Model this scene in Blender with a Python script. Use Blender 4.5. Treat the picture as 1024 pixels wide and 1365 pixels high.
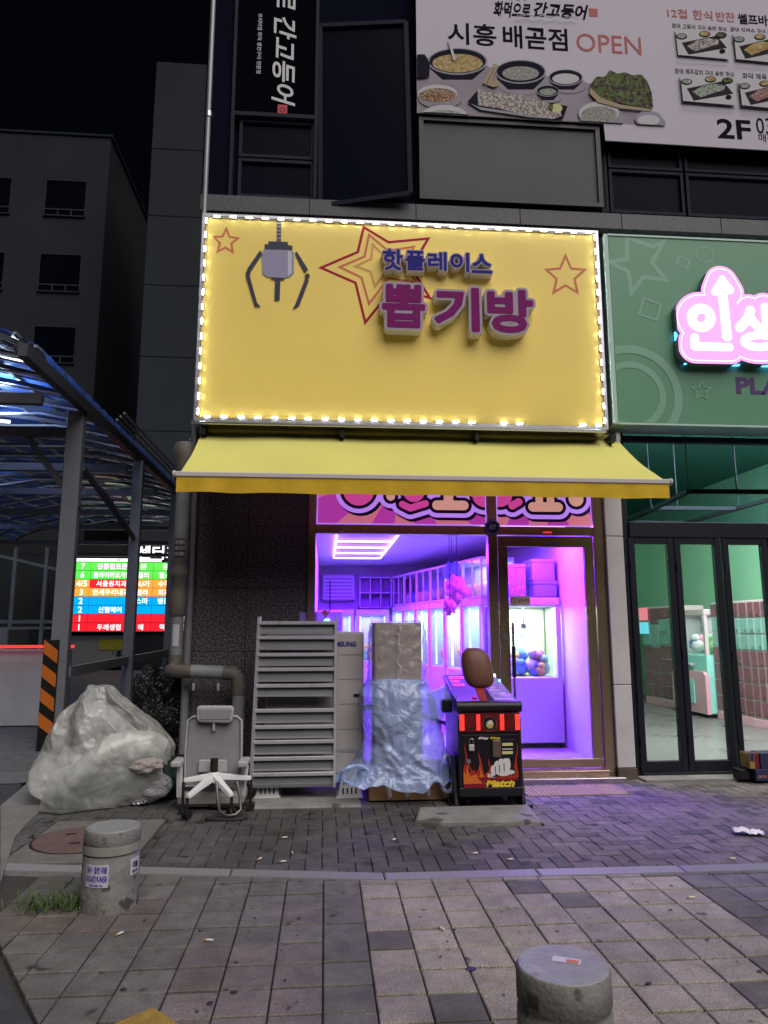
import bpy, math, random
from mathutils import Vector, Matrix, noise
random.seed(7)
for o in list(bpy.data.objects): bpy.data.objects.remove(o)
S = bpy.context.scene
C = S.collection
R = math.radians

# ---------------------------------------------------------------- camera, sky, sun, exposure
PITCH, YAW, ROLL = 0.16334, 0.08215, -0.0014
CAM = Vector((0, -7.2, 1.45))
cp, sp, cy, sy = math.cos(PITCH), math.sin(PITCH), math.cos(YAW), math.sin(YAW)
FW = Vector((sy*cp, cy*cp, sp)); RT = Vector((cy, -sy, 0)); UP = RT.cross(FW)
c_, s_ = math.cos(ROLL), math.sin(ROLL)
RT, UP = c_*RT + s_*UP, -s_*RT + c_*UP
cam = bpy.data.cameras.new('camera'); camo = bpy.data.objects.new('camera', cam); C.objects.link(camo)
camo.matrix_world = Matrix(((RT.x, UP.x, -FW.x, CAM.x), (RT.y, UP.y, -FW.y, CAM.y), (RT.z, UP.z, -FW.z, CAM.z), (0, 0, 0, 1)))
cam.sensor_fit = 'VERTICAL'; cam.sensor_height = 36; cam.lens = 36*950/1365
cam.clip_end = 500; cam.clip_start = .05
S.camera = camo

SUN_EL, SUN_AZ = R(50), R(205)          # azimuth seen from above: behind the camera, to its right
W = bpy.data.worlds.new('World'); S.world = W; W.use_nodes = True
nt = W.node_tree; bg = nt.nodes['Background']
sky = nt.nodes.new('ShaderNodeTexSky'); sky.sky_type = 'NISHITA'; sky.sun_disc = False
sky.sun_elevation = SUN_EL; sky.sun_rotation = R(155)
nt.links.new(sky.outputs[0], bg.inputs[0]); bg.inputs[1].default_value = 0.0008
sl = bpy.data.lights.new('sun', 'SUN'); sl.energy = 3.1; sl.angle = R(55); sl.color = (1, .955, .91)
so = bpy.data.objects.new('sun', sl); C.objects.link(so); so.location = (3, -8, 12)
so.rotation_euler = Vector((-.36, .68, -.95)).to_track_quat('-Z', 'Y').to_euler()
S.view_settings.view_transform = 'Standard'; S.view_settings.look = 'None'
S.view_settings.exposure = 0; S.view_settings.gamma = 1; S.view_settings.use_curve_mapping = False
S.cycles.max_bounces = 8; S.cycles.transparent_max_bounces = 24; S.cycles.diffuse_bounces = 3
S.cycles.glossy_bounces = 3; S.cycles.sample_clamp_indirect = 4; S.cycles.use_denoising = True
S.cycles.caustics_reflective = False; S.cycles.caustics_refractive = False

# ---------------------------------------------------------------- measuring helpers
def ray(x, y): return RT*((x-512)/950) - UP*((y-682.5)/950) + FW
def at(x, y, Y):
    d = ray(x, y); return CAM + d*((Y-CAM.y)/d.y)
def atx(x, y, X):
    d = ray(x, y); return CAM + d*((X-CAM.x)/d.x)
def gr(x, y, z=0):
    d = ray(x, y); return CAM + d*((z-CAM.z)/d.z)

# ---------------------------------------------------------------- materials
MT = {}
def mat(name, col, rough=.5, metal=0, var=0, scale=6, bump=0, bscale=60, emit=None, es=0, spec=.28, rnd=0, spots=None, coat=0, trans=0, soft=.06, crease=0, grime=0):
    if name in MT: return MT[name]
    m = bpy.data.materials.new(name); m.use_nodes = True; n = m.node_tree; N = n.nodes; L = n.links
    b = N['Principled BSDF']; b.inputs['Roughness'].default_value = rough; b.inputs['Metallic'].default_value = metal
    b.inputs['Specular IOR Level'].default_value = spec; b.inputs['Base Color'].default_value = (*col, 1)
    if coat: b.inputs['Coat Weight'].default_value = coat
    tc = N.new('ShaderNodeTexCoord')
    out = None
    if var or rnd or spots or grime:
        rgb = N.new('ShaderNodeRGB'); rgb.outputs[0].default_value = (*col, 1); out = rgb.outputs[0]
        if var:
            t = N.new('ShaderNodeTexNoise'); t.inputs['Scale'].default_value = scale; t.inputs['Detail'].default_value = 8
            t.inputs['Roughness'].default_value = .65
            L.new(tc.outputs['Object'], t.inputs['Vector'])
            mr = N.new('ShaderNodeMapRange'); mr.inputs[1].default_value = .25; mr.inputs[2].default_value = .75
            mr.inputs[3].default_value = 1-var; mr.inputs[4].default_value = 1+var
            L.new(t.outputs[0], mr.inputs[0])
            mx = N.new('ShaderNodeVectorMath'); mx.operation = 'SCALE'
            L.new(out, mx.inputs[0]); L.new(mr.outputs[0], mx.inputs['Scale']); out = mx.outputs[0]
            ra = N.new('ShaderNodeMapRange'); ra.inputs[3].default_value = max(0.02, rough-.12); ra.inputs[4].default_value = min(1, rough+.12)
            L.new(t.outputs[0], ra.inputs[0]); L.new(ra.outputs[0], b.inputs['Roughness'])
        if grime:
            for sc_, am in ((1.3, grime), (9, grime*.8)):
                t = N.new('ShaderNodeTexNoise'); t.inputs['Scale'].default_value = sc_; t.inputs['Detail'].default_value = 5; t.inputs['Distortion'].default_value = .6
                L.new(tc.outputs['Object'], t.inputs['Vector'])
                mr = N.new('ShaderNodeMapRange'); mr.inputs[1].default_value = .35; mr.inputs[2].default_value = .65; mr.inputs[3].default_value = 1-am; mr.inputs[4].default_value = 1+am*.5
                L.new(t.outputs[0], mr.inputs[0]); mx = N.new('ShaderNodeVectorMath'); mx.operation = 'SCALE'
                L.new(out, mx.inputs[0]); L.new(mr.outputs[0], mx.inputs['Scale']); out = mx.outputs[0]
        if rnd:
            oi = N.new('ShaderNodeObjectInfo'); mr = N.new('ShaderNodeMapRange')
            mr.inputs[3].default_value = 1-rnd; mr.inputs[4].default_value = 1+rnd
            L.new(oi.outputs['Random'], mr.inputs[0])
            mx = N.new('ShaderNodeVectorMath'); mx.operation = 'SCALE'
            L.new(out, mx.inputs[0]); L.new(mr.outputs[0], mx.inputs['Scale']); out = mx.outputs[0]
        if spots:   # (colour, scale, threshold)
            v = N.new('ShaderNodeTexVoronoi') if spots[3:] else N.new('ShaderNodeTexNoise')
            v.inputs['Scale'].default_value = spots[1]; L.new(tc.outputs['Object'], v.inputs['Vector'])
            cr = N.new('ShaderNodeMapRange'); cr.inputs[1].default_value = spots[2]; cr.inputs[2].default_value = spots[2]+soft
            if spots[3:]: cr.inputs[3].default_value = 1; cr.inputs[4].default_value = 0
            L.new(v.outputs[0], cr.inputs[0])
            mi = N.new('ShaderNodeMix'); mi.data_type = 'RGBA'; mi.inputs[7].default_value = (*spots[0], 1)
            L.new(cr.outputs[0], mi.inputs[0]); L.new(out, mi.inputs[6]); out = mi.outputs[2]
        L.new(out, b.inputs['Base Color'])
    if bump:
        t2 = N.new('ShaderNodeTexNoise'); t2.inputs['Scale'].default_value = bscale; t2.inputs['Detail'].default_value = 6
        L.new(tc.outputs['Object'], t2.inputs['Vector'])
        bp = N.new('ShaderNodeBump'); bp.inputs['Strength'].default_value = bump; bp.inputs['Distance'].default_value = .01
        L.new(t2.outputs[0], bp.inputs['Height']); L.new(bp.outputs[0], b.inputs['Normal'])
    if crease:      # sharp folds of thin film: (strength, scale)
        nz = N.new('ShaderNodeTexNoise'); nz.inputs['Scale'].default_value = crease[1]*.5; L.new(tc.outputs['Object'], nz.inputs['Vector'])
        mxv = N.new('ShaderNodeMix'); mxv.data_type = 'RGBA'; mxv.blend_type = 'LINEAR_LIGHT'; mxv.inputs[0].default_value = .35
        L.new(tc.outputs['Object'], mxv.inputs[6]); L.new(nz.outputs['Color'], mxv.inputs[7]); prev = None
        for q_ in (1, 2.7):
            vo = N.new('ShaderNodeTexVoronoi'); vo.feature = 'DISTANCE_TO_EDGE'; vo.inputs['Scale'].default_value = crease[1]*q_
            L.new(mxv.outputs[2], vo.inputs['Vector']); bp = N.new('ShaderNodeBump'); bp.inputs['Strength'].default_value = crease[0]; bp.inputs['Distance'].default_value = .06/q_
            L.new(vo.outputs['Distance'], bp.inputs['Height'])
            if prev: L.new(prev, bp.inputs['Normal'])
            prev = bp.outputs[0]
        L.new(prev, b.inputs['Normal'])
    if emit:
        b.inputs['Emission Color'].default_value = (*emit, 1); b.inputs['Emission Strength'].default_value = es
    if trans:   # thin see-through sheet
        tr = N.new('ShaderNodeBsdfTransparent'); ms = N.new('ShaderNodeMixShader'); ms.inputs[0].default_value = 1-trans
        L.new(tr.outputs[0], ms.inputs[1]); L.new(b.outputs[0], ms.inputs[2])
        L.new(ms.outputs[0], N['Material Output'].inputs[0])
    MT[name] = m; return m
def glassm(name, tint=(.95, .95, .95), refl=.06, rough=.01):
    if name in MT: return MT[name]
    m = bpy.data.materials.new(name); m.use_nodes = True; n = m.node_tree; N = n.nodes; L = n.links
    N.remove(N['Principled BSDF'])
    tr = N.new('ShaderNodeBsdfTransparent'); tr.inputs[0].default_value = (*tint, 1)
    g = N.new('ShaderNodeBsdfGlossy'); g.inputs['Roughness'].default_value = rough
    lw = N.new('ShaderNodeLayerWeight'); lw.inputs[0].default_value = .5
    pw = N.new('ShaderNodeMath'); pw.operation = 'POWER'; pw.inputs[1].default_value = 5
    ad = N.new('ShaderNodeMath'); ad.operation = 'MULTIPLY_ADD'; ad.inputs[1].default_value = .7; ad.inputs[2].default_value = refl*.6
    L.new(lw.outputs['Facing'], pw.inputs[0]); L.new(pw.outputs[0], ad.inputs[0])
    ms = N.new('ShaderNodeMixShader'); L.new(ad.outputs[0], ms.inputs[0]); L.new(tr.outputs[0], ms.inputs[1]); L.new(g.outputs[0], ms.inputs[2])
    L.new(ms.outputs[0], N['Material Output'].inputs[0]); MT[name] = m; return m

# ---------------------------------------------------------------- mesh builder
class MB:
    def __init__(s): s.v = []; s.f = []; s.m = []; s.mi = 0; s.sm = set()
    def add(s, vs, fs, smooth=False):
        n = len(s.v); s.v += [tuple(p) for p in vs]
        for f in fs:
            if smooth: s.sm.add(len(s.f))
            s.f.append(tuple(i+n for i in f)); s.m.append(s.mi)
        return s
    def box(s, x0, x1, y0, y1, z0, z1):
        x0, x1 = min(x0, x1), max(x0, x1); y0, y1 = min(y0, y1), max(y0, y1); z0, z1 = min(z0, z1), max(z0, z1)
        return s.add([(x0,y0,z0),(x1,y0,z0),(x1,y1,z0),(x0,y1,z0),(x0,y0,z1),(x1,y0,z1),(x1,y1,z1),(x0,y1,z1)],
                     [(0,3,2,1),(4,5,6,7),(0,1,5,4),(1,2,6,5),(2,3,7,6),(3,0,4,7)])
    def cbox(s, x0, x1, y0, y1, z0, z1, c=.005):   # box with chamfered edges
        x0, x1 = min(x0, x1), max(x0, x1); y0, y1 = min(y0, y1), max(y0, y1); z0, z1 = min(z0, z1), max(z0, z1)
        c = min(c, (x1-x0)*.45, (y1-y0)*.45, (z1-z0)*.45)
        V = []; ix = {}
        for i, X in enumerate((x0, x1)):
            for j, Y in enumerate((y0, y1)):
                for k, Z in enumerate((z0, z1)):
                    sx, sy_, sz = (c if i == 0 else -c), (c if j == 0 else -c), (c if k == 0 else -c)
                    for a, p in enumerate(((X, Y+sy_, Z+sz), (X+sx, Y, Z+sz), (X+sx, Y+sy_, Z))):
                        ix[i, j, k, a] = len(V); V.append(p)
        F = []
        for i in (0, 1):
            q = [ix[i,0,0,0], ix[i,1,0,0], ix[i,1,1,0], ix[i,0,1,0]]; F.append(tuple(q if i else q[::-1]))
            q = [ix[0,i,0,1], ix[1,i,0,1], ix[1,i,1,1], ix[0,i,1,1]]; F.append(tuple(q if not i else q[::-1]))
            q = [ix[0,0,i,2], ix[1,0,i,2], ix[1,1,i,2], ix[0,1,i,2]]; F.append(tuple(q if i else q[::-1]))
            for j in (0, 1):
                par = (i+j) % 2
                q = [ix[i,j,0,0], ix[i,j,0,1], ix[i,j,1,1], ix[i,j,1,0]]; F.append(tuple(q[::-1] if par else q))
                q = [ix[i,0,j,0], ix[i,1,j,0], ix[i,1,j,2], ix[i,0,j,2]]; F.append(tuple(q if par else q[::-1]))
                q = [ix[0,i,j,1], ix[1,i,j,1], ix[1,i,j,2], ix[0,i,j,2]]; F.append(tuple(q if not par else q[::-1]))
                for k in (0, 1):
                    q = [ix[i,j,k,0], ix[i,j,k,1], ix[i,j,k,2]]; F.append(tuple(q if (i+j+k) % 2 == 0 else q[::-1]))
        return s.add(V, F)
    def quad(s, a, b, c, d): return s.add([a, b, c, d], [(0, 1, 2, 3)])
    def cyl(s, p, q, r, r2=None, n=16, caps=True):
        p, q = Vector(p), Vector(q); r2 = r if r2 is None else r2
        d = (q-p).normalized(); u = d.orthogonal().normalized(); w = d.cross(u)
        V = []
        for P, rr in ((p, r), (q, r2)):
            for i in range(n):
                a = 2*math.pi*i/n; V.append(P+u*math.cos(a)*rr+w*math.sin(a)*rr)
        s.add(V, [(i, (i+1) % n, n+(i+1) % n, n+i) for i in range(n)], True)
        if caps: s.add(V, [tuple(range(n))[::-1], tuple(range(n, 2*n))])
        return s
    def tube(s, pts, r, n=10, closed=False):
        P = [Vector(p) for p in pts]; k = len(P); rs = r if isinstance(r, (list, tuple)) else [r]*k
        V = []; u = None
        for i in range(k):
            if closed: d = (P[(i+1) % k]-P[i-1])
            else: d = P[min(i+1, k-1)]-P[max(i-1, 0)]
            d.normalize()
            if u is None: u = d.orthogonal().normalized()
            u = (u-d*u.dot(d)).normalized(); w = d.cross(u)
            for j in range(n):
                a = 2*math.pi*j/n; V.append(P[i]+(u*math.cos(a)+w*math.sin(a))*rs[i])
        F = []
        for i in range(k if closed else k-1):
            for j in range(n):
                a, b = i*n, ((i+1) % k)*n
                F.append((a+j, a+(j+1) % n, b+(j+1) % n, b+j))
        s.add(V, F, True)
        if not closed: s.add(V, [tuple(range(n))[::-1], tuple(range((k-1)*n, k*n))])
        return s
    def lathe(s, c, prof, n=24):
        c = Vector(c); V = []
        for r, z in prof:
            for i in range(n):
                a = 2*math.pi*i/n; V.append(c+Vector((r*math.cos(a), r*math.sin(a), z)))
        F = [(k*n+i, k*n+(i+1) % n, (k+1)*n+(i+1) % n, (k+1)*n+i) for k in range(len(prof)-1) for i in range(n)]
        s.add(V, F, True); s.add(V, [tuple(range(n))[::-1], tuple(range((len(prof)-1)*n, len(prof)*n))])
        return s
    def prism(s, pts, y0, y1):     # polygon in x,z pushed along y
        n = len(pts); V = [(x, y0, z) for x, z in pts]+[(x, y1, z) for x, z in pts]
        return s.add(V, [tuple(range(n)), tuple(range(n, 2*n))[::-1]]+[((i+1) % n, i, n+i, n+(i+1) % n) for i in range(n)])
    def bar(s, p, q, w, h):        # square bar between two points
        p, q = Vector(p), Vector(q); d = (q-p).normalized()
        u = d.cross(Vector((0, 0, 1)))
        if u.length < .01: u = Vector((1, 0, 0))
        u.normalize(); v = u.cross(d).normalized()
        V = [P+u*a*w/2+v*b*h/2 for P in (p, q) for a, b in ((-1,-1),(1,-1),(1,1),(-1,1))]
        return s.add(V, [(0,3,2,1),(4,5,6,7),(0,1,5,4),(1,2,6,5),(2,3,7,6),(3,0,4,7)])
    def blob(s, c, rx, ry, rz, seed=0, amp=.15, fr=2., n=14, m=10):
        c = Vector(c); V = []; F = []
        for j in range(1, m):
            t = math.pi*j/m
            for i in range(n):
                a = 2*math.pi*i/n; d = Vector((math.sin(t)*math.cos(a), math.sin(t)*math.sin(a), math.cos(t)))
                k = 1+amp*noise.noise(d*fr+Vector((seed*7.1, seed, 0)))
                V.append(c+Vector((d.x*rx*k, d.y*ry*k, d.z*rz*k)))
        for j in range(m-2):
            for i in range(n): F.append((j*n+i, (j+1)*n+i, (j+1)*n+(i+1) % n, j*n+(i+1) % n))
        V.append(c+Vector((0, 0, rz))); V.append(c-Vector((0, 0, rz))); T = len(V)-2
        for i in range(n): F.append((T, i, (i+1) % n)); F.append((T+1, (m-2)*n+(i+1) % n, (m-2)*n+i))
        return s.add(V, F, True)
    # ---- flat print in the x,z plane at depth s.y (each shape a hair nearer the street)
    y = 0; ny = -1; step = .0006
    def poly(s, pts, keep=False):
        if not keep: s.y += s.ny*s.step
        return s.add([(x, s.y, z) for x, z in pts], [tuple(range(len(pts)))])
    def disc(s, x, z, rx, rz=None, n=28, a0=0, a1=2*math.pi):
        rz = rz or rx; full = abs(a1-a0) > 6.28
        return s.poly([(x+rx*math.cos(a0+(a1-a0)*i/(n if full else n-1)), z+rz*math.sin(a0+(a1-a0)*i/(n if full else n-1))) for i in range(n)])
    def ring(s, x, z, r0, r1, n=36, a0=0, a1=2*math.pi, el=1):
        s.y += s.ny*s.step; V = []
        for i in range(n+1):
            a = a0+(a1-a0)*i/n
            V += [(x+r0*math.cos(a), s.y, z+r0*math.sin(a)*el), (x+r1*math.cos(a), s.y, z+r1*math.sin(a)*el)]
        return s.add(V, [(2*i, 2*i+1, 2*i+3, 2*i+2) for i in range(n)])
    def line(s, pts, w, closed=False):    # mitred polyline
        s.y += s.ny*s.step; P = [Vector(p) for p in pts]; k = len(P); V = []
        for i in range(k):
            a = P[i]-P[i-1] if (closed or i) else P[1]-P[0]
            b = P[(i+1) % k]-P[i] if (closed or i < k-1) else P[i]-P[i-1]
            a.normalize(); b.normalize(); na = Vector((-a.y, a.x)); nb = Vector((-b.y, b.x)); t = (na+nb)
            if t.length < .05: t = na
            t.normalize(); l = min(3, 1/max(.2, t.dot(na)))
            q = t*w/2*l; V += [(P[i].x+q.x, s.y, P[i].y+q.y), (P[i].x-q.x, s.y, P[i].y-q.y)]
        return s.add(V, [(2*i, 2*i+1, (2*i+3) % (2*k), (2*i+2) % (2*k)) for i in range(k if closed else k-1)])
    def caps(s, pts, r):       # rounded stroke
        for i in range(len(pts)-1):
            (x0, z0), (x1, z1) = pts[i], pts[i+1]; a = math.atan2(z1-z0, x1-x0)
            s.poly([(x1+r*math.cos(a-math.pi/2+math.pi*k/8), z1+r*math.sin(a-math.pi/2+math.pi*k/8)) for k in range(9)] +
                   [(x0+r*math.cos(a+math.pi/2+math.pi*k/8), z0+r*math.sin(a+math.pi/2+math.pi*k/8)) for k in range(9)])
        return s

def wloc(o):
    v = Vector((0, 0, 0))
    while o: v = v+o.location; o = o.parent
    return v
def obj(name, mb, m, parent=None, kind=None, label=None, cat=None, group=None, bevel=0, smooth=False):
    me = bpy.data.meshes.new(name); L = wloc(parent)
    me.from_pydata([(x-L.x, y-L.y, z-L.z) for x, y, z in mb.v], [], mb.f)
    ms = m if isinstance(m, (list, tuple)) else [m]
    for q in ms: me.materials.append(q)
    if len(ms) > 1: me.polygons.foreach_set('material_index', mb.m)
    if smooth: me.polygons.foreach_set('use_smooth', [True]*len(mb.f))
    elif mb.sm: me.polygons.foreach_set('use_smooth', [i in mb.sm for i in range(len(mb.f))])
    me.update()
    o = bpy.data.objects.new(name, me); C.objects.link(o); o.parent = parent
    if bevel:
        b = o.modifiers.new('bevel', 'BEVEL'); b.width = bevel; b.segments = 2; b.limit_method = 'ANGLE'
    return tag(o, label, cat, group, kind)
def tag(o, label=None, cat=None, group=None, kind=None):
    if label: o['label'] = label
    if cat: o['category'] = cat
    if group: o['group'] = group
    if kind: o['kind'] = kind
    return o
def thing(name, loc, label, cat, group=None, rz=0):
    o = bpy.data.objects.new(name, None); C.objects.link(o); o.location = loc; o.rotation_euler = (0, 0, rz)
    o.empty_display_size = .1
    return tag(o, label, cat, group)
def kids(o, P={}):
    return [c for c in bpy.data.objects if c.parent == o]
def dup(root, loc, label=None, rz=None, parent=None):
    r = root.copy(); C.objects.link(r); r.location = loc
    if parent: r.parent = parent
    if rz is not None: r.rotation_euler = (0, 0, rz)
    if label: r['label'] = label
    for ch in kids(root):
        c = ch.copy(); C.objects.link(c); c.parent = r
        for g in kids(ch):
            d = g.copy(); C.objects.link(d); d.parent = c
    return r
def lamp(name, loc, size, power, col, parent, rot=(0, 0, 0)):
    l = bpy.data.lights.new(name, 'AREA'); l.shape = 'RECTANGLE'; l.size, l.size_y = size; l.energy = power; l.color = col
    o = bpy.data.objects.new(name, l); C.objects.link(o); o.parent = parent; o.location = Vector(loc)-wloc(parent); o.rotation_euler = rot
    return o

# ---------------------------------------------------------------- lettering
TC = {}
def glyphs(body, off=0, res=3, shear=0):
    k = (body, off, res, shear)
    if k in TC: return TC[k]
    c = bpy.data.curves.new('t', 'FONT'); c.body = body; c.offset = off; c.resolution_u = res; c.shear = shear
    o = bpy.data.objects.new('t', c); me = o.to_mesh()
    v = [(p.co.x, p.co.y) for p in me.vertices]; f = [tuple(p.vertices) for p in me.polygons]
    ed = {}
    for p in f:
        for i in range(len(p)):
            a, b = p[i], p[(i+1) % len(p)]; ed[(a, b)] = 1
    rim = [e for e in ed if (e[1], e[0]) not in ed]
    o.to_mesh_clear(); bpy.data.objects.remove(o); bpy.data.curves.remove(c)
    xs = [a for a, b in v]; ys = [b for a, b in v]
    TC[k] = (v, f, rim, (min(xs), max(xs), min(ys), max(ys))); return TC[k]
def text(mb, body, x0, x1, z0, z1, y, off=0, depth=0, shear=0, rot=0, res=3, tilt=0):
    """fit lettering into the box x0..x1, z0..z1 of the plane at y, facing the street; rot=-90: turned clockwise"""
    v, f, rim, (a, b, c, d) = glyphs(body, off, res, shear); V = []
    for p, q in v:
        s, t = (p-a)/(b-a), (q-c)/(d-c)
        if rot: s, t = t, 1-s
        V.append((x0+s*(x1-x0), y, z0+t*(z1-z0)+tilt*s*(x1-x0)))
    n = len(V)
    mb.add(V, f)
    if depth:
        mb.add([(x, y+depth, z) for x, _, z in V]+V, [(i, j, n+j, n+i) for i, j in rim])
    return mb
# ---------------------------------------------------------------- fat outlines: distance field + contour
import numpy as np
def contour(fn, x0, x1, z0, z1, n):
    h = (x1-x0)/n; m = int(math.ceil((z1-z0)/h)); X = x0+h*np.arange(n+1); Z = z0+h*np.arange(m+1)
    G = fn(*np.meshgrid(X, Z, indexing='ij')); G[0, :] = G[-1, :] = 1; G[:, 0] = G[:, -1] = 1; I = G < 0
    pt = {}; nx_ = {}
    def cr(a, b):
        k = (a, b) if a < b else (b, a)
        if k not in pt:
            (i, j), (p, q) = k; t = G[i, j]/(G[i, j]-G[p, q]); t = min(.98, max(.02, t))
            pt[k] = (X[i]+(X[p]-X[i])*t, Z[j]+(Z[q]-Z[j])*t)
        return k
    S_ = I[:-1, :-1].astype(int)+I[1:, :-1]+I[1:, 1:]+I[:-1, 1:]
    for i, j in zip(*np.nonzero((S_ > 0) & (S_ < 4))):
        i, j = int(i), int(j); c = [(i, j), (i+1, j), (i+1, j+1), (i, j+1)]
        ins = []; outs = []
        for k in range(4):
            a, b = c[k], c[(k+1) % 4]
            if I[a] and not I[b]: outs.append((k, cr(a, b)))
            if not I[a] and I[b]: ins.append((k, cr(a, b)))
        for k, e in ins:      # join each entry with the exit that follows it
            k2, e2 = min(outs, key=lambda o: (o[0]-k) % 4); nx_[e2] = e
    loops = []
    while nx_:
        s, e = nx_.popitem(); L = [s, e]
        while e in nx_:
            e = nx_.pop(e); L.append(e)
        if L[0] == L[-1]: L.pop()
        if len(L) > 5: loops.append([pt[k] for k in L])
    return loops
def seg_d(X, Z, a, b):
    ax, az = a; dx, dz = b[0]-ax, b[1]-az; q = dx*dx+dz*dz or 1e-9
    t = np.clip(((X-ax)*dx+(Z-az)*dz)/q, 0, 1); return np.hypot(X-ax-t*dx, Z-az-t*dz)
def strokes_fn(items, off):
    """items: (points, radius); open round-ended strokes"""
    def f(X, Z):
        d = np.full(X.shape, 9.)
        for pts, r in items:
            for a, b in zip(pts, pts[1:]): d = np.minimum(d, seg_d(X, Z, a, b)-r)
            if len(pts) == 1: d = np.minimum(d, np.hypot(X-pts[0][0], Z-pts[0][1])-r)
        return d-off
    return f
def glyph_fn(body, box, off):
    v, f, rim, (a, b, c, d) = glyphs(body, 0, 3); x0, x1, z0, z1 = box
    P = [(x0+(p-a)/(b-a)*(x1-x0), z0+(q-c)/(d-c)*(z1-z0)) for p, q in v]
    def fn(X, Z):
        D = np.full(X.shape, 9.); ins = np.zeros(X.shape, bool)
        for i, j in rim:
            (xa, za), (xb, zb) = P[i], P[j]; D = np.minimum(D, seg_d(X, Z, P[i], P[j]))
            if za != zb: ins ^= ((za > Z) != (zb > Z)) & (X < (xb-xa)*(Z-za)/(zb-za)+xa)
        return np.where(ins, -D, D)-off
    return fn
def fill(mb, loops, y, depth=0, side=None):
    """filled outline at depth y, facing the street; with depth, a raised body"""
    if not loops: return mb
    c = bpy.data.curves.new('f', 'CURVE'); c.dimensions = '2D'; c.fill_mode = 'BOTH'
    for L in loops:
        L = [p for i, p in enumerate(L) if math.dist(p, L[i-1]) > 1e-4]
        if len(L) < 3: continue
        sp_ = c.splines.new('POLY'); sp_.points.add(len(L)-1); sp_.use_cyclic_u = True
        for q, (x, z) in zip(sp_.points, L): q.co = (x, z, 0, 1)
    o = bpy.data.objects.new('f', c); me = o.to_mesh()
    V = [(p.co.x, y, p.co.y) for p in me.vertices]; T = []
    for p in me.polygons:
        t = tuple(p.vertices); ar = sum(V[t[i-1]][0]*V[t[i]][2]-V[t[i]][0]*V[t[i-1]][2] for i in range(len(t)))
        T.append(t if ar > 0 else t[::-1])
    o.to_mesh_clear(); bpy.data.objects.remove(o); bpy.data.curves.remove(c)
    mb.add(V, T)
    if depth:
        k = mb.mi; mb.mi = side if side is not None else k
        for L in loops:
            m = len(L); mb.add([(x, y, z) for x, z in L]+[(x, y+depth, z) for x, z in L], [(i, (i+1) % m, m+(i+1) % m, m+i) for i in range(m)])
        mb.mi = k
    return mb
# ================================================================ GROUND
asph = mat('asphalt', (.05, .05, .055), .85, var=.35, scale=9, bump=.5, bscale=120)
mortar = mat('joint_sand', (.05, .046, .043), .95, var=.3, scale=20, bump=.4)
mb = MB(); mb.quad((-90, -40, -.045), (90, -40, -.045), (90, 90, -.045), (-90, 90, -.045)); obj('ground', mb, asph, kind='structure')
TX0, TW = .22, .2105
def kerb_y(x): return -2.675-.162*(x-.37) if x < .37 else -2.675-.012*(x-.37)
side = MB(); side.add([(-1.75, -6.6, -.03), (6, -6.6, -.03), (6, -2.5, -.03), (.37, -2.5, -.03), (-2.3, -2.1, -.03), (-2.3, -2.6, -.03)], [(0, 1, 2, 3, 4, 5)])
sidewalk = obj('sidewalk', side, mortar, kind='structure')
tan = mat('tile_tan', (.31, .275, .235), .66, var=.6, scale=120, grime=.22, bump=.9, bscale=130, rnd=.10, spots=((.05, .045, .045), 7, .68))
grey = mat('tile_grey', (.14, .131, .123), .8, var=.5, scale=120, grime=.25, bump=.5, bscale=160, rnd=.16, spots=((.04, .035, .035), 6, .66))
pink = mat('tile_pinkish', (.155, .13, .122), .8, var=.5, scale=120, grime=.25, bump=.5, bscale=160, rnd=.14, spots=((.05, .045, .04), 8, .68))
yel = mat('tile_yellow', (.30, .19, .035), .8, var=.35, scale=30, bump=.4, bscale=150)
def clip(poly, f):      # keep the side where f(x,y) > 0
    o = []
    for i in range(len(poly)):
        a, b = poly[i-1], poly[i]; fa, fb = f(*a), f(*b)
        if (fa > 0) != (fb > 0):
            t = fa/(fa-fb); o.append((a[0]+(b[0]-a[0])*t, a[1]+(b[1]-a[1])*t))
        if fb > 0: o.append(b)
    return o
def slab(poly, z0, z1, c=.004):
    """thin stone with a small chamfer, top at z1"""
    n = len(poly); cx = sum(p[0] for p in poly)/n; cy_ = sum(p[1] for p in poly)/n; m = MB()
    def ins(p, e):
        d = math.hypot(p[0]-cx, p[1]-cy_) or 1
        return (p[0]+(cx-p[0])*e/d, p[1]+(cy_-p[1])*e/d)
    V = [(*p, z0) for p in poly]+[(*p, z1-c) for p in poly]+[(*ins(p, c*1.6), z1) for p in poly]
    ar = sum(poly[i-1][0]*poly[i][1]-poly[i][0]*poly[i-1][1] for i in range(n))
    F = [tuple(range(2*n, 3*n))]+[(k*n+i, k*n+(i+1) % n, (k+1)*n+(i+1) % n, (k+1)*n+i) for k in (0, 1) for i in range(n)]
    if ar < 0: F = [f[::-1] for f in F]
    return m.add(V, F)
tiles = []
rt_ = random.Random(3)
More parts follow.
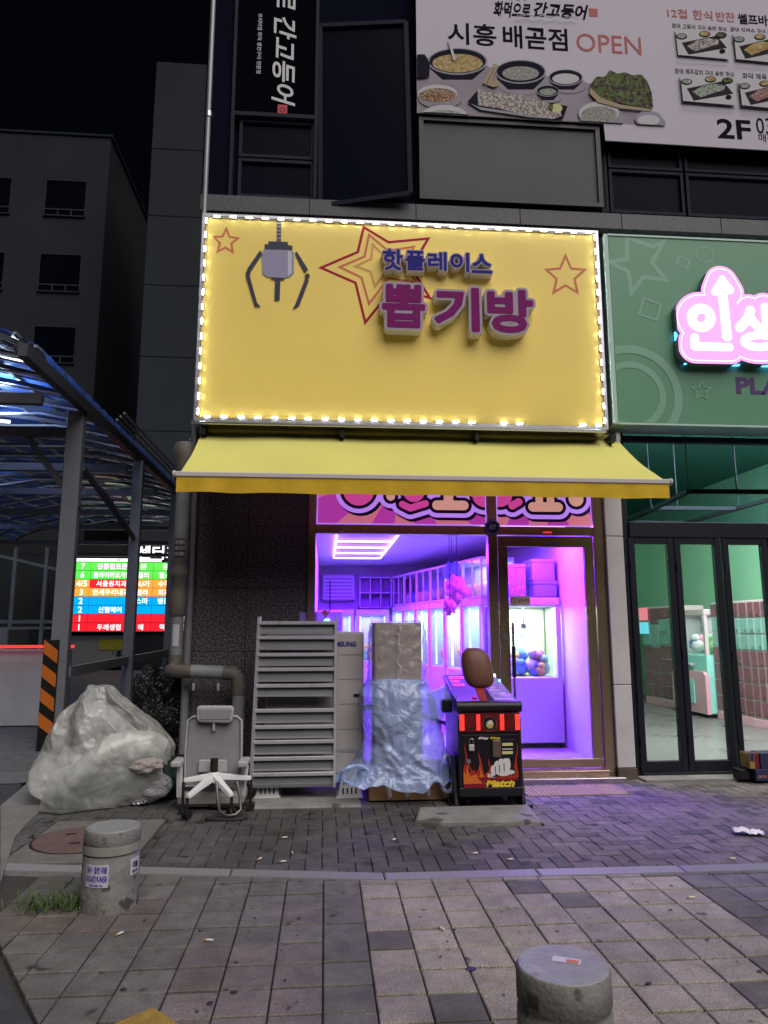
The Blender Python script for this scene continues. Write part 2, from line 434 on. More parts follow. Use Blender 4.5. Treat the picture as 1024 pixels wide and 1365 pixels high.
for i in range(-9, 24):
    for j in range(0, 19):
        yo = 0.10 if i < 0 else 0
        x0 = TX0+TW*i; y1 = -2.60-TW*j+yo; g = .0036; h = .0072
        P = [(x0+g, y1-TW+h), (x0+TW-g, y1-TW+h), (x0+TW-g, y1-h), (x0+g, y1-h)]
        P = clip(P, lambda x, y: kerb_y(x)-.075-y)
        P = clip(P, lambda x, y: (y+3.46)+1.60*(x+1.49)) if P else P       # worn corner on the left
        P = clip(P, lambda x, y: x+2.25) if P else P
        if len(P) < 3: continue
        cx, cy2 = x0+TW/2, y1-TW/2
        if i < 0: k = 'p' if ((-4 <= i <= -2 and cy2 < -3.62) or (i, j) == (-2, 3) or (i < -5 and -3.3 < cy2 < -2.9)) else 'g'
        else:
            k = 't'
            if cx > 2.02+(cy2+2.8)*-.12 or (cx > 1.8 and cy2 < -3.55 and j % 3 == 0): k = 'g'
            if (i, j) in ((0, 4), (5, 2), (4, 1), (1, 7), (1, 8), (0, 8), (7, 7), (2, 9), (3, 8)): k = 'g'
        tiles.append((math.hypot(cx-.3, cy2+3.4), P, k))
tiles.sort(key=lambda t: t[0])
rest = {'t': MB(), 'g': MB(), 'p': MB()}
for q, (d, P, k) in enumerate(tiles):
    dz = rt_.uniform(-.003, .003); m = slab(P, -.028, dz)
    if q < 296: obj('paving_tile', m, {'t': tan, 'g': grey, 'p': pink}[k], sidewalk)
    else: rest[k].add(m.v, m.f)
for k, m in rest.items():
    if m.v: obj('outer_paving', m, {'t': tan, 'g': grey, 'p': pink}[k], sidewalk, kind='stuff')
# one yellow tactile tile at the bottom edge, turned
ct = gr(190, 1372); a = R(43)
P = [(ct.x+.105*(math.cos(a)*u-math.sin(a)*v), ct.y+.105*(math.sin(a)*u+math.cos(a)*v)) for u, v in ((-1, -1), (1, -1), (1, 1), (-1, 1))]
obj('tactile_tile', slab(P, -.02, .006), yel, sidewalk, label='yellow tactile tile at the near edge')

# ---- kerb band
kst = mat('kerb_granite', (.22, .21, .22), .45, var=.25, scale=80, bump=.3, bscale=150, rnd=.1)
mb = MB(); mb.add([(-2.3, -2.42, -.034), (.37, -2.80, -.034), (6.5, -2.9, -.034), (6.5, -2.5, -.034), (.37, -2.5, -.034), (-2.3, -2.1, -.034)], [(0, 1, 2, 3, 4, 5)])
kerb = obj('kerb_band', mb, mortar, kind='structure')
xs = [-2.3, -1.45, -.55, .37, 1.30, 2.2, 3.15, 4.1, 5.1, 6.1]
for a_, b_ in zip(xs, xs[1:]):
    obj('kerb_stone', slab([(a_+.004, kerb_y(a_)-.07), (b_-.004, kerb_y(b_)-.07), (b_-.004, kerb_y(b_)+.05), (a_+.004, kerb_y(a_)+.05)], -.03, .004, .006), kst, kerb)

# ---- herringbone brick paving by the shops
mb = MB(); mb.add([(-2.3, -2.3, -.038), (.37, -2.66, -.038), (7, -2.75, -.038), (7, .2, -.038), (-1.3, .2, -.038), (-2.9, .4, -.038)], [(0, 1, 2, 3, 4, 5)])
court = obj('pavement', mb, mortar, kind='structure')
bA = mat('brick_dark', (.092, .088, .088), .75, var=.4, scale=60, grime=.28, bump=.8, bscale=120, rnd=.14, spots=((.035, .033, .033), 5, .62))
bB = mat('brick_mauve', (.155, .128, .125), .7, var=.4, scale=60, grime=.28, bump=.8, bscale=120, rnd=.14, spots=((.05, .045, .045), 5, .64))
hw = .104
SLAB = [gr(552, 1098), gr(700, 1094), gr(706, 1076), gr(560, 1072)]
sx0, sx1, sy0, sy1 = .69, 1.66, -1.62, -1.15
mx0, mx1, my0, my1 = -2.03, -1.2, -2.26, -1.24      # manhole surround
bricks = []
for i in range(-24, 72):
    for j in range(-28, 4):
        k = (i-j) % 4
        if k == 0: c4 = (i*hw, (i+2)*hw, j*hw, (j+1)*hw)
        elif k == 3: c4 = (i*hw, (i+1)*hw, j*hw, (j+2)*hw)
        else: continue
        if c4[0] > 6.6: continue
        g = .0028; P = [(c4[0]+g, c4[2]+g), (c4[1]-g, c4[2]+g), (c4[1]-g, c4[3]-g), (c4[0]+g, c4[3]-g)]
        cx, cy2 = (c4[0]+c4[1])/2, (c4[2]+c4[3])/2
        if mx0+.02 < cx < mx1-.02 and my0+.02 < cy2 < my1-.02: continue
        if sx0+.03 < cx < sx1-.03 and sy0+.03 < cy2 < sy1-.03: continue
        P = clip(P, lambda x, y: y-kerb_y(x)-.056)
        P = clip(P, lambda x, y: -y-.02+(.2 if x < -1.4 else 0)) if P else P
        P = clip(P, lambda x, y: x+2.27+(y+1.6)*.22) if P else P
        if mx0 < cx+.1 and cx-.1 < mx1 and my0 < cy2+.1 and cy2-.1 < my1 and P:
            if cx < mx0+.02: P = clip(P, lambda x, y: mx0-.01-x)
            elif cx > mx1-.02: P = clip(P, lambda x, y: x-mx1-.01)
            elif cy2 > my1-.02: P = clip(P, lambda x, y: y-my1-.01)
            elif cy2 < my0+.02: P = clip(P, lambda x, y: my0-.01-y)
        if len(P) < 3: continue
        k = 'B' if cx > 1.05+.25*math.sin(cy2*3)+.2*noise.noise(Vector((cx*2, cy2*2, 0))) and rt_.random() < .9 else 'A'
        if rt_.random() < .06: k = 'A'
        bricks.append((math.hypot((cx-.5)*.6, cy2+2.4), P, k))
bricks.sort(key=lambda t: t[0])
rest = {'A': MB(), 'B': MB()}
for q, (d, P, k) in enumerate(bricks):
    dz = rt_.uniform(-.0022, .0022)-.003
    m = slab(P, -.03, dz, .003)
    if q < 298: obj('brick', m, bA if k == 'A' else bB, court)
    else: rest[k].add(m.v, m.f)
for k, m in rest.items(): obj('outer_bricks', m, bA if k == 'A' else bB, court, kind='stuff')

# tactile mat of small studs in front of the glass door
tact = mat('tactile_mat', (.27, .2, .13), .6, var=.25, scale=12, bump=.2)
mb = MB(); mb.cbox(1.80, 2.72, -.74, -.36, -.004, .008, .003)
for i in range(24):
    for j in range(10):
        x, y = 1.83+.0375*i, -.72+.0385*j; mb.cyl((x, y, .007), (x, y, .014), .011, .007, 6)
obj('tactile_mat', mb, tact, label='studded tan tactile mat on the bricks before the glass door', cat='mat')
# concrete pads
conc = mat('concrete', (.22, .21, .20), .9, var=.3, scale=6, bump=.5, bscale=40, spots=((.08, .075, .07), 4, .62))
obj('concrete_slab', slab([(sx0, sy0+.03), (sx1-.02, sy0-.02), (sx1+.03, sy1), (sx0+.09, sy1)], -.03, .03, .012), conc, label='thin cracked concrete slab on the bricks under the punching machine', cat='slab')
obj('concrete_pad', slab([(-.62, -.98), (.32, -.99), (.32, -.02), (-.60, -.02)], -.03, .012, .01), conc, label='flat concrete pad under the louvred panel and air conditioner', cat='slab')
# manhole
mcon = mat('manhole_concrete', (.15, .14, .135), .9, var=.3, scale=10, bump=.5, bscale=60)
mred = mat('manhole_cover_red', (.13, .085, .08), .85, var=.3, scale=14, bump=.5, bscale=60)
drk = mat('dark_gap', (.012, .012, .012), .9)
mh = thing('manhole', ((mx0+mx1)/2, (my0+my1)/2, 0), 'square concrete manhole frame with round reddish lid behind the bollard', 'manhole')
obj('surround', slab([(mx0+.01, my0+.01), (mx1-.01, my0+.01), (mx1-.01, my1-.01), (mx0+.01, my1-.01)], -.03, .004, .005), mcon, mh)
cx, cy2 = mh.location.x-.05, mh.location.y
mb = MB(); mb.add([(cx+r*math.cos(2*math.pi*i/40), cy2+r*math.sin(2*math.pi*i/40), .0065) for r in (.345, .33) for i in range(40)], [(i, (i+1) % 40, 40+(i+1) % 40, 40+i) for i in range(40)]); obj('lid_seam', mb, drk, mh)
mb = MB(); mb.lathe((cx, cy2, 0), [(.33, .0), (.33, .0095), (.326, .011)], 40); lid = obj('lid', mb, mred, mh)
mb = MB()
for dx, dy in ((-.12, .1), (.1, .12), (-.02, -.13), (.16, -.1)): mb = MB(); mb.cyl((cx+dx-.035, cy2+dy, .0125), (cx+dx+.035, cy2+dy+.01, .0125), .007, n=6); obj('lifting_slot', mb, drk, lid)
# ramp and kerb on the left
lk = mat('ramp_concrete', (.17, .165, .16), .9, var=.25, scale=5, bump=.5, bscale=60)
def gslab(pts, z1, m, name, **k):
    P = [tuple(gr(*p)[:2]) for p in pts]; return obj(name, slab(P, -.04, z1, .01), m, **k)
gslab([(0, 1075), (48, 1035), (75, 1062), (35, 1100), (20, 1118), (0, 1180)], .012, lk, 'ramp_kerb', kind='structure')
mb = MB(); mb.add([(-14, .3, -.015), (-2.95, .3, -.015), (-2.3, .6, -.015), (-1.4, 1.0, -.015), (-1.4, 30, -.015), (-14, 30, -.015)], [(0, 1, 2, 3, 4, 5)])
drive = mat('driveway_concrete', (.13, .13, .135), .8, var=.3, scale=7, bump=.5, bscale=80)
driveway = obj('driveway', mb, drive, kind='structure')
mb = MB()
for i in range(46):
    y = .9+i*.13; mb.box(-9, -3.0+.0*i, y, y+.035, -.018, -.006)
obj('anti_slip_ribs', mb, drive, driveway, kind='stuff')
mb = MB(); mb.add([(-14, -6, -.02), (-1.0, -6, -.02), (-1.05, -4.17, -.02), (-1.55, -3.46, -.02), (-2.35, -2.3, -.02), (-2.45, -1.4, -.02), (-2.9, .3, -.02), (-14, .3, -.02)], [tuple(range(8))])
obj('side_road', mb, asph, kind='structure')
# ================================================================ SHOP BUILDING
gran = mat('black_granite', (.055, .048, .056), .12, spec=.5, var=.0, spots=((.17, .145, .155), 55, .44), soft=.2, bump=.02, bscale=20)
granu = mat('grey_granite', (.11, .105, .12), .45, spots=((.03, .03, .035), 90, .5), var=.1)
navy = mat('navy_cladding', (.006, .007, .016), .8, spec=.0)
navg = mat('dark_window_glass', (.004, .005, .012), .3, spec=.02)
bronze = mat('bronze_steel', (.42, .31, .19), .24, metal=.8, var=.08, scale=1.5)
steel = mat('brushed_steel', (.55, .53, .5), .28, metal=1, var=.1)
white = mat('white_paint', (.62, .60, .60), .5, var=.08, scale=4)
wallw = mat('interior_white', (.72, .70, .74), .6, var=.05)
alu = mat('aluminium', (.50, .49, .52), .35, metal=.85, var=.1)
black = mat('black_metal', (.012, .012, .016), .4)
rubber = mat('black_rubber', (.014, .014, .014), .6)
glass = glassm('window_glass', (.93, .93, .95), .05)
bld = thing('shop_building', (0, 3, 0), 'dark clad shop building holding both arcades under the signs', 'building')
XL, XR, XE = -1.38, 3.10, 9.0
ZF = .12
# ground-floor granite in panels
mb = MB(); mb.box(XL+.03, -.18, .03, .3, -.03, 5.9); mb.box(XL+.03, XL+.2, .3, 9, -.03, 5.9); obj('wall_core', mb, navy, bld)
zz = [0, .62, 1.24, 1.86, 2.48, 3.1, 3.6]
for a_, b_ in zip(zz, zz[1:]):
    for x0, x1 in ((XL+.04, -.78), (-.776, -.178)):
        mb = MB(); mb.cbox(x0, x1, 0, .028, a_+.002, b_-.002, .003); obj('granite_panel', mb, gran, bld)
# upper cladding
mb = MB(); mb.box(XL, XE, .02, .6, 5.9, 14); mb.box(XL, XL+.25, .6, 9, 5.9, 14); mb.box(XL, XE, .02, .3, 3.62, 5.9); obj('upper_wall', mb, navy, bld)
for i in range(9):
    x0 = XL+i*1.16; mb = MB(); mb.cbox(x0+.002, min(XE, x0+1.158), -.10, .018, 5.86, 6.05, .004); obj('granite_band', mb, granu, bld)
# the corner pilaster
mb = MB(); mb.cbox(XL, XL+.28, -.06, .018, 6.06, 14, .01); obj('corner_post', mb, navy, bld)
nf = mat('navy_frame', (.020, .022, .036), .7, spec=.1)
def upwin(x0, x1, z0, z1, y=-.01, w=.035, m=None, glassmat=None):
    mb = MB()
    mb.box(x0, x1, y-.03, y+.025, z0, z0+w); mb.box(x0, x1, y-.03, y+.025, z1-w, z1)
    mb.box(x0, x0+w, y-.028, y+.024, z0+w, z1-w); mb.box(x1-w, x1, y-.028, y+.024, z0+w, z1-w)
    f = obj('window_frame', mb, m or nf, bld)
    mb = MB(); mb.box(x0+w, x1-w, y+.005, y+.02, z0+w, z1-w); obj('pane', mb, glassmat or navg, f); return f
upwin(-1.0, -.18, 6.56, 7.02); upwin(-1.0, -.18, 6.08, 6.54)
upwin(3.17, 4.05, 6.66, 7.10); upwin(4.08, 5.6, 6.66, 7.10); upwin(3.17, 4.05, 6.10, 6.64); upwin(4.08, 5.6, 6.10, 6.64)
upwin(3.07, 3.15, 6.10, 7.10)
# grey blank panel
mb = MB(); w = .05
gx0, gx1, gz0, gz1 = .98, 3.05, 6.10, 7.11
mb.box(gx0, gx1, -.13, -.02, gz0, gz0+w); mb.box(gx0, gx1, -.13, -.02, gz1-w, gz1); mb.box(gx0, gx0+w, -.128, -.02, gz0+w, gz1-w); mb.box(gx1-w, gx1, -.128, -.02, gz0+w, gz1-w)
gp = thing('blank_panel', (gx0, 0, gz0), 'blank grey panel in a black frame under the restaurant banner', 'panel')
obj('frame', mb, black, gp)
mb = MB(); mb.box(gx0+w, gx1-w, -.1, -.04, gz0+w, gz1-w); obj('board', mb, mat('grey_board', (.07, .067, .08), .6, var=.12, scale=1.2), gp)
# dark tilted casement
cs = thing('open_window', (-.13, 0, 6.2), 'large dark window sash standing ajar left of the grey panel', 'window')
A = [at(427, 35, -.06), at(541, 30, -.22), at(547, 258, -.22), at(427, 275, -.06)]
mb = MB()
for p, q in zip(A, A[1:]+A[:1]): mb.bar(p, q, .04, .05)
obj('sash', mb, mat('sash_dark', (.012, .013, .024), .7, spec=.1), cs)
mb = MB(); n_ = Vector((.2, .9, 0)).normalized()*.012
mb.add([p+n_ for p in A], [(0, 1, 2, 3)]); mb.add([p+n_*2 for p in A], [(3, 2, 1, 0)]); obj('pane', mb, navg, cs)
mb = MB(); mb.bar((.86, -.2, 6.22), (.72, .02, 6.30), .02, .02); mb.box(.70, .82, -.08, .015, 6.16, 6.26); obj('stay_arm', mb, alu, cs)

# ---- bronze framed shopfront (left shop)
sf = thing('shopfront_frame', (1.3, 0, 0), 'bronze steel frame with show window and transom of the yellow shop', 'shopfront')
def fb(name, x0, x1, z0, z1, y0=-.04, y1=.06, m=None, par=None, c=.004):
    mb = MB(); mb.cbox(x0, x1, y0, y1, z0, z1, c); return obj(name, mb, m or bronze, par or sf)
fb('jamb', -.176, -.10, .0, 3.60); fb('mullion', 1.66, 1.755, .10, 3.60, -.05)
fb('jamb', 2.78, 2.885, .0, 3.60, -.05)
fb('lintel', -.10, 1.66, 2.41, 2.50); fb('lintel', 1.755, 2.78, 2.41, 2.50)
fb('sill', -.10, 1.66, .02, .16); fb('sill', 1.755, 2.78, .02, .095, -.16, .1)
mb = MB(); mb.box(-.10, 1.66, .0, .008, .16, 2.41); obj('show_window', mb, glass, sf)
fb('threshold', 1.60, 2.90, -.02, .045, -.26, -.165, steel)
# hinged glass door
dr = thing('glass_door', (2.26, 0, .1), 'bronze framed glass entrance door of the yellow shop', 'door')
def db(name, *a, **k): return fb(name, *a, par=dr, **k)
db('door_rail', 1.765, 2.77, 2.29, 2.40, -.03, .02); db('door_rail', 1.765, 2.77, .105, .185, -.03, .02)
db('door_stile', 1.765, 1.865, .185, 2.29, -.03, .02); db('door_stile', 2.675, 2.77, .185, 2.29, -.03, .02)
mb = MB(); mb.box(1.865, 2.675, -.006, .002, .185, 2.29); obj('door_pane', mb, glass, dr)
mb = MB(); mb.cyl((1.885, -.075, .72), (1.885, -.075, 1.52), .013); mb.cyl((1.885, -.075, .78), (1.885, -.03, .78), .01); mb.cyl((1.885, -.075, 1.46), (1.885, -.03, 1.46), .01)
hd = obj('pull_handle', mb, steel, dr); mb = MB(); mb.cyl((1.885, -.075, .98), (1.885, -.075, 1.28), .02); obj('grip', mb, rubber, hd)
mb = MB(); mb.cyl((1.812, -.03, 1.37), (1.812, -.042, 1.37), .035, n=24); mb.cyl((1.812, -.042, 1.37), (1.812, -.05, 1.37), .022, n=20); obj('lock', mb, steel, dr)
mb = MB(); mb.y = -.0315; mb.step = .0008
mb.poly([(1.872, 1.69), (2.085, 1.69), (2.085, 1.785), (1.872, 1.785)]); mb.mi = 1; mb.ring(1.91, 1.738, .021, .029); mb.line([(1.893, 1.754), (1.927, 1.722)], .006)
mb.mi = 2; text(mb, '금연구역', 1.95, 2.07, 1.715, 1.76, -.0345, .02)
obj('no_smoking_sticker', mb, [mat('sticker_cream', (.65, .55, .45), .5), mat('sign_red', (.5, .04, .03), .5), mat('sticker_ink', (.35, .05, .04), .5)], dr)
# red reflection above the door, imitated by a small glowing strip
mb = MB(); mb.cbox(2.24, 2.33, -.062, -.045, 2.432, 2.448, .003); obj('red_reflection', mb, mat('reflection_red', (.3, .01, .01), .4, emit=(1, .06, .03), es=.7), sf, label='small glowing red strip above the door')
# ADT security badge
bd = thing('security_badge', (1.71, -.06, 2.46), 'round blue ADT security badge where the mullion meets the lintel', 'badge')
mb = MB(); mb.prism([(1.705+.085*math.cos(R(22.5+45*i)), 2.485+.085*math.sin(R(22.5+45*i))) for i in range(8)], -.066, -.052); obj('plate', mb, mat('badge_blue', (.02, .04, .13), .4), bd)
mb = MB(); text(mb, 'ADT', 1.665, 1.745, 2.465, 2.51, -.068, .03, shear=.3); mb.y = -.0675; mb.ring(1.705, 2.485, .072, .076, 8, R(22.5), R(382.5)); obj('lettering', mb, mat('badge_white', (.6, .62, .7), .5), bd)

# ---- transom banner: pink backlit, bubbly lettering
tb = thing('transom_banner', (1.3, -.02, 2.5), 'pink and violet lightbox strip with bubbly lettering above the glass', 'banner')
bpk = mat('banner_magenta', (.60, .05, .45), .5, emit=(.62, .06, .55), es=.50)
bco = mat('banner_coral', (.75, .22, .25), .5, emit=(.8, .22, .32), es=.55)
bvi = mat('banner_violet', (.5, .28, .9), .5, emit=(.52, .25, 1.0), es=.75)
bdk = mat('banner_plum', (.06, .012, .14), .5)
bpi = mat('banner_hotpink', (.75, .08, .38), .5, emit=(.8, .08, .42), es=.55)
bpe = mat('banner_peach', (.8, .42, .32), .5, emit=(.85, .42, .35), es=.55)
def sun_rays(mb, x0, x1, z0, z1, cx, cz, n, ph):
    mb.mi = 1
    for i in range(n):
        a0, a1 = ph+2*math.pi*i/n, ph+2*math.pi*(i+.5)/n
        P = [(cx, cz), (cx+6*math.cos(a0), cz+6*math.sin(a0)), (cx+6*math.cos(a1), cz+6*math.sin(a1))]
        for f in (lambda x, z: x-x0, lambda x, z: x1-x, lambda x, z: z-z0, lambda x, z: z1-z):
            P = clip(P, f) if P else P
        if len(P) > 2: mb.poly(P, keep=True)
def bubble(mb, items, z0, x0, x1):
    def st(only=None):
        o = []
        for kind, pr, col in items:
            if only and col != only: continue
            if kind == 'o':
                x, z, r, w_ = pr; o.append(([(x+r*math.cos(2*math.pi*i/24), z+r*math.sin(2*math.pi*i/24)) for i in range(25)], w_))
            else: o.append(pr)
        return o
    def lay(mi, ex, dx=0, dz=0, only=None):
        S0 = strokes_fn([([(x+dx, z+dz) for x, z in p], r) for p, r in st(only)], ex)
        fn = lambda X, Z: np.maximum(S0(X, Z), np.maximum(np.maximum(x0-X, X-x1), z0+.012-Z))
        mb.mi = mi; mb.y -= .0007; fill(mb, contour(fn, x0-.02, x1+.02, z0-.02, 3.3, 170), mb.y)
    lay(3, .078, .022, -.03); lay(2, .078); lay(3, .034); lay(4, 0, only=4); lay(5, 0, only=5)
for (x0, x1, items, cx) in (
    (-.095, 1.655, [('o', (.33, 2.86, .085, .075), 4), ('c', ([(.66, 3.0), (.66, 2.80)], .045), 5), ('o', (.90, 2.86, .055, .06), 4), ('c', ([(.78, 2.72), (.86, 2.68), (1.02, 2.73)], .035), 4) , ('c', ([(1.10, 2.93), (1.42, 2.93)], .05), 5), ('c', ([(1.26, 2.82), (1.26, 2.72)], .05), 5), ('c', ([(1.14, 2.715), (1.42, 2.715)], .05), 5), ('o', (1.64, 2.83, .06, .07), 4)], .8),
    (1.76, 2.775, [('o', (1.80, 2.84, .06, .075), 4), ('c', ([(1.93, 2.72), (2.0, 2.76)], .04), 4), ('c', ([(2.1, 2.93), (2.45, 2.93)], .055), 5), ('c', ([(2.22, 2.84), (2.22, 2.72)], .04), 5), ('c', ([(2.34, 2.84), (2.34, 2.72)], .04), 5), ('c', ([(2.15, 2.71), (2.42, 2.71)], .05), 5), ('o', (2.615, 2.80, .03, .05), 5), ('c', ([(2.615, 3.2), (2.615, 2.95)], .06), 5)], 2.2)):
    mb = MB(); mb.y = -.02; mb.step = .0005; mb.poly([(x0, 2.505), (x1, 2.505), (x1, 3.59), (x0, 3.59)]); mb.y -= .001
    sun_rays(mb, x0, x1, 2.505, 3.59, cx, 3.1, 9, .35)
    bubble(mb, items, 2.505, x0+.006, x1-.006)
    mb.mi = 2; mb.line([(x0+.006, 3.58), (x0+.006, 2.511), (x1-.006, 2.511), (x1-.006, 3.58)], .012)
    obj('lit_panel', mb, [bpk, bco, bvi, bdk, bpi, bpe], tb)

# ---- white pillar between the shops
pl = thing('white_pillar', (2.98, 0, 0), 'pale painted pillar between the bronze frame and the folding doors', 'pillar')
wp = mat('pillar_white', (.56, .535, .53), .55, var=.14, scale=3, bump=.1)
for z0, z1 in ((.10, .9), (.9, 2.40), (2.40, 3.62)):
    mb = MB(); mb.cbox(2.89, 3.075, -.09, .05, z0+.003, z1-.003, .006); obj('cladding_panel', mb, wp, pl)
mb = MB(); mb.cbox(2.885, 3.085, -.10, .05, -.01, .098, .006); obj('plinth', mb, mat('plinth_brown', (.10, .075, .06), .8, var=.3, bump=.4), pl)
mb = MB(); mb.box(2.89, 3.10, .055, .3, 0, 3.62); obj('pillar_core', mb, navy, pl)

# ================================================================ YELLOW SIGN
ys = thing('yellow_shop_sign', (.8, -.3, 3.6), 'big yellow lit-edge sign board of the claw machine shop with raised letters', 'sign')
SY = -.30
TL, TR, BL, BR = at(275, 289, SY), at(797, 311, SY), at(262, 555, SY), at(803, 571, SY)
sx0_, sx1_, sz0, sz1 = (TL.x+BL.x)/2, (TR.x+BR.x)/2, (BL.z+BR.z)/2, (TL.z+TR.z)/2
yelm = mat('sign_yellow', (.92, .69, .17), .42, var=.04, scale=1.5)
mb = MB(); mb.cbox(sx0_, sx1_, SY, .018, sz0, sz1, .006); obj('panel', mb, yelm, ys)
mb = MB()
for x0, x1, z0, z1 in ((sx0_-.03, sx1_+.03, sz1, sz1+.03), (sx0_-.03, sx1_+.03, sz0-.03, sz0), (sx0_-.03, sx0_, sz0, sz1), (sx1_, sx1_+.03, sz0, sz1)):
    mb.box(x0, x1, SY-.012, .017, z0, z1)
obj('trim', mb, alu, ys)
lgrey = mat('led_housing', (.7, .7, .72), .4); ledm = mat('led_light', (1, 1, 1), .3, emit=(.88, .93, 1), es=75)
hs = MB(); hs.cbox(-.034, .034, -.008, 0, -.009, .009, .003); ld = MB()
for k in (-.021, 0, .021): ld.cbox(k-.008, k+.008, -.014, -.008, -.006, .006, .002)
hsv = MB(); hsv.cbox(-.009, .009, -.008, 0, -.034, .034, .003); ldv = MB()
for k in (-.021, 0, .021): ldv.cbox(-.006, .006, -.014, -.008, k-.008, k+.008, .002)
proto = {}
def led(x, z, vert):
    if vert not in proto:
        a_ = obj('led_module', hsv if vert else hs, lgrey, ys); b_ = obj('lamp_lens', ldv if vert else ld, ledm, a_); proto[vert] = (a_, b_); a_.location = Vector((x, SY-.013, z))-ys.location
        for o in (a_, b_):      # meshes were built round the world origin
            pass
        L = ys.location
        for v in a_.data.vertices: v.co += L
        for v in b_.data.vertices: v.co += L
    else:
        a_, b_ = proto[vert]; c = a_.copy(); C.objects.link(c); c.parent = ys; c.location = Vector((x, SY-.013, z))-ys.location
        d = b_.copy(); C.objects.link(d); d.parent = c
N_ = 25
for i in range(N_): led(sx0_+.12+i*(sx1_-sx0_-.2)/(N_-1), sz1-.008, False)
for i in range(N_):
    if i in (17, 20, 21, 22): continue
    led(sx0_+.10+i*(sx1_-sx0_-.18)/(N_-1), sz0+.012, False)
for i in range(14):
    led(sx0_+.012, sz0+.06+i*(sz1-sz0-.12)/13, True); led(sx1_-.012, sz0+.06+i*(sz1-sz0-.12)/13, True)
mb = MB(); mb.tube([(sx0_+.01, SY-.008, sz0+.01), (sx0_+.01, SY-.008, sz1-.01), (sx1_-.01, SY-.008, sz1-.01), (sx1_-.01, SY-.008, sz0+.01)], .003, 5); obj('led_cable', mb, lgrey, ys)
# printed stars and claw
def U(x, y): p = at(x, y, SY); return (p.x, p.z)
def star(mb, cx, cy, r0, r1, rot, w, sq=1):
    P = [U(cx+(r0 if i % 2 == 0 else r1)*math.sin(rot+math.pi*i/5), cy-(r0 if i % 2 == 0 else r1)*math.cos(rot+math.pi*i/5)*sq) for i in range(10)]
    mb.line(P, w, True)
mb = MB(); mb.y = SY; mb.step = .0006
mb.line([U(*p) for p in ((428, 357), (474, 377), (487, 430), (524, 384), (573, 397), (548, 357), (571, 318), (518, 323), (485, 303), (477, 336))], .028, True)
mb.mi = 1
mb.line([U(*p) for p in ((453, 356), (482, 370), (492, 405), (518, 371), (556, 377), (538, 352), (552, 329), (517, 334), (492, 313), (486, 342))], .024, True)
mb.mi = 2
mb.line([U(*p) for p in ((474, 355), (494, 362), (500, 382), (515, 362), (532, 362), (524, 350), (530, 340), (513, 342), (497, 326), (495, 345))], .022, True)
SM = [mat('print_crimson', (.40, .015, .05), .6, spec=.1), mat('print_coral', (.62, .16, .08), .5), mat('print_orange', (.72, .32, .10), .5)]
obj('star_print', mb, SM, ys)
for a_ in ((301, 322, 17, 8, .05, .022), (754, 368, 27, 12.5, .0, .026)): mb = MB(); mb.y = SY; star(mb, *a_); obj('star_print', mb, SM[1], ys)
mb = MB(); mb.y = SY; mb.step = .0006
P = lambda *a: [U(*p) for p in a]
for i in range(11): mb.mi = 0 if i % 2 else 1; yy = 296+i*2.6; mb.poly(P((369, yy), (375, yy), (375, yy+2), (369, yy+2)))
mb.mi = 0
mb.poly(P((358, 322), (384, 323), (384, 327), (390, 328), (390, 334), (353, 333), (353, 326), (358, 326)))
mb.mi = 1
mb.poly(P((349, 338), (352, 333), (388, 334), (392, 337), (392, 364), (387, 369), (380, 371), (357, 370), (350, 365)))
mb.mi = 2; mb.poly(P((384, 335), (389, 336), (389, 364), (384, 369)))
mb.mi = 0
mb.poly(P((361, 371), (380, 372), (378, 374), (374, 374), (373, 401), (366, 401), (367, 374), (362, 373)))
for q in (((347, 334), (350, 339), (334, 363), (329, 360)), ((393, 338), (396, 336), (411, 360), (406, 364)), ((328, 369), (333, 368), (343, 404), (348, 410), (340, 409)), ((407, 372), (412, 374), (399, 408), (390, 413), (394, 406))): mb.poly(P(*q))
for q in ((331, 365.5), (410, 368.5)): x, z = U(*q); mb.disc(x, z, .026)
obj('claw_print', mb, [mat('print_dark', (.035, .035, .07), .5), mat('print_lilac', (.30, .28, .42), .5), mat('print_pale', (.55, .52, .62), .5)], ys)
# raised letters
lside = mat('letter_side', (.62, .58, .50), .5); lrim = mat('letter_rim', (.36, .29, .38), .5)
navyl = mat('letter_navy', (.025, .022, .24), .6, spec=.1); maroon = mat('letter_plum', (.19, .010, .13), .6, spec=.1)
def rletter(ch, x0, x1, y0, y1, face, thin, fat, dep, n):
    p0, p1 = at(x0, y1, SY-dep), at(x1, y0, SY-dep); g = fat
    box = (p0.x+g, p1.x-g, p0.z+g, p1.z-g)
    mb = MB(); fill(mb, contour(glyph_fn(ch, box, fat), p0.x-.01, p1.x+.01, p0.z-.01, p1.z+.01, n), SY-dep, dep+.01, 1)
    o = obj('letter', mb, [lrim, lside], ys)
    mb = MB(); fill(mb, contour(glyph_fn(ch, box, thin), p0.x-.01, p1.x+.01, p0.z-.01, p1.z+.01, n), SY-dep-.004); obj('letter_face', mb, face, o)
for ch, x0, x1, y0, y1 in (('핫', 509, 538.5, 331, 361), ('플', 539, 568, 333.5, 361), ('레', 569, 597, 335, 361.5), ('이', 599, 627, 336, 363), ('스', 627.5, 657, 338, 365)):
    rletter(ch, x0, x1, y0, y1, navyl, .006, .019, .10, 60)
for ch, x0, x1, y0, y1 in (('뽑', 506, 570, 377, 439), ('기', 576, 642, 381, 444), ('방', 647, 713.5, 384, 446)):
    rletter(ch, x0, x1, y0, y1, maroon, .018, .045, .13, 90)
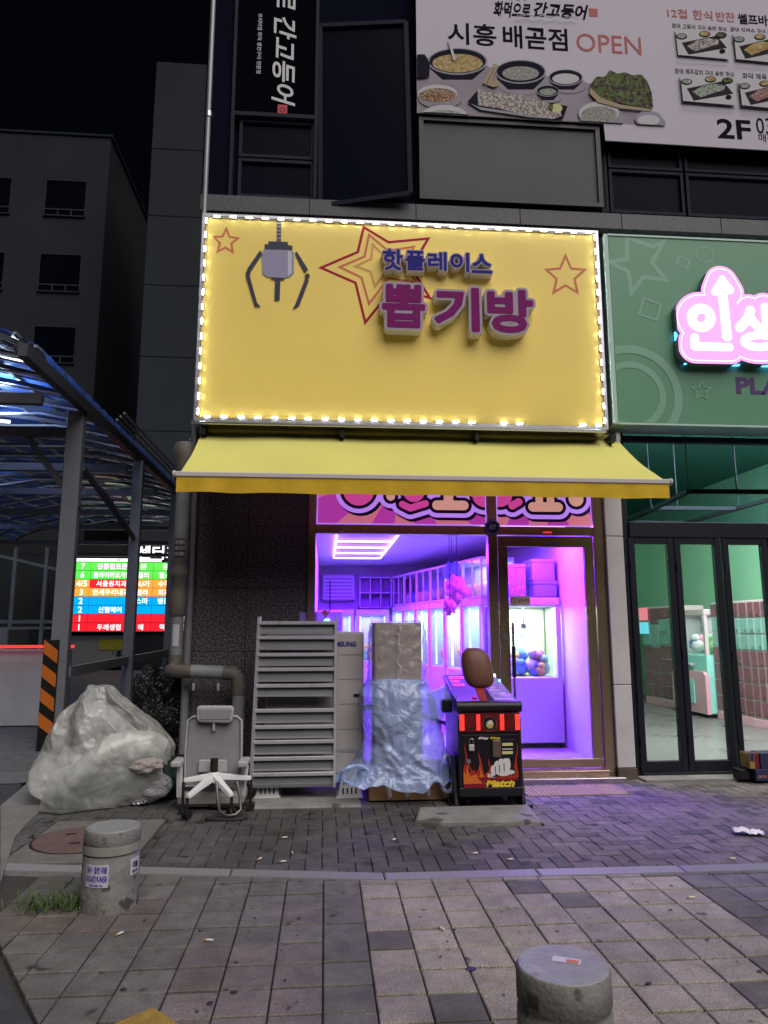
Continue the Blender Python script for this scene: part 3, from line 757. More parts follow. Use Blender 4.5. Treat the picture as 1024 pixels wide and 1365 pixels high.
# bright aluminium ledge below the sign
lg = thing('sign_ledge', (.8, -.3, 3.5), 'thin shiny metal ledge between the yellow sign and the awning', 'ledge')
a_, b_ = at(255, 560, -.40), at(808, 575, -.40)
mb = MB(); mb.cbox(a_.x, b_.x, -.42, .0, (a_.z+b_.z)/2-.03, (a_.z+b_.z)/2, .004); obj('rail', mb, mat('polished_aluminium', (.75, .75, .78), .25, metal=1), lg)
for x in (-1.2, .15, 1.5, 2.9): mb = MB(); mb.box(x-.02, x+.02, -.38, -.04, (a_.z+b_.z)/2-.12, (a_.z+b_.z)/2-.032); obj('bracket', mb, black, lg)

# ================================================================ AWNING
aw = thing('awning', (.9, -.15, 2.6), 'yellow fabric retractable awning over the show window', 'awning')
af = mat('awning_fabric', (.64, .60, .17), .75, var=.07, scale=1.1, bump=.15, bscale=300)
av = mat('awning_valance', (.64, .40, .02), .7, var=.1, scale=4, grime=.08, bump=.15, bscale=300)
ax0, ax1 = -1.262, 3.05; zr, zf, yr, yf = 3.42, 2.76, -.16, -1.17
mb = MB(); nx, ny_ = 44, 10; V = []
for j in range(ny_+1):
    t = j/ny_
    for i in range(nx+1):
        s = i/nx; sag = -.035*math.sin(math.pi*t)-.012*math.sin(t*math.pi)*math.sin(s*19)-.01*noise.noise(Vector((s*9, t*3, 0)))
        V.append((ax0+.02+(ax1-ax0-.04)*s, yr+(yf-yr)*t, zr+(zf-zr)*t+sag))
n0 = len(V); V2 = [(x, y+.002, z-.006) for x, y, z in V]
F = []
for j in range(ny_):
    for i in range(nx):
        a0 = j*(nx+1)+i; F.append((a0, a0+nx+1, a0+nx+2, a0+1))
mb.add(V, F, True); mb.add(V2, [f[::-1] for f in F], True)
obj('canopy', mb, af, aw)
mb = MB(); mb.cyl((ax0-.01, yr, zr), (ax1+.01, yr, zr), .045, n=18); obj('roller', mb, mat('awning_roll', (.45, .38, .12), .7, var=.1), aw)
for xq in (ax0, ax1-.05): mb = MB(); mb.cbox(xq, xq+.05, -.22, -.05, zr-.08, zr+.06); obj('roller_bracket', mb, alu, aw)
mb = MB(); mb.cbox(ax0-.015, ax1+.015, yf-.03, yf+.02, zf-.035, zf+.012, .008); bar_ = obj('front_bar', mb, mat('bar_white', (.55, .5, .5), .4), aw)
mb = MB(); mb.cyl((ax1+.012, yf-.005, zf-.01), (ax1+.032, yf-.005, zf-.01), .032); mb.cyl((ax0-.032, yf-.005, zf-.01), (ax0-.012, yf-.005, zf-.01), .032); obj('end_cap', mb, mat('cap_grey', (.5, .48, .5), .5), bar_)
mb = MB(); V = []
for i in range(89):
    s = i/88; x = ax0+(ax1-ax0)*s; w_ = .006*math.sin(s*70)+.008*noise.noise(Vector((s*25, 0, 0)))
    V += [(x, yf-.02, zf-.03), (x, yf-.02+w_, zf-.165+.004*math.sin(s*40))]
mb.add(V, [(2*i, 2*i+1, 2*i+3, 2*i+2) for i in range(88)], True); obj('valance', mb, av, aw)
for x in (-.7, 2.5):
    mb = MB(); mb.tube([(x, -.1, zr-.08), (x+(.45 if x < 0 else -.45), -.62, zr-.42), (x, yf+.02, zf-.01)], .018, 8); obj('folding_arm', mb, alu, aw)

# ================================================================ DRAIN PIPES
pvc = mat('pipe_grey_pvc', (.22, .225, .24), .4, var=.25, scale=5, spots=((.06, .055, .05), 3, .6))
pvd = mat('pipe_dirty_joint', (.12, .105, .095), .55, var=.35, scale=9)
tp = thing('corner_pipe', (-1.36, -.06, 0), 'thin steel drain pipe running up the left building corner', 'pipe')
X1 = (at(269, 300, -.08).x+at(284, 0, -.08).x)/2
mb = MB(); mb.cyl((X1+.015, -.09, 3.3), (X1+.015, -.09, 12), .028, n=16); mb.cyl((X1+.03, -.09, .3), (X1+.03, -.09, 3.3), .04, n=16); obj('pipe', mb, mat('pipe_metal', (.25, .25, .27), .4, metal=.3, var=.15), tp)
for z in (3.32, 5.1, 7.0, 9): mb = MB(); mb.cyl((X1+.018, -.09, z-.03), (X1+.018, -.09, z+.03), .038 if z > 3.4 else .048); obj('pipe_clip', mb, alu, tp)
p = at(238, 800, -.25); XA = p.x
dp = thing('down_pipe', (XA, -.25, 0), 'fat grey drain pipe beside the granite wall with faded stickers', 'pipe')
mb = MB(); mb.cyl((XA, -.25, 1.22), (XA, -.25, 1.92), .058, n=24); mb.cyl((XA, -.25, 2.05), (XA, -.25, 3.2), .068, n=24); obj('pipe', mb, pvc, dp)
mb = MB(); mb.lathe((XA, -.25, 0), [(.07, 1.58), (.078, 1.60), (.078, 1.78), (.07, 1.80), (.07, 1.92), (.085, 1.94), (.085, 2.0), (.072, 2.02), (.072, 2.07), (.078, 2.09), (.078, 2.12)]); mb.mi = 0; obj('coupling', mb, pvd, dp)
mb = MB(); mb.lathe((XA, -.25, 0), [(.064, 2.9), (.105, 3.12), (.105, 3.24), (.09, 3.26)]); obj('rain_head', mb, pvd, dp)
mb = MB(); mb.tube([(XA, -.25, 1.22), (XA, -.25, 1.15), (XA, -.27, 1.10), (XA-.03, -.30, 1.08), (XA+.02, -.30, 1.075), (XA+.16, -.30, 1.07)], .066, 16); obj('elbow', mb, pvd, dp)
xe = at(318, 940, -.3).x
mb = MB(); mb.cyl((XA+.14, -.3, 1.07), (xe-.14, -.3, 1.055), .062, n=24); obj('cross_pipe', mb, pvc, dp)
mb = MB(); mb.tube([(xe-.15, -.3, 1.055), (xe-.06, -.3, 1.05), (xe-.015, -.3, 1.01), (xe, -.3, .93), (xe, -.3, .86)], .068, 16); obj('elbow', mb, pvd, dp)
mb = MB(); mb.cyl((xe, -.3, -.01), (xe, -.3, .88), .06, n=24); obj('pipe', mb, pvc, dp)
def curved_label(mb, cx, cy3, r, z0, z1, a0, a1, n=8):
    V = []
    for i in range(n+1):
        a = R(a0+(a1-a0)*i/n); V += [(cx+r*math.cos(a), cy3+r*math.sin(a), z0), (cx+r*math.cos(a), cy3+r*math.sin(a), z1)]
    return mb.add(V, [(2*i, 2*i+2, 2*i+3, 2*i+1) for i in range(n)])
def wrap_text(mb, body, cx, cy3, r, z0, z1, a0, a1, off=.02):
    v, f, rim, (a, b, c, d) = glyphs(body, off); V = []
    for p_, q in v:
        t = R(a0+(a1-a0)*(p_-a)/(b-a)); V.append((cx+r*math.cos(t), cy3+r*math.sin(t), z0+(q-c)/(d-c)*(z1-z0)))
    return mb.add(V, f)
mb = MB(); curved_label(mb, XA, -.25, .0795, 1.885, 1.885, 230, 310)
mb = MB(); curved_label(mb, XA, -.25, .0725, 2.13, 2.31, 228, 318); obj('sticker', mb, mat('sticker_dark', (.05, .05, .055), .5), dp)
mb = MB(); wrap_text(mb, '파게차', XA, -.25, .0735, 2.25, 2.295, 235, 312); wrap_text(mb, '224-1717', XA, -.25, .0735, 2.20, 2.235, 235, 312); wrap_text(mb, '010-2882', XA, -.25, .0735, 2.145, 2.18, 235, 312); obj('sticker_lettering', mb, mat('label_white', (.5, .5, .5), .6), dp)
mb = MB(); curved_label(mb, XA, -.25, .059, 1.30, 1.50, 240, 300); obj('paper_label', mb, mat('label_white', (.5, .5, .5), .6), dp)
for k_, (px, py) in enumerate(((258, 915), (291, 915))):
    p = at(px, py, -.004); mb = MB(); mb.cbox(p.x-.012, p.x+.012, -.006, -.001, p.z-.04, p.z+.03, .001)
    obj('paper_scrap', mb, white, label=('left' if k_ == 0 else 'right')+' one of two small white paper strips stuck on the granite below the cross pipe', cat='paper', group='white scraps on the granite')
# ================================================================ PURPLE ARCADE ROOM
def shell(pref, m_wall, m_floor, m_ceil, x0, x1, y0, y1, z0, z1, rw=None):
    mb = MB(); mb.box(x0-.1, x1+.1, y0, y1+.1, z0-.12, z0); obj(pref+'_floor', mb, m_floor, kind='structure')
    mb = MB(); mb.box(x0-.1, x1+.1, y0, y1+.1, z1, z1+.05); obj(pref+'_ceiling', mb, m_ceil, kind='structure')
    mb = MB(); mb.box(x0-.08, x0, y0, y1, z0, z1); obj(pref+'_side_wall', mb, m_wall, kind='structure')
    mb = MB(); mb.box(x1, x1+.08, y0, y1, z0, z1); obj(pref+'_side_wall', mb, rw or m_wall, kind='structure')
    mb = MB(); mb.box(x0-.08, x1+.08, y1, y1+.08, z0, z1); obj(pref+'_back_wall', mb, m_wall, kind='structure')
vfl = mat('vinyl_floor', (.45, .43, .45), .35, var=.2, scale=4)
shell('arcade', wallw, vfl, wallw, -.12, 2.80, .10, 6.2, .10, 2.62)
tubeV = mat('violet_tube', (1, 1, 1), .4, emit=(1.0, .55, 1.0), es=3)
cl = thing('ceiling_light', (.5, 2.8, 2.6), 'ladder shaped neon tube light on the arcade ceiling, pink white', 'light')
yy = [1.42, 2.05, 2.75, 3.5, 4.25]
for k, y in enumerate(yy[1:]): mb = MB(); mb.cyl((.15, y, 2.585), (.86, y, 2.585), .014, n=8); obj('neon_tube', mb, tubeV, cl)
for x in (.13, .88): mb = MB(); mb.cyl((x, 1.35, 2.585), (x, 4.25, 2.585), .014, n=8); obj('neon_tube', mb, tubeV, cl)
lamp('tube_glow', (.5, 2.8, 2.565), (.8, 2.9), 620, (.15, .003, 1), cl)
c2 = thing('ceiling_light', (2.2, .75, 2.6), 'second violet tube light on the ceiling just inside the glass door', 'light')  # unseen light, added to strengthen the violet glow by the door
for y in (.45, .75, 1.05): mb = MB(); mb.cyl((1.7, y, 2.585), (2.65, y, 2.585), .014, n=8); obj('neon_tube', mb, tubeV, c2)
lamp('tube_glow', (2.2, .7, 2.565), (.9, .6), 170, (.24, .025, 1), c2)

cabw = mat('cabinet_white', (.68, .64, .70), .35); cabg = mat('cabinet_grey', (.3, .3, .34), .4)
plush = [mat('plush_yellow', (.75, .62, .12), .9, bump=.3), mat('plush_white', (.75, .72, .7), .9, bump=.3), mat('plush_blue', (.15, .3, .6), .9, bump=.3), mat('plush_pink', (.7, .3, .4), .9, bump=.3), mat('plush_green', (.3, .6, .25), .9, bump=.3)]
tubeM = mat('mint_tube', (1, 1, 1), .4, emit=(.62, 1, .78), es=3); tubeY = mat('lime_tube', (1, 1, 1), .4, emit=(.8, 1, .35), es=3); tubeB = mat('cyan_tube', (1, 1, 1), .4, emit=(.35, .8, 1), es=3)
cglass = glassm('cabinet_glass', (.96, .98, .98), .05)
def claw_machine(x, y, rz, w, d, z0, h, tube, lampc, power, label, cab=None, body=None, group=None, sill=.78, full=True, solid=False):
    """front faces local -y"""
    t = thing('claw_machine', (0, 0, 0), label, 'claw machine', group); cab = cab or cabw; zt = h-.10
    r = random.Random(int(x*100+y*37))
    mb = MB(); mb.cbox(-w/2, w/2, 0, d, .06, sill, .012); obj('cabinet', mb, body or cab, t)
    mb = MB()
    for X in (-w/2+.05, w/2-.05):
        for Y_ in (.06, d-.06): mb.cyl((X, Y_, 0), (X, Y_, .07), .02)
    obj('feet', mb, black, t)
    mb = MB(); mb.cbox(-w/2, w/2, 0, d, zt, h, .012); obj('top_cap', mb, cab, t)
    for X in (-w/2+.03, w/2-.03):
        for Y_ in (.03, d-.03): mb = MB(); mb.box(X-.029, X+.029, Y_-.029, Y_+.029, sill, zt); obj('post', mb, cab, t)
    mb = MB(); mb.box(-w/2+.06, w/2-.06, d-.035, d-.025, sill, zt); obj('back_panel', mb, cab, t)
    mb = MB(); mb.box(-w/2+.06, w/2-.06, .012, .02, sill+.01, zt-.01); obj('front_pane', mb, cglass, t)
    for X in (-w/2+.012, w/2-.012): mb = MB(); mb.box(X-.004, X+.004, .06, d-.06, sill+.01, zt-.01); obj('side_panel' if solid else 'side_pane', mb, cab if solid else cglass, t)
    for X in (-w/2+.075, w/2-.075): mb = MB(); mb.cyl((X, .08, sill+.02), (X, .08, zt-.02), .009, n=6); obj('light_tube', mb, tube, t)
    mb = MB(); mb.cyl((0, d*.45, zt-.22), (0, d*.45, zt), .008); mb.cyl((0, d*.45, zt-.26), (0, d*.45, zt-.2), .035)
    for k in range(3):
        a = k*2.1; mb.tube([(0, d*.45, zt-.25), (.07*math.cos(a), d*.45+.07*math.sin(a), zt-.30), (.05*math.cos(a), d*.45+.05*math.sin(a), zt-.37)], .007, 6)
    obj('claw', mb, steel, t)
    for k in range(24 if full else 7):
        mb = MB(); X, Y_ = r.uniform(-w/2+.14, w/2-.14), r.uniform(.13, d-.15); s = r.uniform(.06, .11)
        mb.blob((X, Y_, sill+s*.75+r.uniform(0, .16)), s, s, s*.9, k, .12); mb.blob((X+r.uniform(-.02, .02), Y_-.03, sill+s*1.7+.1*r.random()), s*.65, s*.65, s*.6, k+3, .1); obj('plush_toy', mb, plush[r.randrange(5)], t)
    l = lamp('tube_glow', (0, d/2, zt-.01), (w*.7, d*.6), power, lampc, t)
    t.location = (x, y, z0); t.rotation_euler = (0, 0, rz); return t
m0 = claw_machine(2.42, 1.12, 0, .72, .72, .10, 1.72, tubeM, (.66, 1, .42), 30, 'white claw machine full of plush standing right behind the glass door', full=True, sill=.80)
mb = MB(); mb.y = -.002; mb.step = .001
mb.poly([(-.25, 1.44), (-.08, 1.44), (-.08, 1.62), (-.25, 1.62)]); mb.mi = 1; mb.disc(.0, 1.655-.04, .03); mb.mi = 2; mb.poly([(-.04, 1.2), (.02, 1.2), (.04, 1.45), (-.05, 1.45)])
for k in range(5): mb.mi = 3; zq = .86+.055*(k % 3); xq = -.22+.12*k; mb.poly([(xq, zq), (xq+.1, zq+.01), (xq+.1, zq+.05), (xq, zq+.045)])
o = obj('paper_notices', mb, [mat('paper_violet', (.3, .2, .6), .6), mat('paper_red', (.6, .15, .1), .6), mat('paper_lime', (.6, .75, .3), .6), mat('paper_pale', (.6, .65, .7), .6)], m0, kind='stuff')
lamps = [(tubeM, (.45, .9, .8)), (tubeY, (.85, 1, .35)), (tubeB, (.35, .75, 1)), (tubeM, (.5, .9, .9)), (tubeB, (.4, .7, 1)), (tubeM, (.5, .8, 1))]
nth = ['first', 'second', 'third', 'fourth', 'fifth', 'sixth']
RZ = -math.atan2(3.05, .66)
for k, (tb_, lc) in enumerate(lamps):
    X, Y = 1.92-.134*k, 2.16+.615*k
    claw_machine(X, Y, RZ, .61, .62, .10, 1.75, tb_, lc, 10, f'{nth[k]} claw machine from the glass door in the lit row along the right arcade wall', group='claw machines in the row', solid=True, full=False, sill=.82)
    # a smaller glazed case stands on top of each
    t = thing('display_case', (0, 0, 0), f'glazed display case standing on the {nth[k]} claw machine of the row', 'display case', 'cases on the claw machines')
    mb = MB(); mb.box(-.30, .30, .02, .5, .002, .03); mb.box(-.30, .30, .02, .5, .50, .53); mb.box(-.30, .30, .48, .5, .03, .50)
    for x_ in (-.30, -.01, .28): mb.box(x_, x_+.02, .02, .04, .03, .50)
    obj('case_frame', mb, cabw, t)
    mb = MB(); mb.box(-.28, .28, .026, .032, .03, .50); obj('pane', mb, cglass, t)
    for q in range(3): mb = MB(); mb.blob((-.18+.18*q, .25, .13), .09, .08, .1, q+k, .15); obj('plush_toy', mb, plush[(k+q) % 5], t)
    if k in (0, 1): lamp('tube_glow', (0, .25, .49), (.5, .3), 4, (.6, .8, 1), t)
    t.location = (X, Y, 1.853); t.rotation_euler = (0, 0, RZ)
# boxes on the front machine
for k, (x0, x1, y0, y1, z0, z1, c, lb) in enumerate(((2.12, 2.40, 1.2, 1.6, 1.825, 2.22, (.3, .2, .45), 'patterned pink gift box on top of the machine behind the door'), (2.48, 2.76, 1.15, 1.6, 1.825, 2.02, (.25, .25, .5), 'blue plastic crate on the machine behind the door, lower of two'), (2.47, 2.75, 1.17, 1.6, 2.023, 2.28, (.3, .28, .5), 'dark blue plastic crate on the machine behind the door, upper of two'))):
    mb = MB(); mb.cbox(x0, x1, y0, y1, z0, z1, .01); mb2 = MB(); mb2.cbox(x0-.006, x1+.006, y0-.006, y1, z1-.04, z1+.004, .004)
    t = thing('storage_box', ((x0+x1)/2, y0, z0), lb, 'box'); obj('body', mb, mat('box_%d' % k, c, .6, spots=((.7, .3, .5), 22, .56) if k == 0 else None, var=.1), t); obj('lid', mb2, mat('box_%d' % k, c), t)
# left and back of the room: wall cabinets, an air conditioner, posters
for k in range(2):
    claw_machine(.22+.62*k, 5.45, 0, .58, .6, .10, 1.7, tubeB, (.4, .45, 1), 8, f'claw machine against the back wall of the arcade, {nth[k]} from the left', group='machines on the back wall', full=False, sill=.82)
ac = thing('wall_unit', (.25, 5.9, 2.1), 'slatted air conditioner unit high on the back wall of the arcade', 'air conditioner')
mb = MB(); mb.cbox(-.05, .55, 5.95, 6.18, 1.98, 2.45, .02); obj('casing', mb, cabw, ac)
for k in range(6): mb = MB(); mb.box(.0, .5, 5.93, 5.948, 2.03+.065*k, 2.055+.065*k); obj('slat', mb, cabg, ac)
cab = thing('wall_cabinet', (1.1, 5.9, 1.85), 'row of open compartments on the back wall above the machines', 'cabinet')
mb = MB()
for k in range(8): mb.box(.62+.19*k, .64+.19*k, 5.8, 6.18, 1.83, 2.40)
mb.box(.62, 1.97, 5.8, 6.18, 1.83, 1.85); mb.box(.62, 1.97, 5.8, 6.18, 2.10, 2.12); mb.box(.62, 1.97, 5.8, 6.18, 2.38, 2.40); obj('compartments', mb, cabw, cab)
dsp = thing('change_machine', (-.1, 1.6, .1), 'pale change machine with a lit screen against the left arcade wall', 'machine')
mb = MB(); mb.cbox(-.115, .22, 1.5, 1.95, .10, 1.68, .02); obj('cabinet', mb, cabw, dsp)
mb = MB(); mb.box(-.02, .06, 1.488, 1.498, 1.38, 1.58); obj('screen', mb, mat('screen_cyan', (.1, .2, .3), .3, emit=(.5, .9, 1), es=1.6), dsp)
mb = MB(); mb.tube([(-.08, .25, .3), (-.08, .25, 1.2), (-.05, .24, 1.5), (.02, .22, 1.6), (.05, .22, 1.64), (.05, .22, 1.95)], .006, 6)
obj('cable', mb, black, label='thin black cable rising behind the left edge of the show window', cat='cable')
# dangling plush seen between the mullion and the row
for k, (x, y, z, s, q) in enumerate(((1.62, 1.5, 1.93, .12, 3), (1.60, 1.75, 2.16, .10, 2), (1.50, 1.35, 1.72, .07, 3))):
    t = thing('hanging_plush', (x, y, z), ['big pink plush bag hanging by the mullion inside the show window', 'blue plush bag hanging highest inside the show window', 'small pink plush bag hanging lowest inside the show window'][k], 'plush toy')
    mb = MB(); mb.blob((x, y, z), s, s*.7, s*1.2, k, .75, 2.6, 24, 18); obj('body', mb, plush[q], t); mb = MB(); mb.cyl((x, y, z+s), (x, y, 2.62), .004, n=5); obj('cord', mb, black, t)

# ================================================================ GREEN PHOTO BOOTH SHOP
gwall = mat('green_wall', (.19, .42, .27), .6, var=.06, scale=1); gfl = mat('grey_floor', (.15, .15, .145), .3, var=.2, scale=1.5); gce = mat('green_ceiling', (.06, .20, .15), .7)
shell('booth', gwall, gfl, gce, 3.2, 6.75, .10, 8.2, .05, 3.95)
mb = MB(); mb.box(6.85, 9, .1, .3, 0, 3.62); obj('end_wall', mb, navy, bld)
tubeW = mat('white_tube', (1, 1, 1), .4, emit=(.95, 1, .97), es=5)
c3 = thing('ceiling_light', (5, .6, 3.9), 'white tube ceiling light high inside the green shop behind its sign', 'light')  # out of sight behind the sign; added to light the green room
for y in (.45, .75): mb = MB(); mb.cyl((3.8, y, 3.9), (6.2, y, 3.9), .02, n=8); obj('tube', mb, tubeW, c3)
lamp('tube_glow', (5, .62, 3.87), (2.6, .6), 820, (1, 1, .97), c3, (R(38), 0, 0))
dk = mat('door_black', (.010, .010, .018), .5, spec=.25)
g2 = thing('green_shopfront', (4.8, 0, 0), 'black framed glazing with folding doors under the green sign', 'shopfront')
def gb(name, x0, x1, z0, z1, y0=-.03, y1=.06, par=None, m=None):
    mb = MB(); mb.cbox(x0, x1, y0, y1, z0, z1, .004); return obj(name, mb, m or dk, par or g2)
gb('jamb', 3.085, 3.16, -.02, 3.62); gb('top_beam', 3.16, 6.8, 3.44, 3.50); gb('door_beam', 3.16, 6.8, 2.40, 2.56, -.06, .08)
mb = MB(); mb.box(3.16, 6.8, .0, .008, 2.56, 3.44); obj('upper_pane', mb, glassm('green_glass', (.42, .47, .52), .07), g2)
mb = MB(); mb.box(3.16, 6.8, .0, .008, 3.50, 3.62); obj('top_pane', mb, glassm('green_glass'), g2)
gb('floor_track', 3.16, 6.8, -.02, .04, -.06, .1)
for k, (a_, b_) in enumerate(((837, 897), (898, 959), (962, 1022))):
    x0, x1 = at(a_, 730, -.03).x, at(b_, 730, -.03).x
    d = thing('folding_door', ((x0+x1)/2, 0, .04), f'{nth[k]} black framed folding glass door from the white pillar', 'door', 'folding doors')
    w_ = .066
    for X0, X1 in ((x0, x0+w_), (x1-w_, x1)): gb('stile', X0, X1, .05, 2.395, -.05, .015, d)
    gb('rail', x0+w_, x1-w_, .05, .15, -.048, .013, d); gb('rail', x0+w_, x1-w_, 2.33, 2.395, -.048, .013, d)
    mb = MB(); mb.box(x0+w_, x1-w_, -.018, -.012, .15, 2.33); obj('pane', mb, glass, d)
    for z in (.35, 1.2, 2.1): mb = MB(); mb.cyl((x0+.008, -.06, z-.04), (x0+.008, -.06, z+.04), .008, n=8); obj('hinge', mb, dk, d)
x3 = at(1022, 730, -.03).x
gb('stile', x3+.01, x3+.10, .05, 2.395, -.05, .015); 
mb = MB(); mb.box(x3+.10, 6.8, -.018, -.012, .05, 2.395); obj('side_pane', mb, glass, g2)
# threshold stone in front
obj('threshold_stone', slab([(3.09, -.27), (6.9, -.30), (6.9, -.06), (3.09, -.06)], -.03, .02, .008), conc, label='rough stone threshold before the black folding doors', cat='threshold')
# hanging frame of bars
hf = thing('hanging_light_frame', (5, 1.5, 2.95), 'dark rectangular frame of bars hung on rods inside the upper glazing', 'light frame')
hm = mat('frame_grey', (.03, .035, .04), .6, spec=.1)
q = [gr(918, 655, 2.95), gr(1060, 656, 2.95), gr(985, 678, 2.95), gr(868, 677, 2.95), gr(835, 696, 2.95), gr(915, 697, 2.95)]
for a_, b_ in ((0, 1), (3, 2), (4, 5), (0, 4), (1, 5)): mb = MB(); mb.bar(q[a_], q[b_], .05, .045); obj('bar', mb, hm, hf)
for p in (q[0], q[0].lerp(q[1], .45), q[2], q[3], q[1], q[3].lerp(q[2], .3)): mb = MB(); mb.cyl(p, (p.x, p.y, 3.95), .008, n=6); obj('rod', mb, hm, hf)
# lockers along the right wall
pk = mat('locker_pink', (.62, .34, .40), .4); fr = mat('locker_frame', (.52, .46, .46), .4); dm = mat('locker_door_plum', (.20, .085, .105), .15); dt = mat('locker_door_mint', (.22, .42, .38), .1); mint = mat('machine_mint', (.25, .60, .52), .4)
def ly(px): return atx(px, 900, 6.2).y
def locker(pa, pb, cols, zb, label):
    ya, yb = ly(pa), ly(pb); t = thing('locker', (6.4, (ya+yb)/2, .05), label, 'lockers', 'lockers along the right wall')
    mb = MB(); mb.cbox(6.24, 6.74, yb, ya, .05, 1.87, .01); obj('cabinet', mb, fr, t)
    mb = MB(); mb.cbox(6.22, 6.24, yb, ya, .05, .17, .004); obj('plinth', mb, pk, t)
    n = len(cols)
    for i, rows in enumerate(cols):
        y1 = ya-(ya-yb)*i/n; y0 = ya-(ya-yb)*(i+1)/n; z = .19; H = 1.85-.19; tot = sum(r[0] for r in rows)
        for hgt, m in rows:
            dz = H*hgt/tot; mb = MB(); mb.cbox(6.222, 6.24, y0+.018, y1-.018, z+.012, z+dz-.012, .004); dd = obj('locker_door', mb, m, t)
            mb = MB(); mb.box(6.214, 6.222, y0+.05, y0+.075, z+.04, z+.07); obj('knob', mb, steel, dd)
            z += dz
P_, T_ = dm, dt
locker(858, 905, [[(1, P_)]*4+[(1, T_)]*2+[(1, P_)], [(1.7, P_), (1.8, P_), (1.6, T_), (1.2, P_)], [(1, P_)]*4+[(1, T_)]*2+[(.9, P_)], [(1, P_)]*4+[(1, T_)]*2+[(.9, P_)]], .05, 'pink trimmed locker unit seen through the first folding door')
claw_machine(6.12, (ly(906)+ly(950))/2, -math.pi/2, ly(906)-ly(950), .60, .05, 1.72, tubeW, (.8, 1, .95), 8, 'mint and pink claw machine between the lockers of the green shop', cab=fr, body=mint, sill=.98, full=False)
yc = (ly(906)+ly(950))/2
tm = [o for o in C.objects if o.name.startswith('claw_machine') and abs(o.location.x-6.12) < .01][0]
wq = ly(906)-ly(950)
mb = MB(); mb.prism([(-wq/2-.01, .06), (wq/2+.01, .06), (wq/2+.01, .66), (wq/2-.05, .72), (-wq/2+.05, .72), (-wq/2-.01, .66)], -.05, .02); L0 = wloc(tm)
mb.v = [(x+L0.x, y+L0.y, z+L0.z) for x, y, z in mb.v]; obj('front_panel', mb, pk, tm)
mb = MB(); mb.box(-.22, .2, -.066, -.052, .2, .58); mb.v = [(x+L0.x, y+L0.y, z+L0.z) for x, y, z in mb.v]; fd = obj('coin_door', mb, mint, tm)
mb = MB(); mb.y = -.067; mb.ring(-.05, .32, .05, .085); mb.ring(.08, .38, .03, .05); mb.disc(-.05, .32, .035); mb.disc(-.06, .50, .02); mb.disc(.03, .50, .012); mb.v = [(x+L0.x, y+L0.y, z+L0.z) for x, y, z in mb.v]; obj('round_dials', mb, pk, tm, kind='stuff')
mb = MB(); mb.cbox(-.2, .2, -.1, -.02, .80, .84, .01); mb.cyl((-.1, -.07, .84), (-.1, -.07, .92), .012); mb.cyl((.08, -.07, .84), (.08, -.07, .86), .03); mb.v = [(x+L0.x, y+L0.y, z+L0.z) for x, y, z in mb.v]; obj('joystick_shelf', mb, cabg, tm)
locker(951, 967, [[(1.2, P_), (1.2, P_), (1.3, P_), (1.3, P_), (1.1, T_), (1.2, T_), (1.1, P_)]], .05, 'narrow locker column just right of the mint claw machine')
locker(967, 1000, [[(3, P_), (1.4, P_), (3, T_), (1.2, P_)], [(1, P_), (1, P_), (1, P_), (1, P_), (1, T_), (1, T_), (1, P_)], [(1, P_), (1, P_), (1, P_), (1, P_), (1, T_), (1, T_), (1, P_)]], .05, 'locker unit with a tall door seen through the third folding door')
locker(1000, 1060, [[(1, P_)]*4+[(1, T_)]*2+[(1, P_)]]*6, .05, 'rightmost locker unit by the picture edge in the green shop')
sg = thing('small_lit_sign', (6.15, ly(853), 1.5), 'small red and cyan lit notice on the wall beside the lockers', 'sign')
mb = MB(); yq = ly(862)
mb.box(6.19, 6.2, yq-.2, yq+.16, 1.62, 1.86); mb2 = MB(); mb2.box(6.19, 6.2, yq-.2, yq+.16, 1.36, 1.58)
obj('red_panel', mb, mat('lit_red', (.4, .1, .1), .5, emit=(.9, .25, .3), es=.9), sg); obj('cyan_panel', mb2, mat('lit_cyan', (.1, .4, .45), .5, emit=(.15, .75, .85), es=.9), sg)
# boxes at the right edge
cb = mat('carton_brown', (.33, .17, .06), .8, var=.12); cn = mat('carton_navy', (.03, .03, .08), .5); cr_ = mat('carton_maroon', (.12, .02, .02), .5)
def carton(x0, x1, y0, y1, z0, z1, m, label, tapem=None, name='carton'):
    t = thing(name, ((x0+x1)/2, y0, z0), label, 'box')
    mb = MB(); mb.cbox(x0, x1, y0, y1, z0, z1, .004); obj('body', mb, m, t)
    if tapem: mb = MB(); mb.box((x0+x1)/2-.02, (x0+x1)/2+.02, y0-.0015, y1, z1, z1+.0015); mb.box((x0+x1)/2-.02, (x0+x1)/2+.02, y0-.0016, y0-.0004, z1-.07, z1+.001); obj('tape', mb, tapem, t)
    return t
p = at(1011, 1040, -.42)
b_ = carton(p.x-.02, p.x+.32, -.42, -.22, .022, .13, cn, 'flat navy box lying on the threshold at the right picture edge')
mb = MB(); text(mb, 'OPTIX', p.x+.0, p.x+.09, .05, .075, -.4215, .02); obj('lettering', mb, mat('ink_salmon', (.5, .2, .15), .6), b_)
carton(p.x-.06, p.x-.005, -.40, -.24, .131, .27, cb, 'small brown carton standing on the navy box at the right edge', cn)
carton(p.x+.0, p.x+.045, -.39, -.25, .131, .27, cr_, 'thin maroon box wedged between the brown and navy boxes')
carton(p.x+.05, p.x+.3, -.40, -.24, .131, .275, cn, 'upper navy box stacked at the right picture edge')
mb = MB(); mb.cbox(p.x-.14, p.x-.03, -.36, -.22, .021, .12, .01); obj('black_bag', mb, black, label='low black bundle left of the boxes on the threshold', cat='bag')

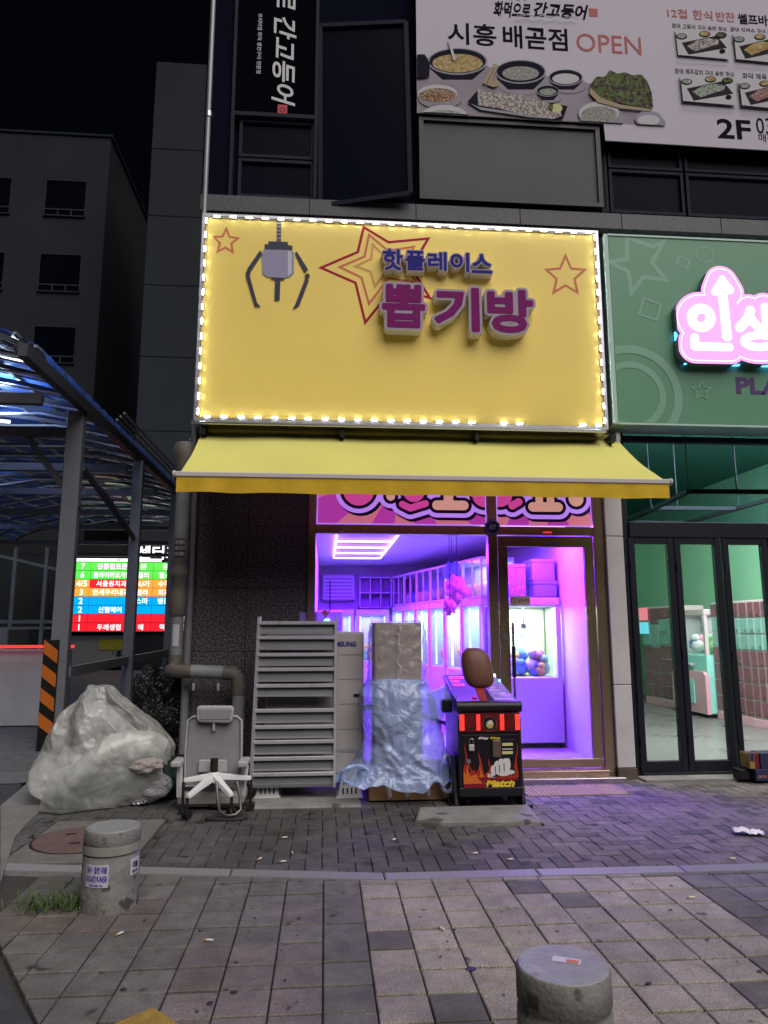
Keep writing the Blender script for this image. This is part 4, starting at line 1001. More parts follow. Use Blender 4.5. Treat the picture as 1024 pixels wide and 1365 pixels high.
# ================================================================ GREEN SIGN
gs = thing('green_shop_sign', (4.5, -.3, 3.6), 'large green sign board with glowing pink and white raised letters', 'sign')
GY = -.32
g0, g1 = at(806, 313, GY), at(820, 563, GY); gx = at(819, 470, GY).x-.03; gz0, gz1 = g1.z, g0.z-.01
grn = mat('sign_green', (.13, .30, .19), .35, var=.05, scale=1); pat = mat('sign_green_pale', (.21, .39, .29), .35)
mb = MB(); mb.cbox(gx+.03, 7.6, GY, .018, gz0, gz1, .006); obj('panel', mb, grn, gs)
mb = MB(); mb.cbox(gx-.02, gx+.028, GY-.01, .017, gz0-.02, gz1+.02, .006); mb.box(gx+.028, 7.6, GY-.01, .016, gz1+.001, gz1+.022); mb.box(gx+.028, 7.6, GY-.01, .016, gz0-.022, gz0-.001); obj('edge_trim', mb, mat('trim_mint', (.45, .62, .56), .35), gs)
def V(x, y): p = at(x, y, GY); return (p.x, p.z)
mb = MB(); mb.y = GY; mb.step = .0006
st_ = [(885, 322), (871, 329), (836, 317), (836, 345), (812, 349), (838, 362), (842, 390), (858, 369), (888, 373), (869, 350)]
mb.line([V(*p) for p in st_], .045, True)
mb.line([V(*p) for p in ((905, 341), (919, 347), (916, 358), (902, 351))], .02, True); x, z = V(939, 340); mb.ring(x, z, .085, .10)
mb.line([V(*p) for p in ((858, 398), (881, 406), (875, 427), (852, 419))], .025, True)
x, z = V(842, 527)
for r0, r1 in ((.30, .37), (.46, .55)):
    mb.y -= .0006
    for i in range(60):
        a0, a1 = 2*math.pi*i/60, 2*math.pi*(i+1)/60
        Pq = [(x+r*math.cos(a), z+r*math.sin(a)) for r, a in ((r0, a0), (r1, a0), (r1, a1), (r0, a1))]
        Pq = clip(Pq, lambda X, Z: X-gx-.035); Pq = clip(Pq, lambda X, Z: Z-gz0-.005) if Pq else Pq
        if len(Pq) > 2: mb.poly(Pq, keep=True)
mb.line([V(935+(13 if i % 2 == 0 else 6)*math.sin(math.pi*i/5), 521-(13 if i % 2 == 0 else 6)*math.cos(math.pi*i/5)) for i in range(10)], .014, True)
obj('star_print', mb, pat, gs, kind='stuff')
lp = mat('logo_pink', (.8, .3, .6), .4, emit=(1.0, .38, .82), es=.85); lw_ = mat('logo_white', (.9, .9, .9), .4, emit=(1, 1, 1), es=1.3); ledge = mat('logo_side', (.12, .2, .24), .5)
def K(x, y): p = at(x, y, GY-.1); return (p.x, p.z)
def ell(cx, cy_, rx, ry, n=24, a0=0, a1=360): return [K(cx+rx*math.cos(R(a0+(a1-a0)*i/n)), cy_+ry*math.sin(R(a0+(a1-a0)*i/n))) for i in range(n+1)]
k_ = .0084
body_ = [(ell(934.5, 424, 12, 12), 9*k_), ([K(962, 385), K(969, 452)], 9*k_), ([K(926, 456), K(926, 463), K(972, 464)], 7*k_), ([K(957, 389), K(962, 376), K(970, 389)], 8*k_),
         ([K(1000, 414), K(997, 425), K(985, 438)], 8*k_), ([K(1000, 425), K(1010, 436)], 8*k_), ([K(1020, 412), K(1024, 445)], 8*k_), (ell(1012, 455, 22, 9), 7*k_), ([K(1040, 430), K(1060, 430)], 20*k_)]
x0, z1_ = K(895, 340); x1, z0_ = K(1060, 500)
mb = MB(); fill(mb, contour(strokes_fn(body_, 14*k_), x0, x1, z0_, z1_, 150), GY-.10, .10, 1); plate = obj('logo_plate', mb, [lp, ledge], gs)
mb = MB(); f1, f2 = strokes_fn(body_, 10.6*k_), strokes_fn(body_, 9.6*k_)
fill(mb, contour(lambda X, Z: np.maximum(f1(X, Z), -f2(X, Z)), x0, x1, z0_, z1_, 260), GY-.1015); obj('neon_outline', mb, lw_, plate)
for its in ([(ell(934.5, 424, 12.5, 12.5), 6.2*k_)], [([K(963, 392), K(969, 449)], 6*k_)], [([K(926, 450), K(926, 462), K(972, 463)], 5.2*k_)], [([K(1000, 414), K(997, 425), K(986, 437)], 6*k_), ([K(1000, 425), K(1010, 436)], 6*k_)], [([K(1020, 410), K(1023, 440)], 6*k_), ([K(1022, 425), K(1032, 425)], 6*k_)], [(ell(1012, 455, 20, 8), 5*k_)]):
    mb = MB(); fill(mb, contour(strokes_fn(its, 0), x0, x1, z0_, z1_, 200), GY-.106); obj('letter_stroke', mb, lw_, plate)
mb = MB(); mb.y = GY-.108; mb.poly([K(*p) for p in ((960, 368), (964, 368), (978, 386), (976, 392), (950, 394), (947, 390))]); obj('arrow_head', mb, lw_, plate)
p0, p1 = V(982, 525), V(1072, 505)
mb = MB(); text(mb, 'PLAY BOX', p0[0], p0[0]+1.42, p0[1], p1[1], GY-.004, .035); obj('lettering', mb, mat('ink_purple', (.09, .04, .16), .5), gs)
# blue glow strip under the logo plate
mb = MB(); a_, b_ = at(912, 484, GY-.03), at(985, 486, GY-.03); mb.box(a_.x, b_.x, GY-.05, GY-.02, a_.z-.015, a_.z); mb.box(b_.x+.25, b_.x+1, GY-.05, GY-.02, a_.z-.015, a_.z); obj('glow_strip', mb, mat('glow_cyan', (.1, .4, .6), .5, emit=(.12, .5, 1), es=3), gs)
mb = MB(); a_ = at(899, 440, GY-.03); mb.box(a_.x, a_.x+.02, GY-.05, GY-.02, a_.z-.12, a_.z+.12); obj('glow_strip', mb, mat('glow_cyan', (0, 0, 0)), gs)
# ================================================================ RESTAURANT BANNERS
bb = thing('restaurant_banner', (1, -.2, 7.1), 'wide pale restaurant banner with grilled fish photo, OPEN and 2F lettering', 'banner')
BY = -.16
x0, zb = .955, 7.12; xr = 6.6; zt = 9.4
bw = mat('banner_white', (.47, .43, .51), .6, var=.05, scale=1)
SEAM = at(806, 187, BY); br_z = at(1024, 199, BY).z
mb = MB(); mb.prism([(x0, zb), (SEAM.x, zb), (SEAM.x+.01, SEAM.z), (xr, br_z-.02), (xr, zt), (x0, zt)], BY, BY+.015); obj('cloth', mb, bw, bb)
def B(x, y): p = at(x, y, BY); return (p.x, p.z)
ink = mat('ink_black', (.015, .012, .02), .8, spec=0); red = mat('ink_red', (.36, .05, .05), .6)
def T(mb, s, x0, x1, y0, y1, off=.02, shear=0, y=BY-.003, f=B):
    """lettering between picture columns x0..x1; y0 top, y1 bottom at its left end"""
    a_, b_ = f(x0, y1), f(x1, y0); c_q = f(x0, y0); text(mb, s, a_[0], f(x1, y1)[0], a_[1], c_q[1], y, off, shear=shear)
for a_ in (('시흥', 597, 662, 29, 58, .015), ('배곧점', 671, 757, 33, 63, .015), ('화덕으로', 658, 708, 1, 22, .03, .3), ('간고등어', 712, 785, 2, 22, .03, .3), ('쎌프바', 984, 1024, 18, 32, .02), ('2F', 957, 1002, 158, 184, .02), ('03', 1009, 1030, 157, 178, .0), ('매장', 1012, 1034, 178, 189, .0), ('화덕 고등어 구이 솥밥 정식', 896, 968, 31, 38, .0), ('화덕 임연수 구이 솥밥', 974, 1035, 36, 43, 0), ('화덕 제주갈치 구이 솥밥 정식', 900, 978, 91, 99, 0), ('화덕 제육 솥밥', 990, 1040, 97, 105, 0), ('쫄깃한 통삼겹살과 함께하는 정식', 596, 700, -14, -6, 0)): mb = MB(); T(mb, *a_); obj('lettering', mb, ink, bb)
for a_ in (('OPEN', 769, 855, 44, 68, .0), ('12첩', 890, 916, 11, 23, .01), ('한식', 924, 950, 13, 26, .01), ('반찬', 955, 980, 15, 28, .01)): mb = MB(); T(mb, *a_); obj('lettering', mb, red, bb)
mb = MB()
mb.y = BY-.001; a_ = B(785, 11); b_ = B(797, 23); mb.poly([(a_[0], b_[1]), (b_[0], b_[1]), (b_[0], a_[1]), (a_[0], a_[1])])
obj('red_seal', mb, red, bb)
# the printed table of food
def food(n, c, sp_, sc, th=.5): return mat(n, c, .8, var=.45, scale=sc*2.2, spots=(sp_, sc*3.2, th-.08), soft=.22, spec=0)
FM = [mat('print_shadow', (.26, .22, .27), .7, var=.2, scale=2), mat('print_bowl_dark', (.02, .02, .032), .8, spec=0), mat('print_rim', (.22, .22, .28), .6), food('print_soup', (.36, .24, .10), (.5, .42, .25), 9), food('print_rice', (.42, .40, .38), (.10, .10, .10), 26),
      food('print_fish', (.20, .17, .17), (.50, .46, .44), 12, .47), food('print_lettuce', (.13, .17, .07), (.07, .035, .06), 9, .5), food('print_kimchi', (.20, .09, .06), (.38, .32, .22), 16), food('print_salad', (.36, .40, .36), (.10, .14, .09), 18, .52), mat('print_milk', (.44, .42, .46), .6), mat('print_lemon', (.48, .46, .2), .6), food('print_pork', (.26, .10, .10), (.4, .33, .33), 18), mat('print_wood', (.30, .22, .13), .6), mat('print_slate', (.04, .036, .045), .8, spec=0)]
mb = MB(); mb.y = BY-.0005; mb.step = .0004
def disc(cx, cy_, rx, ry, mi, a0=0, a1=360, n=30):
    mb.mi = mi; P_ = [B(cx+rx*math.cos(R(a0+(a1-a0)*i/n)), cy_+ry*math.sin(R(a0+(a1-a0)*i/n))) for i in range(n)]
    P_ = clip(P_, lambda x, z: x-x0-.004); P_ = clip(P_, lambda x, z: z-zb-.004) if P_ else P_
    if len(P_) > 2: mb.poly(P_)
def pq(pts, mi): mb.mi = mi; P_ = clip([B(*p) for p in pts], lambda x, z: x-x0-.004); P_ = clip(P_, lambda x, z: z-zb-.004) if P_ else P_; (mb.poly(P_) if len(P_) > 2 else None)
pq([(556, 74), (640, 88), (700, 96), (790, 112), (860, 125), (868, 150), (862, 192), (800, 186), (800, 172), (556, 160)], 0)
def bowl(cx, cy_, rx, ry, dp_, inner, k=.84, out=1, rim=2):
    disc(cx+4, cy_+dp_*1.0, rx*1.05, ry*1.0, 0)
    pq([(cx-rx, cy_), (cx-rx*.9, cy_+dp_*.7), (cx-rx*.5, cy_+dp_*1.15+ry*.4), (cx+rx*.5, cy_+dp_*1.15+ry*.4), (cx+rx*.9, cy_+dp_*.7), (cx+rx, cy_)], out)
    disc(cx, cy_, rx, ry, rim); disc(cx, cy_-.3, rx*.94, ry*.90, out); disc(cx, cy_+ry*.14, rx*k, ry*k*.82, inner)
bowl(610, 82, 40, 18, 15, 3); bowl(694, 96, 34, 16, 15, 4, .72); bowl(754, 104, 23, 11, 10, 9, .78); bowl(730, 122, 15, 7.5, 8, 8, .74)
bowl(583, 126, 28, 13, 6, 7, .88, 9, 2); bowl(592, 156, 31, 15, 3, 8, .86, 9, 9); bowl(798, 152, 28, 16, 9, 4, .86, 9, 2); bowl(864, 160, 18, 11, 6, 9, .8, 2, 2)
pq([(555, 74), (566, 74), (573, 86), (572, 104), (555, 106)], 1); pq([(596, 54), (600, 55), (607, 80), (604, 82)], 9)
pq([(643, 112), (658, 86), (661, 87), (647, 114)], 12); pq([(648, 114), (662, 87), (664, 88), (652, 116)], 12); disc(658, 113, 7, 4.5, 12)
pq([(623, 137), (636, 122), (756, 143), (748, 164), (640, 148)], 1); pq([(626, 139), (638, 144), (746, 161), (748, 164), (640, 148)], 2)
pq([(636, 121), (650, 122), (668, 127), (697, 128), (693, 132), (722, 136), (746, 146), (748, 156), (738, 160), (700, 155), (664, 146), (637, 142)], 5)
disc(741, 146, 8, 6, 10); disc(733, 145, 4, 5, 6)
pq([(785, 116), (794, 104), (806, 104), (812, 95), (822, 100), (832, 98), (842, 102), (854, 101), (862, 110), (868, 126), (870, 146), (852, 144), (820, 138), (796, 131)], 6)
pq([(786, 118), (800, 132), (826, 141), (866, 147), (866, 150), (826, 146), (796, 138), (785, 126)], 12)
pq([(802, 186), (812, 176), (840, 173), (862, 180), (872, 192)], 11); pq([(650, 160), (655, 156), (690, 161), (705, 168)], 5)
for k, (px0, px1, py0, py1, mi) in enumerate(((899, 970, 40, 78, 5), (976, 1040, 44, 84, 3), (905, 978, 101, 140, 8), (983, 1045, 107, 146, 11))):
    A_, D_ = (px0, py0), (px1+2, py0+3); pq([A_, (px1, py0+4), (px1+2, py1+3), (px0+4, py1-3)], 9)
    w_, h_ = px1-px0, py1-py0
    pq([(px0+w_*.12, py0+h_*.5), (px0+w_*.78, py0+h_*.25), (px0+w_*.97, py0+h_*.68), (px0+w_*.25, py0+h_*.92)], 13)
    pq([(px0+w_*.22, py0+h_*.62), (px0+w_*.4, py0+h_*.42), (px0+w_*.62, py0+h_*.34), (px0+w_*.82, py0+h_*.4), (px0+w_*.80, py0+h_*.55), (px0+w_*.6, py0+h_*.66), (px0+w_*.38, py0+h_*.8)], mi)
    for qx, qy, m_ in ((.12, .2, 8), (.55, .12, 3), (.86, .16, 6)):
        disc(px0+w_*qx, py0+h_*qy+3, 7.5, 4.2, 1, n=16); disc(px0+w_*qx, py0+h_*qy+2.6, 6, 3, m_, n=16)
    disc(px0+w_*.88, py0+h_*.8, 4, 3, 1, n=14)
    pq([(px0+4, py1+3), (px1+2, py1+8), (px1+2, py1+8.6), (px0+4, py1+3.7)], 2)
mb.mi = 2; mb.line([B(688+4*i, 24+1.3*math.sin(i*1.3)+i*.18) for i in range(21)], .012)
obj('food_photo_print', mb, FM, bb)
# black upright banner, lettering turned on its side
ub = thing('upright_banner', (-.6, -.1, 7.1), 'black upright banner with white brush lettering turned sideways', 'banner')
UY = -.07
mb = MB(); mb.box(-1.05, -.185, UY, UY+.02, 7.08, 11); obj('cloth', mb, mat('banner_black', (.003, .003, .006), .8, spec=.0), ub)
wi = mat('ink_white', (.55, .55, .58), .6)
def Q(x, y): p = at(x, y, UY); return (p.x, p.z)
mb = MB()
a_, b_ = Q(358, 140), Q(396, -120); zA, zB = a_[1], b_[1]
text(mb, '화덕으로 간고등어', Q(364, 60)[0], Q(395, 60)[0], zA, zA+2.35, UY-.003, .018, rot=-90, shear=.25)
obj('brush_lettering', mb, wi, ub)
mb = MB(); text(mb, '프리미엄 화덕 생선구이 전문점', Q(343, 60)[0], Q(349, 60)[0], Q(343, 98)[1], Q(343, 18)[1], UY-.003, .01, rot=-90); obj('small_lettering', mb, wi, ub)
mb = MB(); mb.y = UY; a_, b_ = Q(370, 153), Q(383, 140); mb.poly([(a_[0], a_[1]), (b_[0], a_[1]), (b_[0], b_[1]), (a_[0], b_[1])]); mb.mi = 1; mb.ring((a_[0]+b_[0])/2, (a_[1]+b_[1])/2, .022, .03, 16); obj('red_seal', mb, [mat('seal_red', (.45, .03, .05), .5), ink], ub)
mb = MB()
mb.box(-1.09, -1.055, -.09, .015, 6.06, 11); mb.box(-.18, -.145, -.09, .015, 6.06, 11); mb.box(-1.055, -.18, -.085, .015, 7.03, 7.075); obj('banner_frame', mb, nf, ub)
# ================================================================ THINGS STANDING ON THE PAVEMENT
# ---- louvred panel on white feet, air conditioner behind
lv = thing('louvred_panel', (-.25, -.65, .14), 'tall grey panel of horizontal metal slats leaning before the air conditioner', 'panel')
PT = -.62; PB = -.70
def pl_y(z): return PB+(PT-PB)*(z-.12)/1.4
lg1 = mat('slat_grey', (.17, .17, .185), .45, metal=.3, var=.1, scale=3); lg2 = mat('slat_lip', (.60, .58, .62), .3, metal=.5, var=.1, scale=5)
lx0, lx1 = at(338, 900, -.66).x, at(449, 900, -.66).x
tops = [828, 848, 870, 890, 912, 944, 966, 986, 1007, 1028]; bots = [845, 866, 887, 908, 928, 962, 983, 1004, 1025, 1045]
for k, (a_, b_) in enumerate(zip(tops, bots)):
    zt_, zb_ = at(395, a_, -.66).z, at(395, b_, -.66).z; y = pl_y((zt_+zb_)/2)
    mb = MB(); dz = .003*math.sin(k*2.1)
    mb.add([(lx0+.02, y+.02, zt_-.03+dz), (lx1-.02, y+.02, zt_-.03), (lx1-.02, y+.005, zb_+.012), (lx0+.02, y+.005, zb_+.012+dz), (lx0+.02, y-.012, zb_-.004+dz), (lx1-.02, y-.012, zb_-.004)], [(3, 2, 1, 0), (4, 5, 2, 3)])
    s = obj('slat', mb, lg1, lv)
    mb = MB(); mb.cbox(lx0+.018, lx1-.018, y-.022, y+.024, zt_-.030+dz, zt_+dz, .003); obj('slat_lip', mb, lg2, s)
for x in (lx0, lx1-.022):
    zt_ = at(340, 822, -.65).z; mb = MB(); mb.bar((x+.011, pl_y(.12), .10 if x > 0 else .14), (x+.011+(.0 if x > 0 else .025), pl_y(zt_), zt_), .024, .04); obj('side_rail', mb, lg2, lv)
mb = MB(); zc = at(395, 1047, -.66).z; mb.box(lx0+.02, lx1-.02, pl_y(.1)-.01, pl_y(.1)+.02, zc-.004, zc+.02); obj('bottom_rail', mb, lg1, lv)
ac = thing('air_conditioner', (-.1, -.35, .15), 'beige outdoor air conditioner unit behind the louvred panel, Samsung lettering', 'air conditioner')
ax1_ = at(485, 900, -.50).x; acm = mat('ac_beige', (.42, .38, .37), .5, var=.1, scale=3)
zt_ = at(470, 842, -.5).z
mb = MB(); mb.cbox(-.53, ax1_, -.50, -.10, .17, zt_, .015); obj('casing', mb, acm, ac)
for z in (1.22, 1.0, .78, .56, .36): mb = MB(); mb.box(.14, ax1_-.002, -.504, -.4995, z, z+.006); obj('seam', mb, cabg, ac)
mb = MB(); mb.box(-.5, .12, -.503, -.499, .35, 1.30); obj('fan_grille_recess', mb, cabg, ac)
for k in range(22): mb = MB(); mb.box(-.50+.028*k, -.496+.028*k, -.515, -.504, .35, 1.30); obj('grille_wire', mb, acm, ac)
mb = MB(); a_, b_ = at(447, 862, -.505), at(475, 855, -.505); text(mb, 'SAMSUNG', a_.x-.06, b_.x, a_.z, b_.z, -.5045, .045); obj('lettering', mb, mat('ink_navy', (.03, .04, .20), .5), ac)
mb = MB(); a_, b_ = at(452, 1002, -.505), at(472, 998, -.505); text(mb, 'DIGITAL INVERTER', a_.x-.1, b_.x, a_.z, b_.z, -.5045, .01); obj('small_lettering', mb, cabg, ac)
mb = MB(); mb.cbox(.27, .33, -.506, -.499, .84, .87, .003); obj('hand_slot', mb, black, ac)
wpl = mat('white_plastic', (.60, .60, .60), .4, var=.08)
for k, (px, lab) in enumerate(((356, 'left white slotted plastic foot under the louvred panel'), (466, 'right white slotted plastic foot beside the blue bag'))):
    p = gr(px, 1066); t = thing('slotted_riser', (p.x, p.y, 0), lab, 'stand', 'white feet under the air conditioner')
    w1, w2, h = .105, .07, .19; x, y = p.x, p.y
    mb = MB(); mb.add([(x+a*w1, y+.005+(0 if b < 0 else .30), .012) for a, b in ((-1, -1), (1, -1), (1, 1), (-1, 1))]+[(x+a*w2, y+.04+(0 if b < 0 else .22), h) for a, b in ((-1, -1), (1, -1), (1, 1), (-1, 1))], [(0, 3, 2, 1), (4, 5, 6, 7), (0, 1, 5, 4), (1, 2, 6, 5), (2, 3, 7, 6), (3, 0, 4, 7)])
    mb.box(x-w1-.01, x+w1+.01, y-.004, y+.31, .010, .022); obj('body', mb, wpl, t, bevel=.004)
    for r_ in range(2):
        for c in range(4):
            xx = x+(-.055+.037*c)*(1-.12*r_)-.007; z0 = .045+.07*r_; q = lambda z: y+.005+.035*(z-.012)/(h-.012)-.0015
            mb = MB(); mb.add([(xx, q(z0), z0), (xx+.014, q(z0), z0), (xx+.014, q(z0+.048), z0+.048), (xx, q(z0+.048), z0+.048)], [(0, 1, 2, 3)]); obj('slot', mb, black, t)

# ---- boxes wrapped in clear plastic and a blue bag
kr = mat('kraft_cardboard', (.30, .24, .19), .8, var=.08, scale=3); kb = mat('kraft_brown', (.25, .14, .065), .8, var=.15, scale=4)
bx0, bx1 = at(492, 1070, -.84).x, at(598, 1070, -.84).x
c1 = carton(bx0, bx1+.03, -.84, -.25, .012, .24, kb, 'low brown cardboard carton under the blue plastic bag', name='cardboard_box')
mb = MB(); mb.box((bx0+bx1)/2-.002, (bx0+bx1)/2+.002, -.842, -.839, .014, .238); obj('flap_seam', mb, drk, c1)
mb = MB(); text(mb, '신속한 배송', bx0+.48, bx0+.72, .17, .20, -.8415, .01); obj('lettering', mb, mat('ink_brown', (.16, .05, .02), .6), c1)
tx0, tx1 = at(500, 880, -.78).x, at(562, 880, -.78).x; tz = at(530, 830, -.78).z
c2_ = carton(tx0, tx1, -.78, -.32, .25, tz, kr, 'tall plain cardboard box wrapped in clear plastic beside the window', name='cardboard_box')
tape = mat('tape_shine', (.6, .58, .55), .12, trans=.5)
# clear wrap: thin crumpled skin
def wrap(name, rings, m, seed, amp, n=72, label=None, cat=None, parent=None, fr=7, hem=0):
    """rings: (z, x0, x1, y0, y1, corner) boxes blended into a skin"""
    V = []; rows = len(rings)
    for j, (z, x0, x1, y0, y1, cr) in enumerate(rings):
        cx, cy_, hx, hy = (x0+x1)/2, (y0+y1)/2, (x1-x0)/2, (y1-y0)/2
        for i in range(n):
            a = 2*math.pi*i/n; c, s = math.cos(a), math.sin(a); e = cr
            px = cx+hx*math.copysign(abs(c)**e, c); py = cy_+hy*math.copysign(abs(s)**e, s)
            P_ = Vector((px, py, z)); nn = Vector((c, s, 0))
            w1 = noise.noise(P_*fr*.6+Vector((seed, 0, 0)))
            d = amp*(.8-2.2*abs(noise.noise(Vector((px, py, z*.8))*fr+Vector((w1*1.5, seed, w1))))) + amp*.55*(.5-1.6*abs(noise.noise(Vector((px*2.6, py*2.6, z*1.5))*fr+Vector((seed, w1*2, 0)))))
            P_ = P_+nn*d+Vector((0, 0, amp*.4*noise.noise(P_*fr*1.5)))
            if j < 8 and hem: P_.z = max(.01, P_.z+hem*(1-j/8)*(noise.noise(Vector((a*2.4, seed, 1)))+.5*noise.noise(Vector((a*6, seed, 4)))))
            V.append(P_)
    F = [(j*n+i, j*n+(i+1) % n, (j+1)*n+(i+1) % n, (j+1)*n+i) for j in range(rows-1) for i in range(n)]
    F.append(tuple(range((rows-1)*n, rows*n)))
    mb = MB(); mb.add(V, F, True); return obj(name, mb, m, parent, label=label, cat=cat)
def lerp_rings(keys, per=10):
    out = []
    for a, b in zip(keys, keys[1:]):
        for k in range(per): t = k/per; out.append(tuple(x+(y-x)*t for x, y in zip(a, b)))
    out.append(keys[-1]); return out
clearp = mat('clear_plastic', (.55, .50, .56), .12, trans=.70, spec=1, crease=(.35, 5))
wr = wrap('plastic_wrap', lerp_rings([(.95, tx0-.04, tx1+.05, -.80, -.28, .45), (1.25, tx0-.035, tx1+.05, -.80, -.28, .4), (tz-.08, tx0-.025, tx1+.04, -.80, -.28, .35), (tz+.005, tx0-.01, tx1+.02, -.79, -.30, .3), (tz+.02, tx0+.03, tx1-.03, -.74, -.36, .3)], 9), clearp, 3, .02, 110, label='clear crinkled plastic wrapped round the upper cardboard box', cat='plastic wrap', fr=9)
mb = MB(); xm = at(531, 870, -.79).x; pts = []; r = random.Random(5)
for k in range(40): z = tz-.03-k*(tz-.55)/40; pts.append((xm+.012*math.sin(k*.9)+r.uniform(-.008, .008), -.806-.006*r.random()-(.07 if z < 1.0 else 0)*min(1, (1.02-z)/.1), z))
V = []
for x, y, z in pts: w_ = .012+.012*r.random(); V += [(x-w_, y, z), (x, y-.012, z), (x+w_, y, z)]
mb.add(V, [(3*i, 3*i+3, 3*i+4, 3*i+1) for i in range(39)]+[(3*i+1, 3*i+4, 3*i+5, 3*i+2) for i in range(39)], False)
obj('tape_strip', mb, mat('shiny_tape', (.75, .73, .7), .08, spec=1, trans=.35, metal=.4), wr)
bluep = mat('blue_plastic', (.38, .51, .88), .2, trans=.44, spec=1, crease=(.28, 6), var=.1, scale=5)
zt2 = at(530, 906, -.85).z
rk = [(.125, bx0-.27, bx1+.10, -1.02, -.22, .62), (.20, bx0-.22, bx1+.08, -1.0, -.22, .7), (.32, bx0-.09, bx1+.02, -.96, -.22, .7), (.48, bx0-.01, bx1-.02, -.95, -.22, .7), (.70, bx0-.05, bx1-.07, -.93, -.22, .7), (.88, bx0-.06, bx1-.12, -.90, -.22, .6), (zt2-.03, tx0-.05, tx1+.05, -.87, -.22, .5), (zt2, tx0+.02, tx1-.03, -.84, -.25, .5)]
rk = [(max(z, .16), a, b, c, d, e) for z, a, b, c, d, e in rk]
bag = wrap('plastic_bag', lerp_rings(rk, 14), bluep, 8, .026, 220, label='big pale blue translucent plastic bag pulled over stacked boxes', cat='plastic bag', fr=5, hem=.11)
# the tied handles: left corner, right loop, dangling tips
def loopband(c, rx, rz, y, w_, m, name, par, th=.010, a0=0, a1=2*math.pi):
    mb = MB(); pts = []
    for k in range(29):
        a = a0+(a1-a0)*k/28; pts.append((c[0]+rx*math.cos(a), y+.03*math.sin(a*2), c[1]+rz*math.sin(a)))
    mb.tube(pts, [w_*(1+.25*noise.noise(Vector((k*.5, 1, 3)))) for k in range(29)], 8); return obj(name, mb, m, par)
pL, pR = at(470, 1035, -.93), at(600, 1035, -.93)
loopband((pL.x+.02, pL.z+.01), .12, .075, -.93, .017, bluep, 'handle', bag); loopband((pR.x-.03, pR.z+.03), .055, .15, -.95, .018, bluep, 'handle', bag)
mb = MB()
pk_ = [at(594, 915, -.82), at(604, 935, -.82), at(588, 960, -.82), at(574, 955, -.82), at(570, 925, -.82)]
mb.add(pk_+[p+Vector((0, .12, 0)) for p in pk_], [(0, 1, 2, 3, 4), (9, 8, 7, 6, 5)]+[(i, i+5, (i+1) % 5+5, (i+1) % 5) for i in range(5)]); obj('loose_corner', mb, bluep, bag)
for k, px in enumerate((520, 543, 572)):
    a_, b_ = at(px-5, 1042, -.97), at(px, 1066, -.95); mb = MB()
    mb.tube([(a_.x, -.93, a_.z+.06), (a_.x+.01, -.97, a_.z), (b_.x, -.955, b_.z+.03), (b_.x-.01, -.95, b_.z+.01+.01*k)], [.03, .026, .018, .006], 8); obj('dangling_tip', mb, mat('pale_plastic', (.5, .5, .58), .25, trans=.35, spec=.8), bag)

# ---- punching machine
pm = thing('punching_machine', (1.39, -1.12, 0), 'black arcade punching machine with brown leather pad on a red arm', 'arcade machine')
mx0_, mx1_ = at(613, 1070, -1.14).x, at(697, 1070, -1.14).x; yF, yB = -1.14, -.42
blk = mat('machine_black', (.014, .013, .017), .35, var=.15, scale=5); bls = mat('machine_side', (.022, .018, .05), .3, var=.2, scale=4)
zbase = at(655, 1062, yF).z; zhip = at(655, 952, yF).z; zfr = at(655, 938, yF).z; ztop = at(640, 899, yB).z
def side_poly(e=0): return [(yF, zbase), (yB, zbase), (yB, ztop), (yF-.02+.05, zfr+.02), (yF, zhip)]
P5 = [(yF+.02, zbase), (yB, zbase), (yB, ztop-.03), (yF+.06, zfr-.02), (yF+.01, zhip)]
mb = MB(); V = [(x, y, z) for x in (mx0_+.012, mx1_-.012) for y, z in P5]
mb.add(V, [(0, 1, 2, 3, 4), (9, 8, 7, 6, 5)]+[((i+1) % 5, i, 5+i, 5+(i+1) % 5) for i in range(5)]); obj('cabinet', mb, bls, pm, bevel=.006)
mb = MB(); mb.cbox(mx0_+.008, mx1_-.008, yF, yF+.03, zbase+.03, zhip-.03, .006); obj('front_panel', mb, blk, pm)
mb = MB(); mb.cbox(mx0_-.004, mx1_+.004, yF-.012, yF+.03, zbase, zbase+.075, .008); obj('bottom_rail', mb, blk, pm)
for x in (mx0_-.003, mx1_-.025): mb = MB(); mb.cbox(x, x+.028, yF-.010, yF+.03, zbase+.077, zhip-.03, .006); obj('corner_rail', mb, blk, pm)
mb = MB(); mb.cyl((mx0_-.01, yF+.02, zfr-.025), (mx1_+.012, yF+.02, zfr-.025), .048, n=24); obj('rounded_lip', mb, blk, pm)
# sloping control top
Nrm = Vector((0, zfr-ztop, yB-yF-.0)).normalized(); Nrm = Vector((0, -(ztop-zfr), (yB-yF))).normalized()
A0, A1 = Vector((mx0_+.004, yF+.035, zfr+.012)), Vector((mx1_-.004, yF+.035, zfr+.012)); D0, D1 = Vector((mx0_-.005, yB+.01, ztop)), Vector((mx1_-.04, yB+.01, ztop))
mb = MB(); d_ = Nrm*-.03
mb.add([A0, A1, D1, D0]+[p+d_ for p in (A0, A1, D1, D0)], [(0, 1, 2, 3), (7, 6, 5, 4), (0, 4, 5, 1), (1, 5, 6, 2), (2, 6, 7, 3), (3, 7, 4, 0)])
obj('control_deck', mb, mat('deck_violet', (.16, .10, .42), .12, spots=((.45, .2, .55), 8, .6), var=.3), pm, bevel=.004)
def on(u, v, h=.002): a = A0.lerp(A1, u); b = D0.lerp(D1, u); return a.lerp(b, v)+Nrm*h
def deckq(mb, u0, u1, v0, v1, h=.002): mb.add([on(u0, v0, h), on(u1, v0, h), on(u1, v1, h), on(u0, v1, h)], [(0, 1, 2, 3)])
